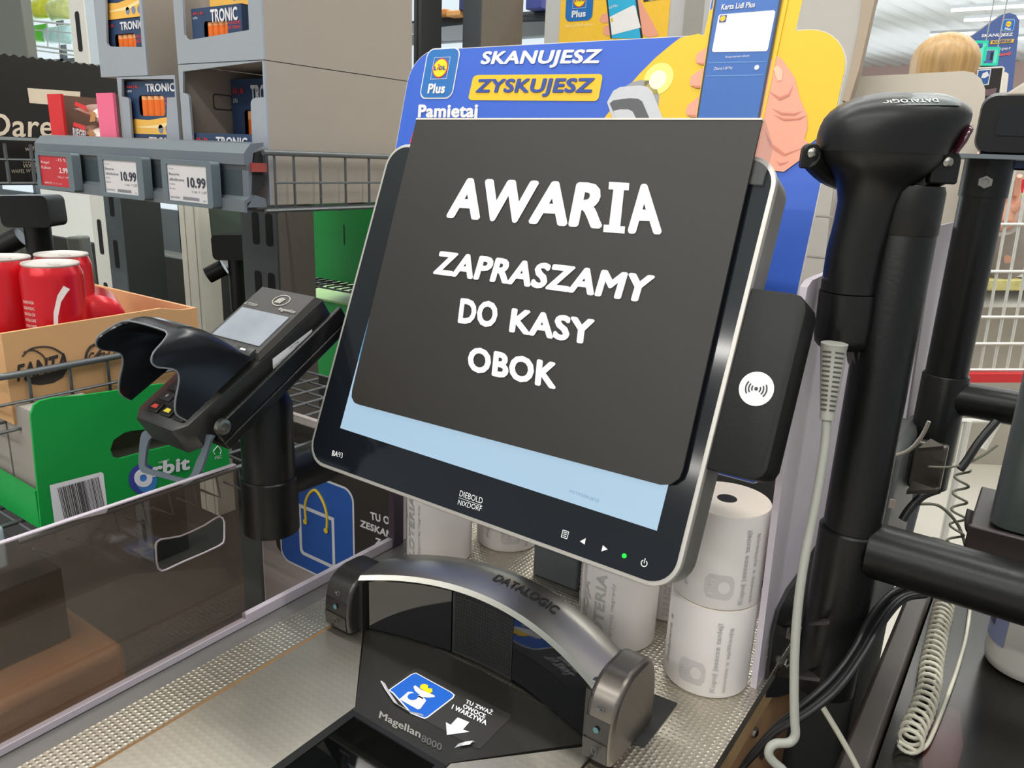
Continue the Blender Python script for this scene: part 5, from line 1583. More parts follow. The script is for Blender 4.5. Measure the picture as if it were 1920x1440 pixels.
l.rotation_euler = V3((0, 0, 1)).rotation_difference(V3((-0.90, 0.43, -0.06))).to_euler()

# gum display box
XO = -0.745
M_GRN = mat('gum_green', (14, 146, 62), 0.42, noise=0.05, scale=15)
M_GRND = mat('gum_inside', (180, 176, 166), 0.8)
F = XF(XO)
yo0, yo1 = at(62, 880, 'x', XO).y, at(430, 860, 'x', XO).y
zo0 = at(90, 990, 'x', XO).z
gb = thing('gum_display_box', (-0.90, (yo0 + yo1) / 2, zo0), 'green chewing gum display box with hand hole and barcode on the lower shelf', 'display box')
topl = F.poly([(430, 800), (420, 690), (300, 720), (200, 735), (150, 742), (100, 746), (75, 752), (64, 760), (58, 778)])
zlip = at(62, 925, 'x', XO).z
outl_ = [(yo0, zo0), (yo1, zo0), (yo1, topl[0][1] + 0.05)] + topl[2:]
hole = F.poly([(207, 843), (213, 825), (232, 812), (245, 808), (290, 803), (345, 802), (340, 822), (318, 836), (270, 848), (225, 860), (212, 857)])
b = MB().m(M_GRN).plate(F, [outl_, hole], -0.003, 0.0)
b.m(M_WHITE)
lb_ = [(93, 910), (190, 885), (194, 888), (202, 957), (198, 962), (108, 983), (102, 980)]
b.flat(F, F.poly(lb_, 0.0004), 0.0004)
b.m(mat('barcode_ink', (50, 44, 42), 0.6))
A, B_, C, D_ = F.uv(107, 915), F.uv(186, 893), F.uv(120, 972), F.uv(194, 953)
random.seed(11)
x = 0.0
while x < 0.98:
    wd = random.choice((0.008, 0.014, 0.022))
    q4 = []
    for xx, yy in ((x, 0), (x + wd, 0), (x + wd, 1), (x, 1)):
        q4.append((A[0] + (B_[0] - A[0]) * xx + (C[0] - A[0]) * yy, A[1] + (B_[1] - A[1]) * xx + (C[1] - A[1]) * yy))
    b.flat(F, q4, 0.0008)
    x += wd + random.choice((0.008, 0.014, 0.02))
b.m(mat('logo_disc_violet', (58, 66, 150), 0.45)).flat(F, [F.uv(268 + 27 * cos(a), 898 + 29 * sin(a)) for a in [2 * pi * i / 28 for i in range(28)]], 0.0004)
b.m(mat('logo_disc_blue', (64, 128, 200), 0.45)).flat(F, [F.uv(274 + 20 * cos(a), 900 + 23 * sin(a)) for a in [2 * pi * i / 28 for i in range(28)]], 0.0006)
b.m(M_WHITE)
b.plate(F, [[F.uv(268 + 17 * cos(a), 896 + 17 * sin(a)) for a in [2 * pi * i / 24 for i in range(24)]], [F.uv(268 + 7 * cos(a), 896 + 7 * sin(a)) for a in [2 * pi * i / 24 for i in range(24)]]], 0.0006, 0.0011)
b.text(F, 'rbit', (286, 895), (356, 880), (286, 868), 0.0010, 0.04)
b.text(F, 'WRIGLEY', (297, 870), (318, 864), (297, 866), 0.0010, 0.0)
for lo_ in ([(403, 852), (400, 846), (408, 836), (415, 845), (413, 851)],):
    P = F.poly(lo_, 0.0006)
    b.tube([F.p(u, v, 0.0006) for u, v in P], 0.0005, 5)
b.text(F, 'FSC', (403, 862), (416, 859), (403, 856), 0.0010, 0.0)
b.build('near_side', gb, sm=0)
MB().m(M_GRN).prism(YF(yo0), [(-1.08, zo0), (XO - 0.0031, zo0), (XO - 0.0031, zlip), (-1.08, zlip + 0.006)], -0.003, 0.0).build('front_lip', gb)
MB().m(M_GRN).box(-1.08, yo1 - 0.003, zo0, XO - 0.0031, yo1, zlip + 0.05).build('end_wall', gb)
MB().m(M_GRN).box(-1.083, yo0, zo0, -1.08, yo1, zlip + 0.05).build('far_side', gb)
MB().m(M_GRND).box(-1.08, yo0 + 0.0031, zo0, XO - 0.0031, yo1 - 0.0031, zo0 + 0.003).build('base', gb)
# ribbed grey packs standing in the gum box
rib = mat('ribbed_grey_card', (150, 144, 136), 0.7)
for k, (x0_, x1_, zz, lab_) in enumerate(((XO - 0.062, XO - 0.006, 0.115, 'ribbed grey inner carton nearest the near side of the green gum box'), (XO - 0.125, XO - 0.066, 0.118, 'second ribbed grey inner carton in the green gum box'), (XO - 0.190, XO - 0.129, 0.112, 'third ribbed grey inner carton, farthest in the green gum box'))):
    b = MB().m(rib)
    y_ = yo0 + 0.008
    nr = 11
    lp0 = []
    for i in range(nr * 2 + 1):
        xx = x0_ + (x1_ - x0_) * i / (nr * 2)
        lp0.append((xx, y_ + (0.0022 if i % 2 else 0.0)))
    ring = lp0 + [(x1_, y_ + 0.06), (x0_, y_ + 0.06)]
    b.hull([[(p[0], p[1], zo0 + 0.0035) for p in ring], [(p[0], p[1], zo0 + zz) for p in ring]])
    tag(b.build('inner_carton', sm=0), lab_, 'carton', 'ribbed inner cartons in the gum box')

# wire shelf and rail that carry the gum box
ls = thing('wire_shelf', (-0.93, 0.45, zo0 - 0.05), 'lowest grey wire shelf with pale rail under the green gum box', 'shelf')
b = MB().m(M_WIRE)
zz = zo0 - 0.006
for i in range(9):
    x = XO - 0.004 - i * 0.044
    b.tube([(x, yo0 - 0.02, zz), (x, 0.84, zz)], 0.0022, 6)
for i in range(15):
    y = yo0 + i * 0.04
    b.tube([(XO - 0.36, y, zz - 0.002), (XO - 0.004, y, zz - 0.002)], 0.0018, 6)
for i in range(14):
    y = yo0 + 0.012 + i * 0.03
    b.tube([(XO - 0.004, y, zz), (XO - 0.004, y + 0.004, zz - 0.030), (XO - 0.004, y - 0.020, zz - 0.012)], 0.0016, 6)
b.tube([(XO - 0.004, yo0 - 0.02, zz), (XO - 0.004, 0.84, zz)], 0.003, 8)
b.build('wires', ls, sm=60)
b = MB().m(mat('rail_pale', (168, 182, 192), 0.4)).box(-1.12, yo0 - 0.034, zz - 0.035, XO - 0.03, yo0 - 0.02, zz + 0.008)
b.build('price_rail', ls, bevel=0.003)

# crates under the shelf, seen through the clear guard
bx = MB().m(mat('crate_brown', (150, 108, 74), 0.6, noise=0.12, scale=10)).box(-1.4, -0.2, 0.2205, XS, 0.386, 0.735)
tag(bx.build('storage_crate', bevel=0.012, seg=3), 'large brown crate low behind the clear guard at the lower left', 'crate')
bx = MB().m(mat('crate_black', (44, 44, 40), 0.5, noise=0.2, scale=10)).box(-1.35, -0.2, 0.7365, -0.835, 0.352, 0.825)
bx.m(mat('crate_label', (84, 84, 74), 0.6)).fbox(YF(0.30), -0.9, 0.79, 0, -0.88, 0.80, 0.001)
tag(bx.build('storage_crate', bevel=0.008, seg=3), 'black plastic crate lying on top of the brown crate behind the clear guard', 'crate')
bx = MB().m(mat('carton_tan', (184, 130, 84), 0.7, noise=0.08, scale=15)).box(at(452, 1080, 'y', 0.92).x, 0.99, 0.2205, at(452, 1080, 'y', 0.92).x + 0.16, 1.2, at(470, 1062, 'y', 0.92).z)
tag(bx.build('carton', bevel=0.002), 'tan cardboard carton on a low shelf left of the black bag sign', 'carton')
bk_ = MB().m(mat('shelf_back_black', (30, 29, 26), 0.8)).box(-3.2, 1.42, 0.0, -0.70, 1.44, 0.93).box(-3.2, 0.0, 0.0, -0.66, 1.42, 0.22)
tag(bk_.build('low_shelving'), 'black base and back of the low shelving seen through the clear guard', 'shelving')

# ================================================================== PAYMENT TERMINAL ON ITS POST
tt = rad(31)
T0 = Fr((-0.580, 0.350, 1.100), (1, 0, 0), (0, cos(tt), sin(tt)))
PTX, PTY = -0.575, 0.4355
zpb = 0.925
post = thing('terminal_post', (PTX, PTY, zpb), 'black tubular post with side arm that carries the payment terminal', 'post')
zj3 = at(490, 888, 'y', PTY).z
MB().m(M_PIPE).lathe((PTX, PTY, 0), [(0.020, zpb), (0.0262, zpb), (0.0262, zj3), (0.0250, zj3 + 0.0015), (0.0225, zj3 + 0.0015)], 40).build('sleeve', post)
MB().m(M_PIPE).lathe((PTX, PTY, 0), [(0.0242, zpb + 0.03), (0.0242, 1.052), (0.015, 1.075)], 40).build('tube', post)
MB().m(M_PIPE).cyl((PTX, PTY + 0.01, 0.975), (PTX, 0.632, 0.975), 0.0215, 32).build('arm', post)
q = V3((PTX, PTY, 0)) + V3((0.62, -0.78, 0)) * 0.024
MB().m(M_SCREW).lathe((q.x, q.y, at(497, 762, 'y', q.y).z), [(0.0052, 0), (0.005, 0.003), (0.0028, 0.003), (0.0026, 0.001), (0.0, 0.001)], 16, (0.62, -0.78, 0)).build('set_screw', post)

term = thing('payment_terminal', T0.p(0, 0.04, -0.06), 'black card payment terminal with privacy hood, tilted on the post left of the monitor', 'payment terminal')
M_TB = mat('terminal_black', (28, 27, 26), 0.36, noise=0.12, scale=200)
M_TDUST = mat('terminal_dusty_black', (52, 50, 48), 0.5, noise=0.25, scale=160)
F = T0
# body: keypad part and screen part; outline seen from above
body = [(-0.036, -0.030), (-0.026, -0.040), (0.026, -0.040), (0.036, -0.030), (0.038, 0.02), (0.041, 0.05), (0.041, 0.120), (0.036, 0.136), (-0.036, 0.136), (-0.041, 0.120), (-0.041, 0.05), (-0.038, 0.02)]
b = MB().m(M_TB).prism(F, body, -0.050, -0.024, 0.003)
b.build('body', term, sm=40)
b = MB().m(M_TDUST).hull([[F.p(u, v, n) for u, v, n in ((-0.040, 0.050, -0.024), (0.040, 0.050, -0.024), (0.040, 0.134, -0.024), (-0.040, 0.134, -0.024))], [F.p(u, v, n) for u, v, n in ((-0.038, 0.053, -0.0185), (0.038, 0.053, -0.0185), (0.037, 0.130, -0.0175), (-0.037, 0.130, -0.0175))]])
b.m(mat('terminal_print', (176, 172, 164), 0.5))
NT = -0.0172
b.plate(F, [circ(0.004, 0.117, 0.0105, 24, 0.0075), circ(0.004, 0.117, 0.0097, 24, 0.0068)], NT - 0.0002, NT + 0.0003)
for k in range(4):
    b.flat(F, [(-0.002 + k * 0.0022, 0.113), (-0.0006 + k * 0.0022, 0.113), (0.001 + k * 0.0022, 0.121 - abs(k - 1.5) * 0.001), (-0.0004 + k * 0.0022, 0.121 - abs(k - 1.5) * 0.001)], NT + 0.0004)
b.text(F, 'ingenico', (0.012, 0.1035), (0.034, 0.1035), (0.012, 0.1085), NT + 0.0003, 0.02, px=False)
b.text(F, 'iCT250', (-0.036, 0.1035), (-0.018, 0.1035), (-0.036, 0.1065), NT + 0.0003, 0.0, px=False)
b.build('screen_housing', term, sm=30)
b = MB().m(mat('terminal_display', (128, 134, 142), 0.35, noise=0.35, scale=25)).hull([[F.p(u, v, n) for u, v, n in ((-0.033, 0.060, -0.0184), (0.033, 0.060, -0.0184), (0.033, 0.099, -0.0179), (-0.033, 0.099, -0.0179))], [F.p(u, v, n) for u, v, n in ((-0.033, 0.060, -0.0174), (0.033, 0.060, -0.0174), (0.033, 0.099, -0.0169), (-0.033, 0.099, -0.0169))]])
b.build('display', term, sm=0)
for (u, c_, l_) in ((-0.014, (190, 60, 52), 'red cancel key'), (0.004, (214, 196, 60), 'yellow clear key'), (0.022, (40, 120, 60), 'green confirm key')):
    b = MB().m(M_TB).prism(F, rrect(u - 0.0075, -0.030, u + 0.0075, -0.020, 0.002), -0.024, -0.0215, 0.0006)
    b.m(mat('key_' + l_.split()[0], c_, 0.5)).flat(F, [(u - 0.004, -0.027), (u + 0.004, -0.027), (u + 0.003, -0.023), (u - 0.003, -0.023)], -0.0211)
    lab(b.build('key', term, sm=0), l_)
for r_ in range(4):
    for c_ in range(3):
        u = -0.014 + 0.018 * c_
        v = -0.012 + 0.012 * r_
        b = MB().m(mat('key_grey_black', (46, 46, 48), 0.45)).prism(F, rrect(u - 0.0075, v - 0.0045, u + 0.0075, v + 0.0045, 0.002), -0.024, -0.0218, 0.0006)
        b.m(mat('terminal_print', (176, 172, 164), 0.5)).text(F, '123456789*0#'[9 + c_ if r_ == 0 else (3 - r_) * 3 + c_], (u - 0.0014, v - 0.002), (u + 0.0014, v - 0.002), (u - 0.0014, v + 0.002), -0.0214, 0.01, px=False)
        b.build('key', term, sm=0)
b = MB().m(mat('nav_key', (40, 40, 40), 0.4)).prism(F, rrect(0.012, 0.046, 0.034, 0.056, 0.002), -0.024, -0.0165, 0.001)
b.m(M_WHITE).flat(F, [(0.018, 0.0505), (0.025, 0.0505), (0.025, 0.0525), (0.018, 0.0525)], -0.0161)
b.build('navigation_key', term)
# holder tray under the body
b = MB().m(M_PIPE).fbox(F, -0.044, -0.020, -0.060, 0.050, 0.140, -0.0515)
b.fbox(F, 0.0445, -0.020, -0.0515, 0.0495, 0.142, -0.036).fbox(F, -0.0495, -0.020, -0.060, -0.0445, 0.142, -0.036)
b.build('holder', term, bevel=0.0015)
b = MB().m(M_SCREW).lathe(F.p(0.0495, -0.0135, -0.0375), [(0.0068, 0), (0.0064, 0.004), (0.0036, 0.0045), (0.0034, 0.001), (0.0, 0.001)], 24, (1, 0, 0))
b.build('holder_screw', term)
# side label
FL_ = Fr(F.p(0.0412, 0.0, 0.0), F.V, F.N)
b = MB().m(M_WHITE).flat(FL_, FL_.poly([(511, 673), (585, 617), (586, 638), (512, 692)], 0.0003), 0.0003)
b.m(mat('label_ink', (90, 86, 82), 0.5)).text(FL_, 'WŁASNOŚĆ BP', (514, 689), (550, 661), (514, 684), 0.0006)
b.text(FL_, '22117448', (543, 655), (560, 642), (543, 651), 0.0006)
b.text(FL_, '197.80.58.27', (553, 657), (583, 635), (553, 650), 0.0006)
b.build('side_label', term, sm=0)
# privacy hood
XW = 0.0405
prof_low_f, prof_fwd, prof_top_f = (-0.032, -0.016), (-0.027, 0.038), (0.004, 0.047)
wall = smooth([(-0.030, -0.017), (-0.033, -0.006), (-0.027, 0.003), (-0.016, 0.013), (-0.0125, 0.021), (-0.018, 0.029), (-0.0225, 0.034), (-0.0235, 0.040), (-0.018, 0.0445), (-0.006, 0.0450), (0.004, 0.0450)], 3)
roof = smooth([(0.004, 0.0450), (0.012, 0.0425), (0.020, 0.0370), (0.028, 0.0275), (0.035, 0.0150), (0.041, 0.0020), (0.0455, -0.0100), (0.0480, -0.0180)], 2)
nS = len(wall)
def hood_ring(t, inset_):
    # one cross-section: up the right wall, over the roof, down the left wall
    f_ = t * (len(roof) - 1)
    j = min(int(f_), len(roof) - 2)
    tu = roof[j][0] + (roof[j + 1][0] - roof[j][0]) * (f_ - j)
    tn = roof[j][1] + (roof[j + 1][1] - roof[j][1]) * (f_ - j)
    bu = -0.030 + 0.078 * t
    bn = -0.017 - 0.001 * t
    W_ = XW - inset_ - 0.002 * t
    side = []
    for i in range(nS):
        s_ = i / (nS - 1)
        u0_, n0_ = -0.030 + (0.004 + 0.030) * s_, -0.017 + (0.045 + 0.017) * s_
        k = (1 - t) ** 1.6
        u = bu + (tu - bu) * s_ + (wall[i][0] - u0_) * k
        n = bn + (tn - bn) * s_ + (wall[i][1] - n0_) * k
        c = max(0.0, (s_ - 0.72) / 0.28)
        side.append((W_ * (1 - 0.03 * s_) - 0.013 * (1 - math.sqrt(max(0.0, 1 - c * c))), u, n - inset_ * c))
    top_ = []
    xe, ue, ne = side[-1]
    for q_ in range(1, 8):
        g = 1 - 2 * q_ / 8.0
        top_.append((xe * g, ue, ne + 0.0014 * (1 - g * g) * (1 - t)))
    ring = side + top_ + [(-x, u, n) for x, u, n in side[::-1]]
    return [F.p(x, u, n) for x, u, n in ring]
TT = [0.0, 0.1, 0.22, 0.35, 0.48, 0.6, 0.72, 0.84, 0.93, 1.0]
outer = [hood_ring(t, 0.0) for t in TT]
inner = [hood_ring(t, 0.0022) for t in TT]
fo = outer[0]
M_HOOD = mat('privacy_hood_black', (20, 22, 26), 0.22, noise=0.1, scale=120)
b = MB().m(M_HOOD).grid(inner[::-1] + outer)
b.m(mat('hood_pale_edge', (110, 112, 114), 0.35))  # paler line along the front rim of the hood
b.tube(fo, 0.0007, 5)
b.build('privacy_hood', term, sm=60)
# carrying loop at the lower end
M_LOOP = mat('steel_blue_grey', (86, 96, 104), 0.42, 0.2)
FL2 = Fr(F.p(0, -0.032, -0.052), (1, 0, 0), V3((0, -0.30, -1.0)))
o_ = smooth(FL2.poly([(268, 812), (263, 845), (262, 868), (268, 885), (300, 894), (332, 903), (346, 909), (359, 905), (373, 893), (386, 862), (396, 828), (398, 815), (340, 816), (290, 806)]), 3, True)
i_ = smooth(FL2.poly([(281, 826), (274, 866), (278, 878), (300, 884), (330, 893), (350, 897), (361, 888), (371, 862), (379, 840), (340, 833), (300, 820)]), 3, True)
b = MB().m(M_LOOP).plate(FL2, [o_, i_], -0.0012, 0.0012)
b.build('loop', term, sm=0)

# ------------------------------------------------------------------ black sign with the shopping bag
YG = 0.640
F = YF(YG)
sg = thing('bag_sign', at(620, 1060, 'y', YG), 'black sign with blue shopping bag icon and white words beside the counter', 'sign')
M_SGB = mat('sign_face_black', (50, 46, 44), 0.5); M_SGBL = mat('sign_blue', (40, 92, 176), 0.45, noise=0.05, scale=10)
zr0, zr1 = at(735, 1050, 'y', YG).z, at(735, 880, 'y', YG).z
xg0, xg1 = at(517, 1000, 'y', YG).x, at(752, 960, 'y', YG).x
zg0 = at(640, 1088, 'y', YG).z
zg1 = at(690, 880, 'y', YG).z + 0.03
b = MB().m(M_SGB).prism(F, rrect(xg0, zg0, xg1, zg1, 0.012), -0.002, 0.0)
i4 = [F.uv(523, 985), F.uv(523, 1020), F.uv(610, 1085), F.uv(669, 1080), F.uv(664, 935)]
xi0, xi1 = F.uv(526, 1010)[0], F.uv(665, 1000)[0]
zi0, zi1 = F.uv(600, 1082)[1], F.uv(640, 910)[1]
b.m(M_WHITE).flat(F, rrect(xi0, zi0, xi1, zi1, 0.018, 8), 0.0004)
b.m(M_SGBL).flat(F, rrect(xi0 + 0.003, zi0 + 0.003, xi1 - 0.003, zi1 - 0.003, 0.016, 8), 0.0007)
p0, p1, p2, p3 = F.uv(558, 948), F.uv(627, 965), F.uv(630, 1066), F.uv(566, 1040)
b.m(M_WHITE)
u0, u1, v0, v1 = (p0[0] + p3[0]) / 2, (p1[0] + p2[0]) / 2, (p2[1] + p3[1]) / 2, (p0[1] + p1[1]) / 2
b.plate(F, [rrect(u0, v0, u1, v1, (0.008, 0.004, 0.001, 0.001)), rrect(u0 + 0.005, v0 + 0.005, u1 - 0.005, v1 - 0.005, (0.005, 0.002, 0.001, 0.001))], 0.0007, 0.0011)
b.m(mat('icon_yellow', (240, 206, 60), 0.5))
h0, h1 = u0 + (u1 - u0) * 0.22, u0 + (u1 - u0) * 0.80
hd = smooth([(h0, v1 - 0.022), (h0 - 0.001, v1), (h0 + 0.006, v1 + 0.018), ((h0 + h1) / 2, v1 + 0.030), (h1 - 0.006, v1 + 0.018), (h1 + 0.001, v1), (h1, v1 - 0.022)], 5)
b.tube([F.p(u, v, 0.0012) for u, v in hd], 0.0021, 6)
for h in (h0, h1):
    b.flat(F, circ(h, v1 - 0.022, 0.004, 12), 0.0034)
b.m(M_WHITE)
b.text(F, 'TU O', (695, 974), (731, 984.5), (694, 959), 0.0006, 0.04)
b.text(F, 'ZESKAN', (675, 987), (735, 1010.5), (676, 974), 0.0006, 0.04)
b.text(F, 'ZAK', (703, 1021), (736, 1032), (704, 1007.5), 0.0006, 0.04)
b.build('printed_face', sg, sm=0)
xw0 = at(497, 1050, 'y', 0.645).x
b = MB().m(mat('pale_panel_grey', (172, 160, 158), 0.5)).box(xw0, 0.6425, 0.1, -0.545, 0.650, zg1 + 0.01)
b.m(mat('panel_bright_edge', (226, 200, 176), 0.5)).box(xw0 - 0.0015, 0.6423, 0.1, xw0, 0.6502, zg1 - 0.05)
tag(b.build('pale_partition', bevel=0.001), 'pale grey vertical panel that carries the black bag sign', 'panel')
# ================================================================== BACKGROUND AND ROOM
# floor, ceiling and walls
M_FLOOR = mat('floor_tile', (206, 200, 188), 0.35, noise=0.05, scale=3)
fl_ = MB().m(M_FLOOR).box(-16, -8, -0.05, 6, 22, 0.0).build('floor')
tag(fl_, kind='structure')
# ribbed white ceiling that rises towards the back
M_CEIL = mat('ceiling_white', (232, 238, 240), 0.6, noise=0.02)
def ceil_z(y): return 3.55 + 0.0 * y
b = MB().m(M_CEIL)
dr_ = ray(2440, 375)
th_c = math.atan2(dr_.y, dr_.x)
nn = 70
# corrugated sheet whose ribs run obliquely
ex = V3((cos(th_c), sin(th_c), 0)); ey = V3((-sin(th_c), cos(th_c), 0))
c0_ = V3((-4, 5.5, 0))
rows = []
pts = []
for i in range(-70, 71):
    s_ = i * 0.30
    pts += [(s_, 0.0), (s_ + 0.10, 0.0), (s_ + 0.15, 0.06), (s_ + 0.25, 0.06)]
rows = [[c0_ + ex * (-30) + ey * s_ + V3((0, 0, 3.55 + h)) for s_, h in pts], [c0_ + ex * 30 + ey * s_ + V3((0, 0, 3.55 + h)) for s_, h in pts]]
b.grid(rows)
b.hull([[(-18, -10, 3.70), (8, -10, 3.70), (8, 24, 3.70), (-18, 24, 3.70)], [(-18, -10, 3.72), (8, -10, 3.72), (8, 24, 3.72), (-18, 24, 3.72)]])
tag(b.build('ceiling', sm=0), kind='structure')
M_WALLP = mat('wall_pale', (196, 214, 222), 0.6, noise=0.02)
YW = 20.0
b = MB().m(M_WALLP).box(-16, YW, 0, 6, YW + 0.1, 3.6)
tag(b.build('wall_back', sm=0), kind='structure')
b = MB().m(mat('wall_band_pink', (226, 196, 188), 0.6)).box(-6, YW - 0.02, 0, 6, YW - 0.005, at(1700, 120, 'y', YW).z)
tag(b.build('trim_1', sm=0), kind='structure')
for i, (a_, c_) in enumerate(((1686, 1722), (1726, 1758))):
    p, q = at(a_, 118, 'y', YW - 0.03), at(c_, 111, 'y', YW - 0.03)
    b = MB().m(mat('window_dark', (60, 66, 72), 0.2)).box(p.x, YW - 0.03, p.z, q.x, YW - 0.021, q.z)
    tag(b.build('window_%d' % (i + 1), sm=0), kind='structure')
# glazed front of the store far to the left: bright daylight behind mullions
M_DAY = mat('daylight_glass', (226, 240, 246), 0.3, emit=0.95, noise=0.06, scale=0.8)
b = MB().m(M_DAY).box(-15.0, 5.6, 0.0, -1.6, 5.62, 3.5)
tag(b.build('window_3', sm=0), kind='structure')
b = MB().m(mat('mullion_grey', (120, 126, 128), 0.5))
for i in range(12):
    x = -14.8 + i * 1.2
    b.box(x, 5.54, 0, x + 0.08, 5.6, 3.5)
b.box(-15, 5.54, 2.2, -1.6, 5.6, 2.28).box(-15, 5.54, 0.0, -1.6, 5.6, 0.5)
tag(b.build('trim_2', sm=0), kind='structure')
# visible ceiling lamps
for i, (pa, pb, y_) in enumerate((((1784, 17), (1960, 8), 12.5), ((1808, 36), (1960, 28), 13.4), ((1744, 64), (1830, 59), 14.6), ((1905, 70), (1960, 66), 15.3))):
    A, B = at(*pa, 'y', y_), at(*pb, 'y', y_)
    z = min(A.z, 3.5)
    t = thing('ceiling_lamp', ((A.x + B.x) / 2, y_, A.z), ['nearest white strip lamp under the ribbed ceiling at top right', 'second white strip lamp under the ribbed ceiling', 'white strip lamp left of the blue lane sign', 'short end of a strip lamp right of the blue lane sign'][i], 'ceiling lamp', 'strip lamps under the ceiling')
    b = MB().m(mat('lamp_lit', (255, 255, 255), 0.4, emit=2.2)).box(A.x, y_ - 0.03, A.z - 0.03, B.x + 0.5, y_ + 0.03, A.z)
    b.build('diffuser', t)
    MB().m(mat('lamp_case', (210, 214, 216), 0.5)).box(A.x, y_ - 0.035, A.z + 0.001, B.x + 0.5, y_ + 0.035, A.z + 0.04).build('housing', t)

# pale grey pillar sheet behind the promotion board, and the back of the next board
tb2 = rad(22)
PB_ = Fr((-0.2, 0.86, 1.0), (1, 0, 0), (0, sin(tb2), cos(tb2)))
o_ = PB_.poly([(1466, -70), (1634, -70), (1622, 40), (1600, 130), (1585, 200), (1556, 400), (1540, 560), (1430, 560), (1440, 300)])
b = MB().m(mat('sheet_warm_grey', (158, 153, 146), 0.6, noise=0.03)).prism(PB_, o_, -0.004, 0.0)
b.m(mat('sheet_crease', (142, 137, 131), 0.7))
for (xa, xb, yy) in ((1505, 1562, 404), (1500, 1552, 480)):
    p, q = PB_.uv(xa, yy), PB_.uv(xb, yy + 3)
    b.flat(PB_, [(p[0], p[1]), (q[0], p[1]), (q[0], p[1] + 0.002), (p[0], p[1] + 0.002)], 0.0006)
b.m(mat('sheet_brown_edge', (150, 132, 112), 0.6)).prism(PB_, PB_.poly([(1625, -70), (1660, -70), (1640, 5), (1612, 130), (1592, 195), (1580, 190), (1598, 120), (1614, 40)]), -0.012, 0.003)
tag(b.build('grey_display_sheet', sm=0), 'tall warm grey display sheet with brownish edge rising behind the promotion board', 'display sheet')
tb3 = rad(10)
NB_ = Fr((-0.2, 1.02, 1.0), (1, 0, 0), (0, sin(tb3), cos(tb3)))
o_ = NB_.poly([(1595, 144), (1700, 139), (1806, 133), (1825, 136), (1840, 148), (1847, 166), (1846, 190), (1836, 250), (1822, 370), (1804, 505), (1640, 520), (1560, 500)])
b = MB().m(mat('board_back_beige', (190, 180, 166), 0.65, noise=0.03)).prism(NB_, o_, -0.003, 0.0)
tag(b.build('cardboard_display', sm=0), 'plain beige back of a rounded cardboard board behind the hand scanner', 'cardboard display')

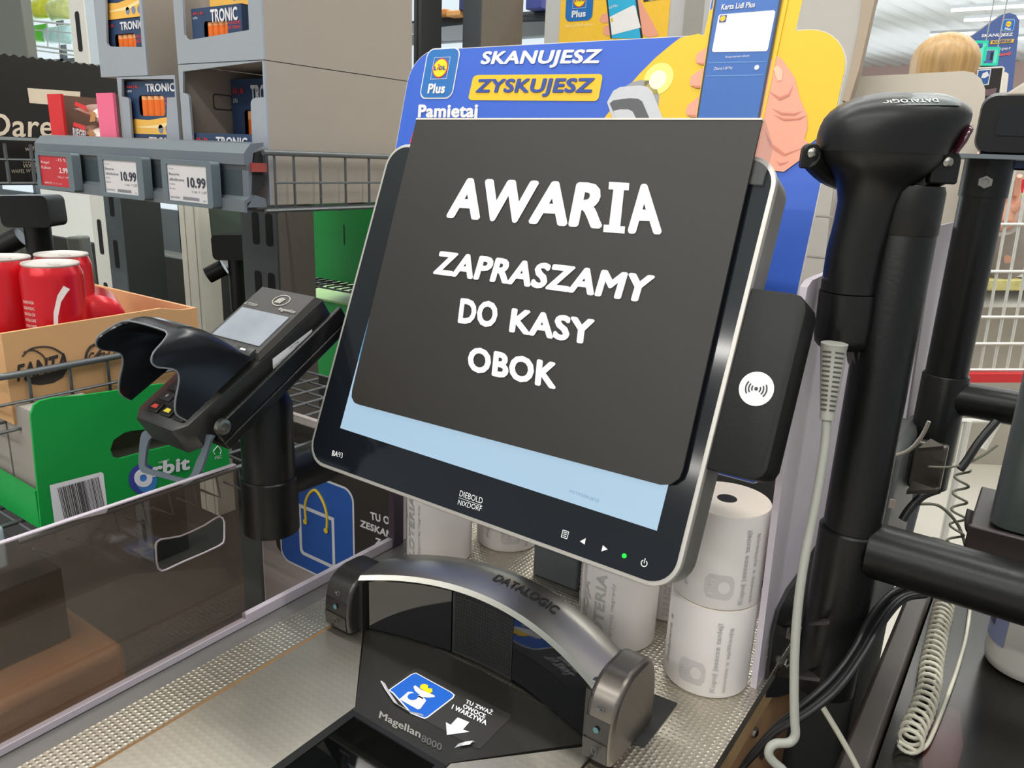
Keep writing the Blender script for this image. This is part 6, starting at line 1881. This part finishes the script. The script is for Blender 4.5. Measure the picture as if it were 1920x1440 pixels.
# blond woman far behind the board
def person():
    hd = dep(1770, 132, 2.35)
    t = thing('person', (hd.x, hd.y, 0.0), 'person with blond bobbed hair and light grey jacket behind the beige board', 'person')
    # body, one skinned surface
    me = bpy.data.meshes.new('body')
    g = lambda dx, dy, z: (hd.x + dx, hd.y + dy, z)
    hz_ = hd.z
    J = [g(0, 0, 0.95), g(0, 0.0, 1.15), g(0, 0.0, hz_ - 0.30), g(0, 0, hz_ - 0.20), g(0, -0.005, hz_ - 0.10), g(0, -0.01, hz_ + 0.02),
         g(0.17, 0.0, hz_ - 0.31), g(0.27, 0.02, hz_ - 0.55), g(0.24, -0.22, hz_ - 0.40), g(-0.17, 0.0, hz_ - 0.31), g(-0.25, 0.02, hz_ - 0.57), g(-0.22, 0.05, hz_ - 0.82),
         g(0.09, 0.0, 0.90), g(0.10, 0.0, 0.48), g(0.10, 0.02, 0.08), g(0.10, -0.12, 0.035), g(-0.09, 0.0, 0.90), g(-0.10, 0.0, 0.48), g(-0.10, 0.02, 0.08), g(-0.10, -0.12, 0.035)]
    Ed = [(0, 1), (1, 2), (2, 3), (3, 4), (4, 5), (2, 6), (6, 7), (7, 8), (2, 9), (9, 10), (10, 11), (0, 12), (12, 13), (13, 14), (14, 15), (0, 16), (16, 17), (17, 18), (18, 19)]
    Rr = [0.15, 0.13, 0.14, 0.055, 0.075, 0.085, 0.065, 0.05, 0.034, 0.065, 0.05, 0.035, 0.10, 0.07, 0.045, 0.04, 0.10, 0.07, 0.045, 0.04]
    base = V3(t.location)
    me.from_pydata([tuple(V3(p) - base) for p in J], Ed, [])
    o = bpy.data.objects.new('body', me); COL.objects.link(o); o.parent = t
    me.materials.append(mat('skin_far', (222, 164, 140), 0.55))
    sk = o.modifiers.new('skin', 'SKIN'); sk.use_smooth_shade = True
    for i, v in enumerate(me.skin_vertices[0].data):
        v.radius = (Rr[i], Rr[i])
    me.skin_vertices[0].data[0].use_root = True
    ss = o.modifiers.new('sub', 'SUBSURF'); ss.levels = 2; ss.render_levels = 2
    # hair: rounded bob with strands
    hm = mat('hair_blond', (170, 134, 84), 0.42, noise=0.5, scale=1.0)
    nt = hm.node_tree
    mp = node(nt, 'ShaderNodeMapping')
    mp.inputs['Scale'].default_value = (90, 90, 5)
    nz_ = [n for n in nt.nodes if n.type == 'TEX_NOISE'][0]
    tc_ = [n for n in nt.nodes if n.type == 'TEX_COORD'][0]
    nt.links.new(tc_.outputs['Object'], mp.inputs['Vector'])
    nt.links.new(mp.outputs['Vector'], nz_.inputs['Vector'])
    b = MB().m(hm)
    loops = []
    for k in range(13):
        a = pi / 2 - k * (pi * 0.62) / 12
        r = 0.094 * max(0.02, cos(a)) if a > 0 else 0.094 * (1 - 0.10 * (-a))
        z = hd.z + 0.02 + 0.085 * sin(a) if a > 0 else hd.z + 0.02 + 0.15 * a
        loops.append([(hd.x + r * cos(q) * (1 + 0.012 * sin(j * 2.4)), hd.y - 0.01 + 1.05 * r * sin(q) * (1 + 0.012 * sin(j * 2.4)), z) for j, q in enumerate([2 * pi * i / 72 for i in range(72)])])
    b.hull(loops)
    b.build('hair', t, sm=70)
    # jacket
    jm = mat('jacket_grey', (150, 140, 132), 0.7, noise=0.15, scale=20)
    b = MB().m(jm)
    prof = [(0.17, 0.80), (0.175, 0.95), (0.165, 1.15), (0.185, hz_ - 0.36), (0.15, hz_ - 0.255), (0.08, hz_ - 0.21)]
    b.hull([[(hd.x + r * 1.05 * cos(q), hd.y + r * 0.8 * sin(q), z) for q in [2 * pi * i / 28 for i in range(28)]] for r, z in prof])
    for s_, e, w_ in ((1, g(0.27, 0.02, hz_ - 0.55), g(0.245, -0.19, hz_ - 0.42)), (-1, g(-0.25, 0.02, hz_ - 0.57), g(-0.222, 0.045, hz_ - 0.78))):
        b.tube([g(0.12 * s_, 0, hz_ - 0.29), g(0.18 * s_, 0, hz_ - 0.32), e, w_], [0.085, 0.075, 0.062, 0.048], 14)
    b.build('jacket', t, sm=60)
    b = MB().m(mat('trousers_dark', (48, 50, 60), 0.7))
    for s_ in (1, -1):
        b.tube([g(0.085 * s_, 0, 0.92), g(0.10 * s_, 0, 0.48), g(0.10 * s_, 0.02, 0.07)], [0.115, 0.082, 0.062], 16)
    b.build('trousers', t, sm=60)
    # hand held up in front: palm, four fingers and a thumb
    w = V3(g(0.24, -0.22, hz_ - 0.40))
    for k, (dx, L_) in enumerate(((0.0, 0.066), (0.018, 0.075), (0.036, 0.072), (0.052, 0.056))):
        b = MB().m(mat('skin_far', (222, 164, 140), 0.55)).tube([w + V3((dx - 0.026, -0.03, 0.055)), w + V3((dx - 0.028, -0.045, 0.055 + L_ * 0.5)), w + V3((dx - 0.026, -0.065, 0.055 + L_ * 0.85))], [0.0095, 0.0085, 0.007], 8)
        b.build('finger', t, sm=60)
    b = MB().m(mat('skin_far', (222, 164, 140), 0.55)).tube([w + V3((0.03, -0.02, 0.015)), w + V3((0.05, -0.04, 0.035)), w + V3((0.052, -0.055, 0.06))], [0.011, 0.010, 0.008], 8)
    b.build('thumb', t, sm=60)
    b = MB().m(mat('skin_far', (222, 164, 140), 0.55)).hull([[w + V3((x, y, z)) for x, y in ((-0.034, -0.018), (0.034, -0.018), (0.034, 0.010), (-0.034, 0.010))] for z in (-0.02, 0.06)])
    b.build('palm', t, bevel=0.008, seg=3)
person()

# far blue lane board with its green number frames
LB = Fr(dep(1850, 90, 2.9), CR, (0, 0, 1))
lo = LB.poly([(1790, 250), (1790, 112), (1793, 95), (1803, 82), (1820, 70), (1850, 48), (1880, 27), (1893, 24), (1905, 28), (1911, 38), (1910, 60), (1895, 200), (1890, 250)])
lbt = thing('lane_sign', LB.p(0, -0.3), 'distant blue SKANUJESZ board with rounded slanting top at the upper right', 'sign')
b = MB().m(mat('lane_sign_edge', (44, 50, 66), 0.5)).prism(LB, lo, -0.02, -0.0004)
b.m(mat('lane_sign_blue', (74, 94, 148), 0.5, noise=0.05, scale=10)).flat(LB, inset(lo[::-1], 0.006) if False else lo, 0.0)
p, q = LB.uv(1877, 59), LB.uv(1903, 36)
b.m(M_WHITE).text(LB, 'SKANUJESZ', (1839, 72), (1898, 69), (1841, 64), 0.002, 0.04)
b.m(M_YEL).flat(LB, LB.poly([(1856, 83), (1899, 80), (1901, 73), (1858, 76)]), 0.002)
b.m(M_NAVY).text(LB, 'KUJESZ', (1860, 82), (1896, 79.5), (1862, 76.5), 0.004, 0.04)
b.m(M_WHITE).text(LB, 'Masz aplikację?', (1808, 100), (1894, 94), (1809, 94), 0.002, 0.02)
b.m(mat('lane_red', (226, 92, 80), 0.5)).text(LB, 'Skanuj!', (1868, 108), (1895, 104), (1869, 100), 0.002, 0.04)
badge(LB, p[0], p[1], q[0] - p[0], q[1] - p[1], 0.002, b)
b.build('printed_board', lbt, sm=0)
LG = mat('lane_frame_green', (52, 236, 190), 0.4, emit=0.7)
for (a_, c_, num, d_, l_) in (((1816, 114), (1854, 76), '11', 2.6, 'larger green glowing frame with the number 11'), ((1840, 122), (1876, 88), '1', 2.5, 'smaller green glowing frame overlapping the larger one')):
    LF = Fr(dep((a_[0] + c_[0]) / 2, (a_[1] + c_[1]) / 2, d_), CR, (0, 0, 1))
    p, q = LF.uv(*a_), LF.uv(*c_)
    t = thing('lane_number', LF.p(0, p[1]), l_, 'lane number', 'green lane number frames')
    wd = (q[0] - p[0]) * 0.11
    b = MB().m(LG).plate(LF, [[p, (q[0], p[1]), q, (p[0], q[1])], [(p[0] + wd, p[1] + wd), (q[0] - wd, p[1] + wd), (q[0] - wd, q[1] - wd), (p[0] + wd, q[1] - wd)]], -0.02, 0.0)
    b.build('frame', t, sm=0)
    w_ = q[0] - p[0]; h_ = q[1] - p[1]
    b = MB().m(mat('lane_digit', (40, 40, 44), 0.5))
    b.text(LF, num, (p[0] + w_ * (0.32 if num == '11' else 0.55), p[1] + h_ * 0.28), (p[0] + w_ * 0.72, p[1] + h_ * 0.28), (p[0] + w_ * (0.32 if num == '11' else 0.55), p[1] + h_ * 0.72), -0.008, 0.04, px=False)
    b.build('digit', t, sm=0)
    MB().m(mat('hanger_grey', (150, 152, 150), 0.4)).cyl(LF.p(q[0] - wd * 0.5, q[1], -0.010), LF.p(q[0] - wd * 0.5, q[1], -0.010) + V3((0, 0, 3.54 - LF.p(0, q[1]).z)), 0.002, 8).build('hanger', t)
    MB().m(mat('lane_pane_dark', (46, 50, 44), 0.3)).fbox(LF, p[0] + wd, p[1] - 0.02, -0.014, q[0] - wd, p[1] - 0.001, -0.012).build('foot', t)

# distant checkout screen with blue icon
FS = Fr(dep(1850, 170, 2.3), CR, (0, 0, 1))
fs = thing('checkout_screen', FS.p(0, -0.1), 'distant white-rimmed checkout screen with a blue icon, under the green frames', 'screen')
o_ = FS.poly([(1800, 260), (1806, 128), (1880, 124), (1884, 128), (1866, 260)])
b = MB().m(mat('rim_white', (226, 222, 214), 0.5)).prism(FS, o_, -0.02, 0.0)
b.m(mat('screen_black', (46, 40, 38), 0.25)).flat(FS, FS.poly([(1803, 255), (1810, 131), (1880, 127), (1862, 255)]), 0.001)
b.m(M_WHITE).flat(FS, FS.poly([(1827, 162), (1832, 131), (1858, 129), (1853, 159)]), 0.002)
b.m(mat('icon_blue', (50, 90, 150), 0.4)).flat(FS, FS.poly([(1829, 160), (1834, 133), (1856, 131), (1851, 157)]), 0.003)
b.m(M_WHITE).flat(FS, FS.poly([(1838, 146), (1841, 138), (1850, 134), (1853, 142), (1844, 147)]), 0.004)
b.m(mat('screen_photo', (110, 88, 90), 0.4)).flat(FS, FS.poly([(1846, 168), (1868, 165), (1866, 178), (1845, 180)]), 0.002)
b.build('display', fs, sm=0)
b = MB().m(mat('board_white', (228, 218, 206), 0.6)).prism(FS, FS.poly([(1868, 230), (1876, 136), (1898, 133), (1903, 137), (1897, 190), (1880, 215)]), -0.05, -0.03)
b.build('side_wing', fs, sm=0)

# trolley park and goods seen at the right edge
cg = thing('shopping_trolley', dep(1880, 650, 1.7), 'white wire shopping trolley seen between the second pole and the grey terminal', 'trolley')
b = MB().m(mat('trolley_wire', (214, 212, 204), 0.35, 0.3))
CF_ = Fr(dep(1852, 560, 1.7), CR, (0, 0, 1))
for i in range(9):
    u = -0.05 + i * 0.030
    b.tube([CF_.p(u, -0.16, 0), CF_.p(u, 0.30, 0)], 0.0035, 6)
for v in (-0.16, -0.10, -0.04, 0.06, 0.16, 0.30):
    b.tube([CF_.p(-0.06, v, 0.004), CF_.p(0.24, v, 0.004)], 0.0035, 6)
for v in (-0.28, -0.22):
    b.tube([CF_.p(-0.12, v, 0.004), CF_.p(0.24, v, 0.004)], 0.006, 6)
b.tube([CF_.p(0.05, -0.35, 0.0), CF_.p(0.09, -0.22, 0.004)], 0.008, 6)
b.build('basket', cg, sm=60)
MB().m(mat('trolley_red', (200, 40, 44), 0.4)).fbox(CF_, -0.04, -0.185, 0.0, 0.12, -0.165, 0.02).build('red_bar', cg)
for u_ in (0.0, 0.2):
    q = CF_.p(u_, 0, 0)
    MB().m(mat('trolley_wheel', (50, 50, 50), 0.5)).cyl((q.x, q.y, 0.055), (q.x + 0.03, q.y + 0.01, 0.055), 0.055, 20).build('wheel', cg)
    MB().m(mat('trolley_wire', (214, 212, 204), 0.35, 0.3)).tube([(q.x + 0.015, q.y, 0.09), CF_.p(u_, -0.28, 0.004)], 0.009, 8).build('leg', cg)
gd = [((1868, 362), (1925, 335), (206, 30, 44), 'red goods pack high at the right edge'), ((1868, 382), (1925, 364), (190, 206, 60), 'yellow-green goods pack under the red one'), ((1868, 402), (1925, 384), (206, 140, 70), 'orange goods pack below the yellow-green one'), ((1862, 446), (1925, 424), (70, 130, 80), 'green goods pack on the far rack'), ((1858, 508), (1925, 480), (206, 168, 160), 'pale pink goods pack behind the white trolley wires'), ((1852, 545), (1925, 525), (196, 186, 120), 'row of yellowish goods behind the white trolley wires')]
for (a_, c_, col_, l_) in gd:
    GF = Fr(dep((a_[0] + c_[0]) / 2, (a_[1] + c_[1]) / 2, 2.9), CR, (0, 0, 1))
    p, q = GF.uv(*a_), GF.uv(*c_)
    b = MB().m(mat('goods_%d_%d_%d' % col_, col_, 0.5, noise=0.5, scale=30)).fbox(GF, p[0], p[1], -0.15, q[0], q[1], 0.0)
    tag(b.build('goods_pack', bevel=0.004), l_, 'goods', 'goods on the far rack')
RF = Fr(dep(1890, 480, 3.1), CR, (0, 0, 1))
rk = thing('goods_rack', RF.p(0, -1.2), 'far grey rack with coloured goods at the right edge', 'rack')
b = MB().m(mat('rack_grey', (176, 168, 156), 0.6, noise=0.1, scale=10)).fbox(RF, -0.17, -1.0, -0.3, 0.6, 0.42, -0.25)
b.build('back', rk)
for v in (0.16, 0.05, -0.06, -0.18):
    MB().m(mat('rack_shelf_white', (216, 214, 206), 0.5)).fbox(RF, -0.16, v - 0.012, -0.25, 0.6, v, 0.08).build('shelf', rk)

# ------------------------------------------------------------------ things glimpsed between the shelf uprights
# black wafer box on the neighbouring shelf
XK = -1.50
F = XF(XK)
bo = F.poly([(-40, 345), (-40, 97), (0, 101), (184, 122), (240, 150), (260, 345)])
ya, yb_ = at(-60, 200, 'x', XK).y, at(300, 200, 'x', XK).y
zt4 = at(100, 115, 'x', XK).z; zb4 = at(60, 345, 'x', XK).z
kb = thing('wafer_box', (XK - 0.15, (ya + yb_) / 2, zb4), 'black wafer display box with large cream lettering behind the left shelf end', 'box')
n_ = 46
topz = []
for i in range(n_ + 1):
    y = ya + (yb_ - ya) * i / n_
    topz.append((y, zt4 + (0.004 if i % 2 else 0.0)))
b = MB().m(mat('wafer_box_black', (28, 25, 24), 0.5, noise=0.2)).prism(F, [(ya, zb4), (yb_, zb4)] + topz[::-1], -0.3, 0.0)
CRM = mat('wafer_cream', (222, 206, 184), 0.5)
b.m(CRM).flat(F, F.poly([(51, 165), (150, 172), (150, 201), (55, 193)]), 0.0006)
b.text(F, 'Dare', (-22, 256), (100, 258), (-22, 211), 0.0008, 0.012)
b.text(F, 'with', (47, 283), (66, 282), (47, 274), 0.0008)
b.text(F, 'WAFER IN', (42, 306), (84, 305), (42, 301), 0.0008)
b.text(F, 'WAFFEL', (43, 315), (80, 314), (43, 307), 0.0008)
b.text(F, 'WAFEL W CZEKOLADZIE', (21, 325), (110, 322), (21, 318), 0.0008)
b.build('printed_side', kb, sm=0)
wb = thing('wire_basket', (XK + 0.02, (ya + yb_) / 2, zb4), 'grey wire basket rail in front of the black wafer box', 'basket')
b = MB().m(M_WIRE)
for py in (263, 300, 344):
    z = at(30, py, 'x', XK + 0.02).z
    b.tube([(XK + 0.02, ya, z), (XK + 0.02, yb_, z)], 0.006 if py == 263 else 0.003, 6)
for px in (-30, 12, 60, 100, 150):
    y = at(px, 300, 'x', XK + 0.02).y
    b.tube([(XK + 0.02, y, at(30, 263, 'x', XK + 0.02).z), (XK + 0.02, y, at(30, 344, 'x', XK + 0.02).z)], 0.003, 6)
b.build('wires', wb, sm=60)
# bright board between post and upright, and strip below it
p, q = at(96, 520, 'y', 1.75), at(240, 340, 'y', 1.75)
tag(MB().m(mat('board_bright_white', (236, 236, 230), 0.6, noise=0.02)).box(p.x, 1.75, 0.0, q.x, 1.77, q.z + 0.05).build('white_board', bevel=0.002), 'bright white board standing left of the blackish upright', 'board')
p, q = at(120, 548, 'y', 1.55), at(236, 500, 'y', 1.55)
b = MB().m(mat('perforated_grey', (96, 98, 94), 0.6)).box(p.x - 0.1, 1.55, 0.0, q.x, 1.56, at(190, 512, 'y', 1.55).z)
b.m(mat('perforation_light', (190, 190, 184), 0.6))
for i in range(14):
    r = at(140 + i * 6.6, 515 + i * 1.7, 'y', 1.549)
    b.flat(YF(1.55), circ(r.x, r.z - 0.006, 0.0032, 8), 0.0006)
tag(b.build('perforated_panel', sm=0), 'grey perforated panel below the bright white board', 'panel')
# device silhouettes behind the shelf
def silhouette_scanner(px, py, d, sc, label, loc_z=0.0):
    c = dep(px, py, d)
    Fq = Fr(c, CR, (0, 0, 1))
    t = thing('hand_scanner', Fq.p(0, -0.16 * sc), label, 'scanner', None)
    MB().m(M_BLACK).lathe(Fq.p(0.0, -0.16 * sc, 0), [(0.022 * sc, 0.0), (0.024 * sc, 0.01), (0.024 * sc, 0.13 * sc), (0.03 * sc, 0.16 * sc)], 20).build('handle', t)
    b = MB().m(M_BLACK)
    b.hull([[Fq.p(u * sc, v * sc, n * sc) for u, v in rrect(-0.045, -0.03, 0.05, 0.03, 0.012)] for n in (-0.03, -0.02, 0.02, 0.03)])
    b.build('head', t, sm=45)
    MB().m(M_BLACK).cyl(Fq.p(-0.03 * sc, -0.05 * sc, 0), Fq.p(-0.07 * sc, -0.07 * sc, 0.01), 0.02 * sc, 16).build('clamp', t)
    return t
silhouette_scanner(440, 462, 1.9, 1.0, 'dark hand scanner glimpsed between the pale post and the dark upright')
silhouette_scanner(60, 395, 1.75, 1.15, 'dark hand scanner glimpsed below the black wafer box at the left edge')
c = dep(428, 415, 2.0)
Fq = Fr(c, CR, (0, 0, 1))
b = MB().m(mat('device_olive', (70, 84, 72), 0.4)).fbox(Fq, -0.05, -0.045, -0.04, 0.10, 0.10, 0.0)
tag(b.build('checkout_device', bevel=0.006), 'dark olive back of a checkout device above the glimpsed scanner', 'device')
c = dep(50, 440, 1.85)
Fq = Fr(c, CR, (0, 0, 1))
b = MB().m(mat('device_grey_olive', (86, 88, 80), 0.5)).fbox(Fq, -0.10, -0.5, -0.05, -0.02, 0.09, 0.0).fbox(Fq, 0.005, -0.5, -0.20, 0.045, -0.02, -0.15)
tag(b.build('checkout_device', bevel=0.006), 'grey checkout column at the left edge above the red cans', 'device')
c = dep(450, 600, 2.7)
Fq = Fr(c, CR, (0, 0, 1))
b = MB().m(mat('counter_far_pale', (196, 190, 176), 0.5)).fbox(Fq, -0.19, -0.04, -0.3, 0.16, 0.0, 0.0)
b.m(mat('counter_far_dark', (98, 92, 84), 0.6)).fbox(Fq, -0.19, -0.9, -0.3, 0.16, -0.041, 0.0)
tag(b.build('far_counter'), 'pale far counter edge glimpsed left of the dark upright', 'counter')
# green cartons behind the monitor's left edge
for (a_, c_, yy, z0_, l_, lid) in (((578, 548), (716, 372), 1.10, None, 'bright green carton on the wire shelf left of the monitor', False), ((598, 705), (660, 572), 1.16, None, 'lower green carton with pale lid behind the payment terminal', True)):
    p, q = at(*a_, 'y', yy), at(*c_, 'y', yy)
    t = thing('green_carton', ((p.x + q.x) / 2, yy + 0.1, p.z), l_, 'carton', 'green cartons on the rear shelves')
    zbot = at(640, 528, 'y', yy).z if not lid else p.z
    b = MB().m(M_GRN).box(p.x - (0.05 if lid else 0), yy, zbot, q.x + 0.12, yy + 0.22, q.z)
    if not lid:
        b.m(mat('carton_slit', (8, 70, 30), 0.8))
        for px in (584, 644):
            r0, r1 = at(px, 412 + (px - 584) * 0.15, 'y', yy), at(px + 3, 450 + (px - 584) * 0.15, 'y', yy)
            b.flat(YF(yy), [(r0.x, r1.z), (r0.x + 0.003, r1.z), (r0.x + 0.003, r0.z), (r0.x, r0.z)], 0.0006)
    b.build('box', t)
    if lid:
        MB().m(mat('lid_pale_green', (150, 186, 120), 0.6)).hull([[(p.x - 0.05, yy - 0.01, q.z), (q.x + 0.12, yy - 0.01, q.z), (q.x + 0.12, yy + 0.22, q.z + 0.03), (p.x - 0.05, yy + 0.22, q.z + 0.03)], [(p.x - 0.05, yy - 0.01, q.z + 0.004), (q.x + 0.12, yy - 0.01, q.z + 0.004), (q.x + 0.12, yy + 0.22, q.z + 0.034), (p.x - 0.05, yy + 0.22, q.z + 0.034)]]).build('lid', t)
zsh = at(640, 530, 'y', 1.10).z - 0.004
rs = thing('wire_shelf', (-0.9, 1.25, zsh - 0.01), 'rear grey wire shelf under the bright green carton', 'shelf')
b = MB().m(M_WIRE)
for i in range(16):
    x = at(585, 530, 'y', 1.1).x - 0.02 + i * 0.022
    b.tube([(x, 1.06, zsh), (x, 1.5, zsh)], 0.0018, 6)
for i in range(6):
    y = 1.06 + i * 0.05
    b.tube([(at(585, 530, 'y', 1.1).x - 0.03, y, zsh - 0.003), (-0.6, y, zsh - 0.003)], 0.002, 6)
b.build('wires', rs, sm=60)

# goods and shelf at top left and behind the board, in front of the daylight
yq = 2.6
TL = [((34, 38), (62, 0), (170, 206, 214), 'pale blue gummy bag at the top left'), ((62, 38), (96, -6), (206, 210, 60), 'yellow-green gummy bag at the top left'), ((96, 40), (128, -4), (196, 206, 130), 'lime gummy bag with pink figure at the top left'), ((56, 82), (88, 44), (90, 190, 60), 'green bag in the wire basket at the top left'), ((88, 86), (132, 46), (176, 214, 214), 'pale turquoise bag in the wire basket at the top left')]
for a_, c_, col_, l_ in TL:
    p, q = at(*a_, 'y', yq), at(*c_, 'y', yq)
    b = MB().m(mat('sweets_%d_%d' % col_[:2], col_, 0.3, noise=0.4, scale=25))
    cx_, cz_ = (p.x + q.x) / 2, (p.z + q.z) / 2
    w_, h_ = abs(q.x - p.x) * 0.46, abs(q.z - p.z) / 2
    rows = []
    for j in range(9):
        v = -1 + j / 4.0
        th = 0.06 * math.sqrt(max(0.0, 1 - v * v)) + 0.004
        rows.append([(cx_ + w_ * cos(a), yq + th * sin(a), cz_ + h_ * v) for a in [2 * pi * k / 20 for k in range(20)]])
    b.hull(rows)
    tag(b.build('sweets_bag', sm=60), l_, 'bag', 'sweets bags at the top left')
wr = thing('wire_shelf', at(80, 90, 'y', yq), 'bright wire shelf with sweets bags at the top left', 'shelf')
b = MB().m(mat('wire_bright', (196, 200, 196), 0.4, 0.3))
for (pa, pb, r) in (((48, 38), (132, 46), 0.006), ((66, 56), (134, 62), 0.004), ((50, 84), (140, 96), 0.006), ((50, 92), (140, 104), 0.005), ((56, 40), (60, 86), 0.004), ((88, 42), (90, 90), 0.004), ((110, 44), (112, 92), 0.004)):
    b.tube([at(*pa, 'y', yq - 0.09), at(*pb, 'y', yq - 0.09)], r, 6)
b.build('wires', wr, sm=60)
tag(MB().m(mat('screen_back_olive', (104, 106, 98), 0.5)).box(at(-40, 60, 'y', 1.6).x, 1.6, at(20, 118, 'y', 1.6).z, at(46, 60, 'y', 1.6).x, 1.64, 1.9).build('grey_column', bevel=0.005), 'grey olive column filling the top left corner', 'column')
# dark wire shelf with goods behind, between the uprights at the top
yq = 2.2
ws = thing('wire_shelf', at(870, 45, 'y', yq), 'dark wire shelf with books of snacks high between the rear uprights', 'shelf')
b = MB().m(mat('wire_dark', (40, 44, 50), 0.5))
for (pa, pb) in (((790, 34), (1200, 28)), ((790, 39), (1200, 33)), ((790, 44), (1200, 30)), ((800, 50), (1030, 24))):
    b.tube([at(*pa, 'y', yq), at(*pb, 'y', yq)], 0.008, 6)
b.fbox(YF(yq), at(700, 40, 'y', yq).x, at(880, 33, 'y', yq).z, -0.4, at(1400, 40, 'y', yq).x, at(880, 28, 'y', yq).z, -0.02)
b.build('wires', ws, sm=60)
for (a_, c_, col_, l_) in (((806, 30), (836, 16), (186, 120, 60), 'orange-brown snack box high between the rear uprights, left one'), ((836, 31), (862, 18), (206, 150, 90), 'orange-brown snack box high between the rear uprights, right one'), ((860, 20), (900, -10), (46, 50, 96), 'dark blue snack box next to the taupe upright'), ((985, 18), (1015, -10), (52, 62, 130), 'blue snack box right of the taupe upright')):
    p, q = at(*a_, 'y', yq - 0.05), at(*c_, 'y', yq - 0.05)
    b = MB().m(mat('snack_%d_%d' % col_[:2], col_, 0.5, noise=0.25, scale=20)).box(p.x, yq - 0.05, p.z, q.x, yq + 0.1, q.z)
    tag(b.build('snack_box', bevel=0.003), l_, 'box', 'snack boxes between the rear uprights')

# yellow poster with phone behind the promotion board
YP = 1.35
F = YF(YP)
po = thing('app_poster', at(1140, 60, 'y', YP), 'yellow app poster with phone in hand in a grey frame behind the promotion board', 'poster')
x0_, x1_ = at(1022, 40, 'y', YP).x, at(1318, 40, 'y', YP).x
z0_ = at(1150, 90, 'y', YP).z
b = MB().m(mat('poster_frame_grey', (186, 184, 182), 0.5)).box(x0_, YP, z0_ - 0.2, x1_, YP + 0.03, 1.75)
b.m(mat('poster_frame_taupe', (150, 146, 138), 0.5)).box(at(1286, 40, 'y', YP).x, YP - 0.01, z0_ - 0.2, x1_, YP - 0.0005, 1.75)
u0, u1 = F.uv(1050, 40)[0], F.uv(1254, 40)[0]
b.m(mat('poster_yellow', (240, 190, 50), 0.5)).flat(F, [(u0, z0_ - 0.15), (u1, z0_ - 0.15), (u1, 1.74), (u0, 1.74)], 0.0006)
p = F.uv(1060, 41); q = F.uv(1115, -30)
badge(F, p[0], p[1], q[0] - p[0], q[1] - p[1], 0.0009, b, border=False)
b.m(mat('poster_pale_ink', (252, 222, 140), 0.5)).text(F, 'lidl.pl/lidl-plus', (1061, 54), (1111, 50), (1061, 46), 0.0009, 0.01)
def pf(pts, m_, n): b.m(m_).flat(F, F.poly(pts), n)
pf([(1124, 38), (1128, 28), (1140, 24), (1142, 42), (1132, 44)], SK, 0.0010)
pf([(1131, 62), (1133, 50), (1144, 46), (1146, 66), (1138, 68)], SK, 0.0010)
pf([(1190, -20), (1205, 8), (1222, 38), (1236, 66), (1215, 70), (1198, 60), (1190, 20)], SK, 0.0010)
pf([(1134, -30), (1145, 72), (1206, 72), (1192, -30)], mat('phone_edge_print', (32, 34, 40), 0.4), 0.0012)
pf([(1137, -30), (1148, 72), (1202, 72), (1188, -30)], mat('phone_cyan', (44, 172, 214), 0.4), 0.0014)
pf([(1144, 32), (1148, 66), (1202, 52), (1192, 12), (1188, 10)], mat('poster_card_white', (232, 230, 228), 0.5), 0.0016)
b.m(M_WHITE).text(F, 'Lidl Plus', (1142, 17), (1158, 12), (1142, 12), 0.0016, 0.01)
pf([(1146, 36), (1149, 33), (1151, 40), (1148, 42)], M_YEL, 0.0018)
pf([(1207, 4), (1244, -2), (1244, -20), (1206, -20)], mat('store_badge_black', (40, 36, 32), 0.5), 0.0010)
b.m(M_WHITE).text(F, 'App Store', (1216, 3), (1242, -1), (1216, -3), 0.0012, 0.01)
b.build('printed_poster', po, sm=0)
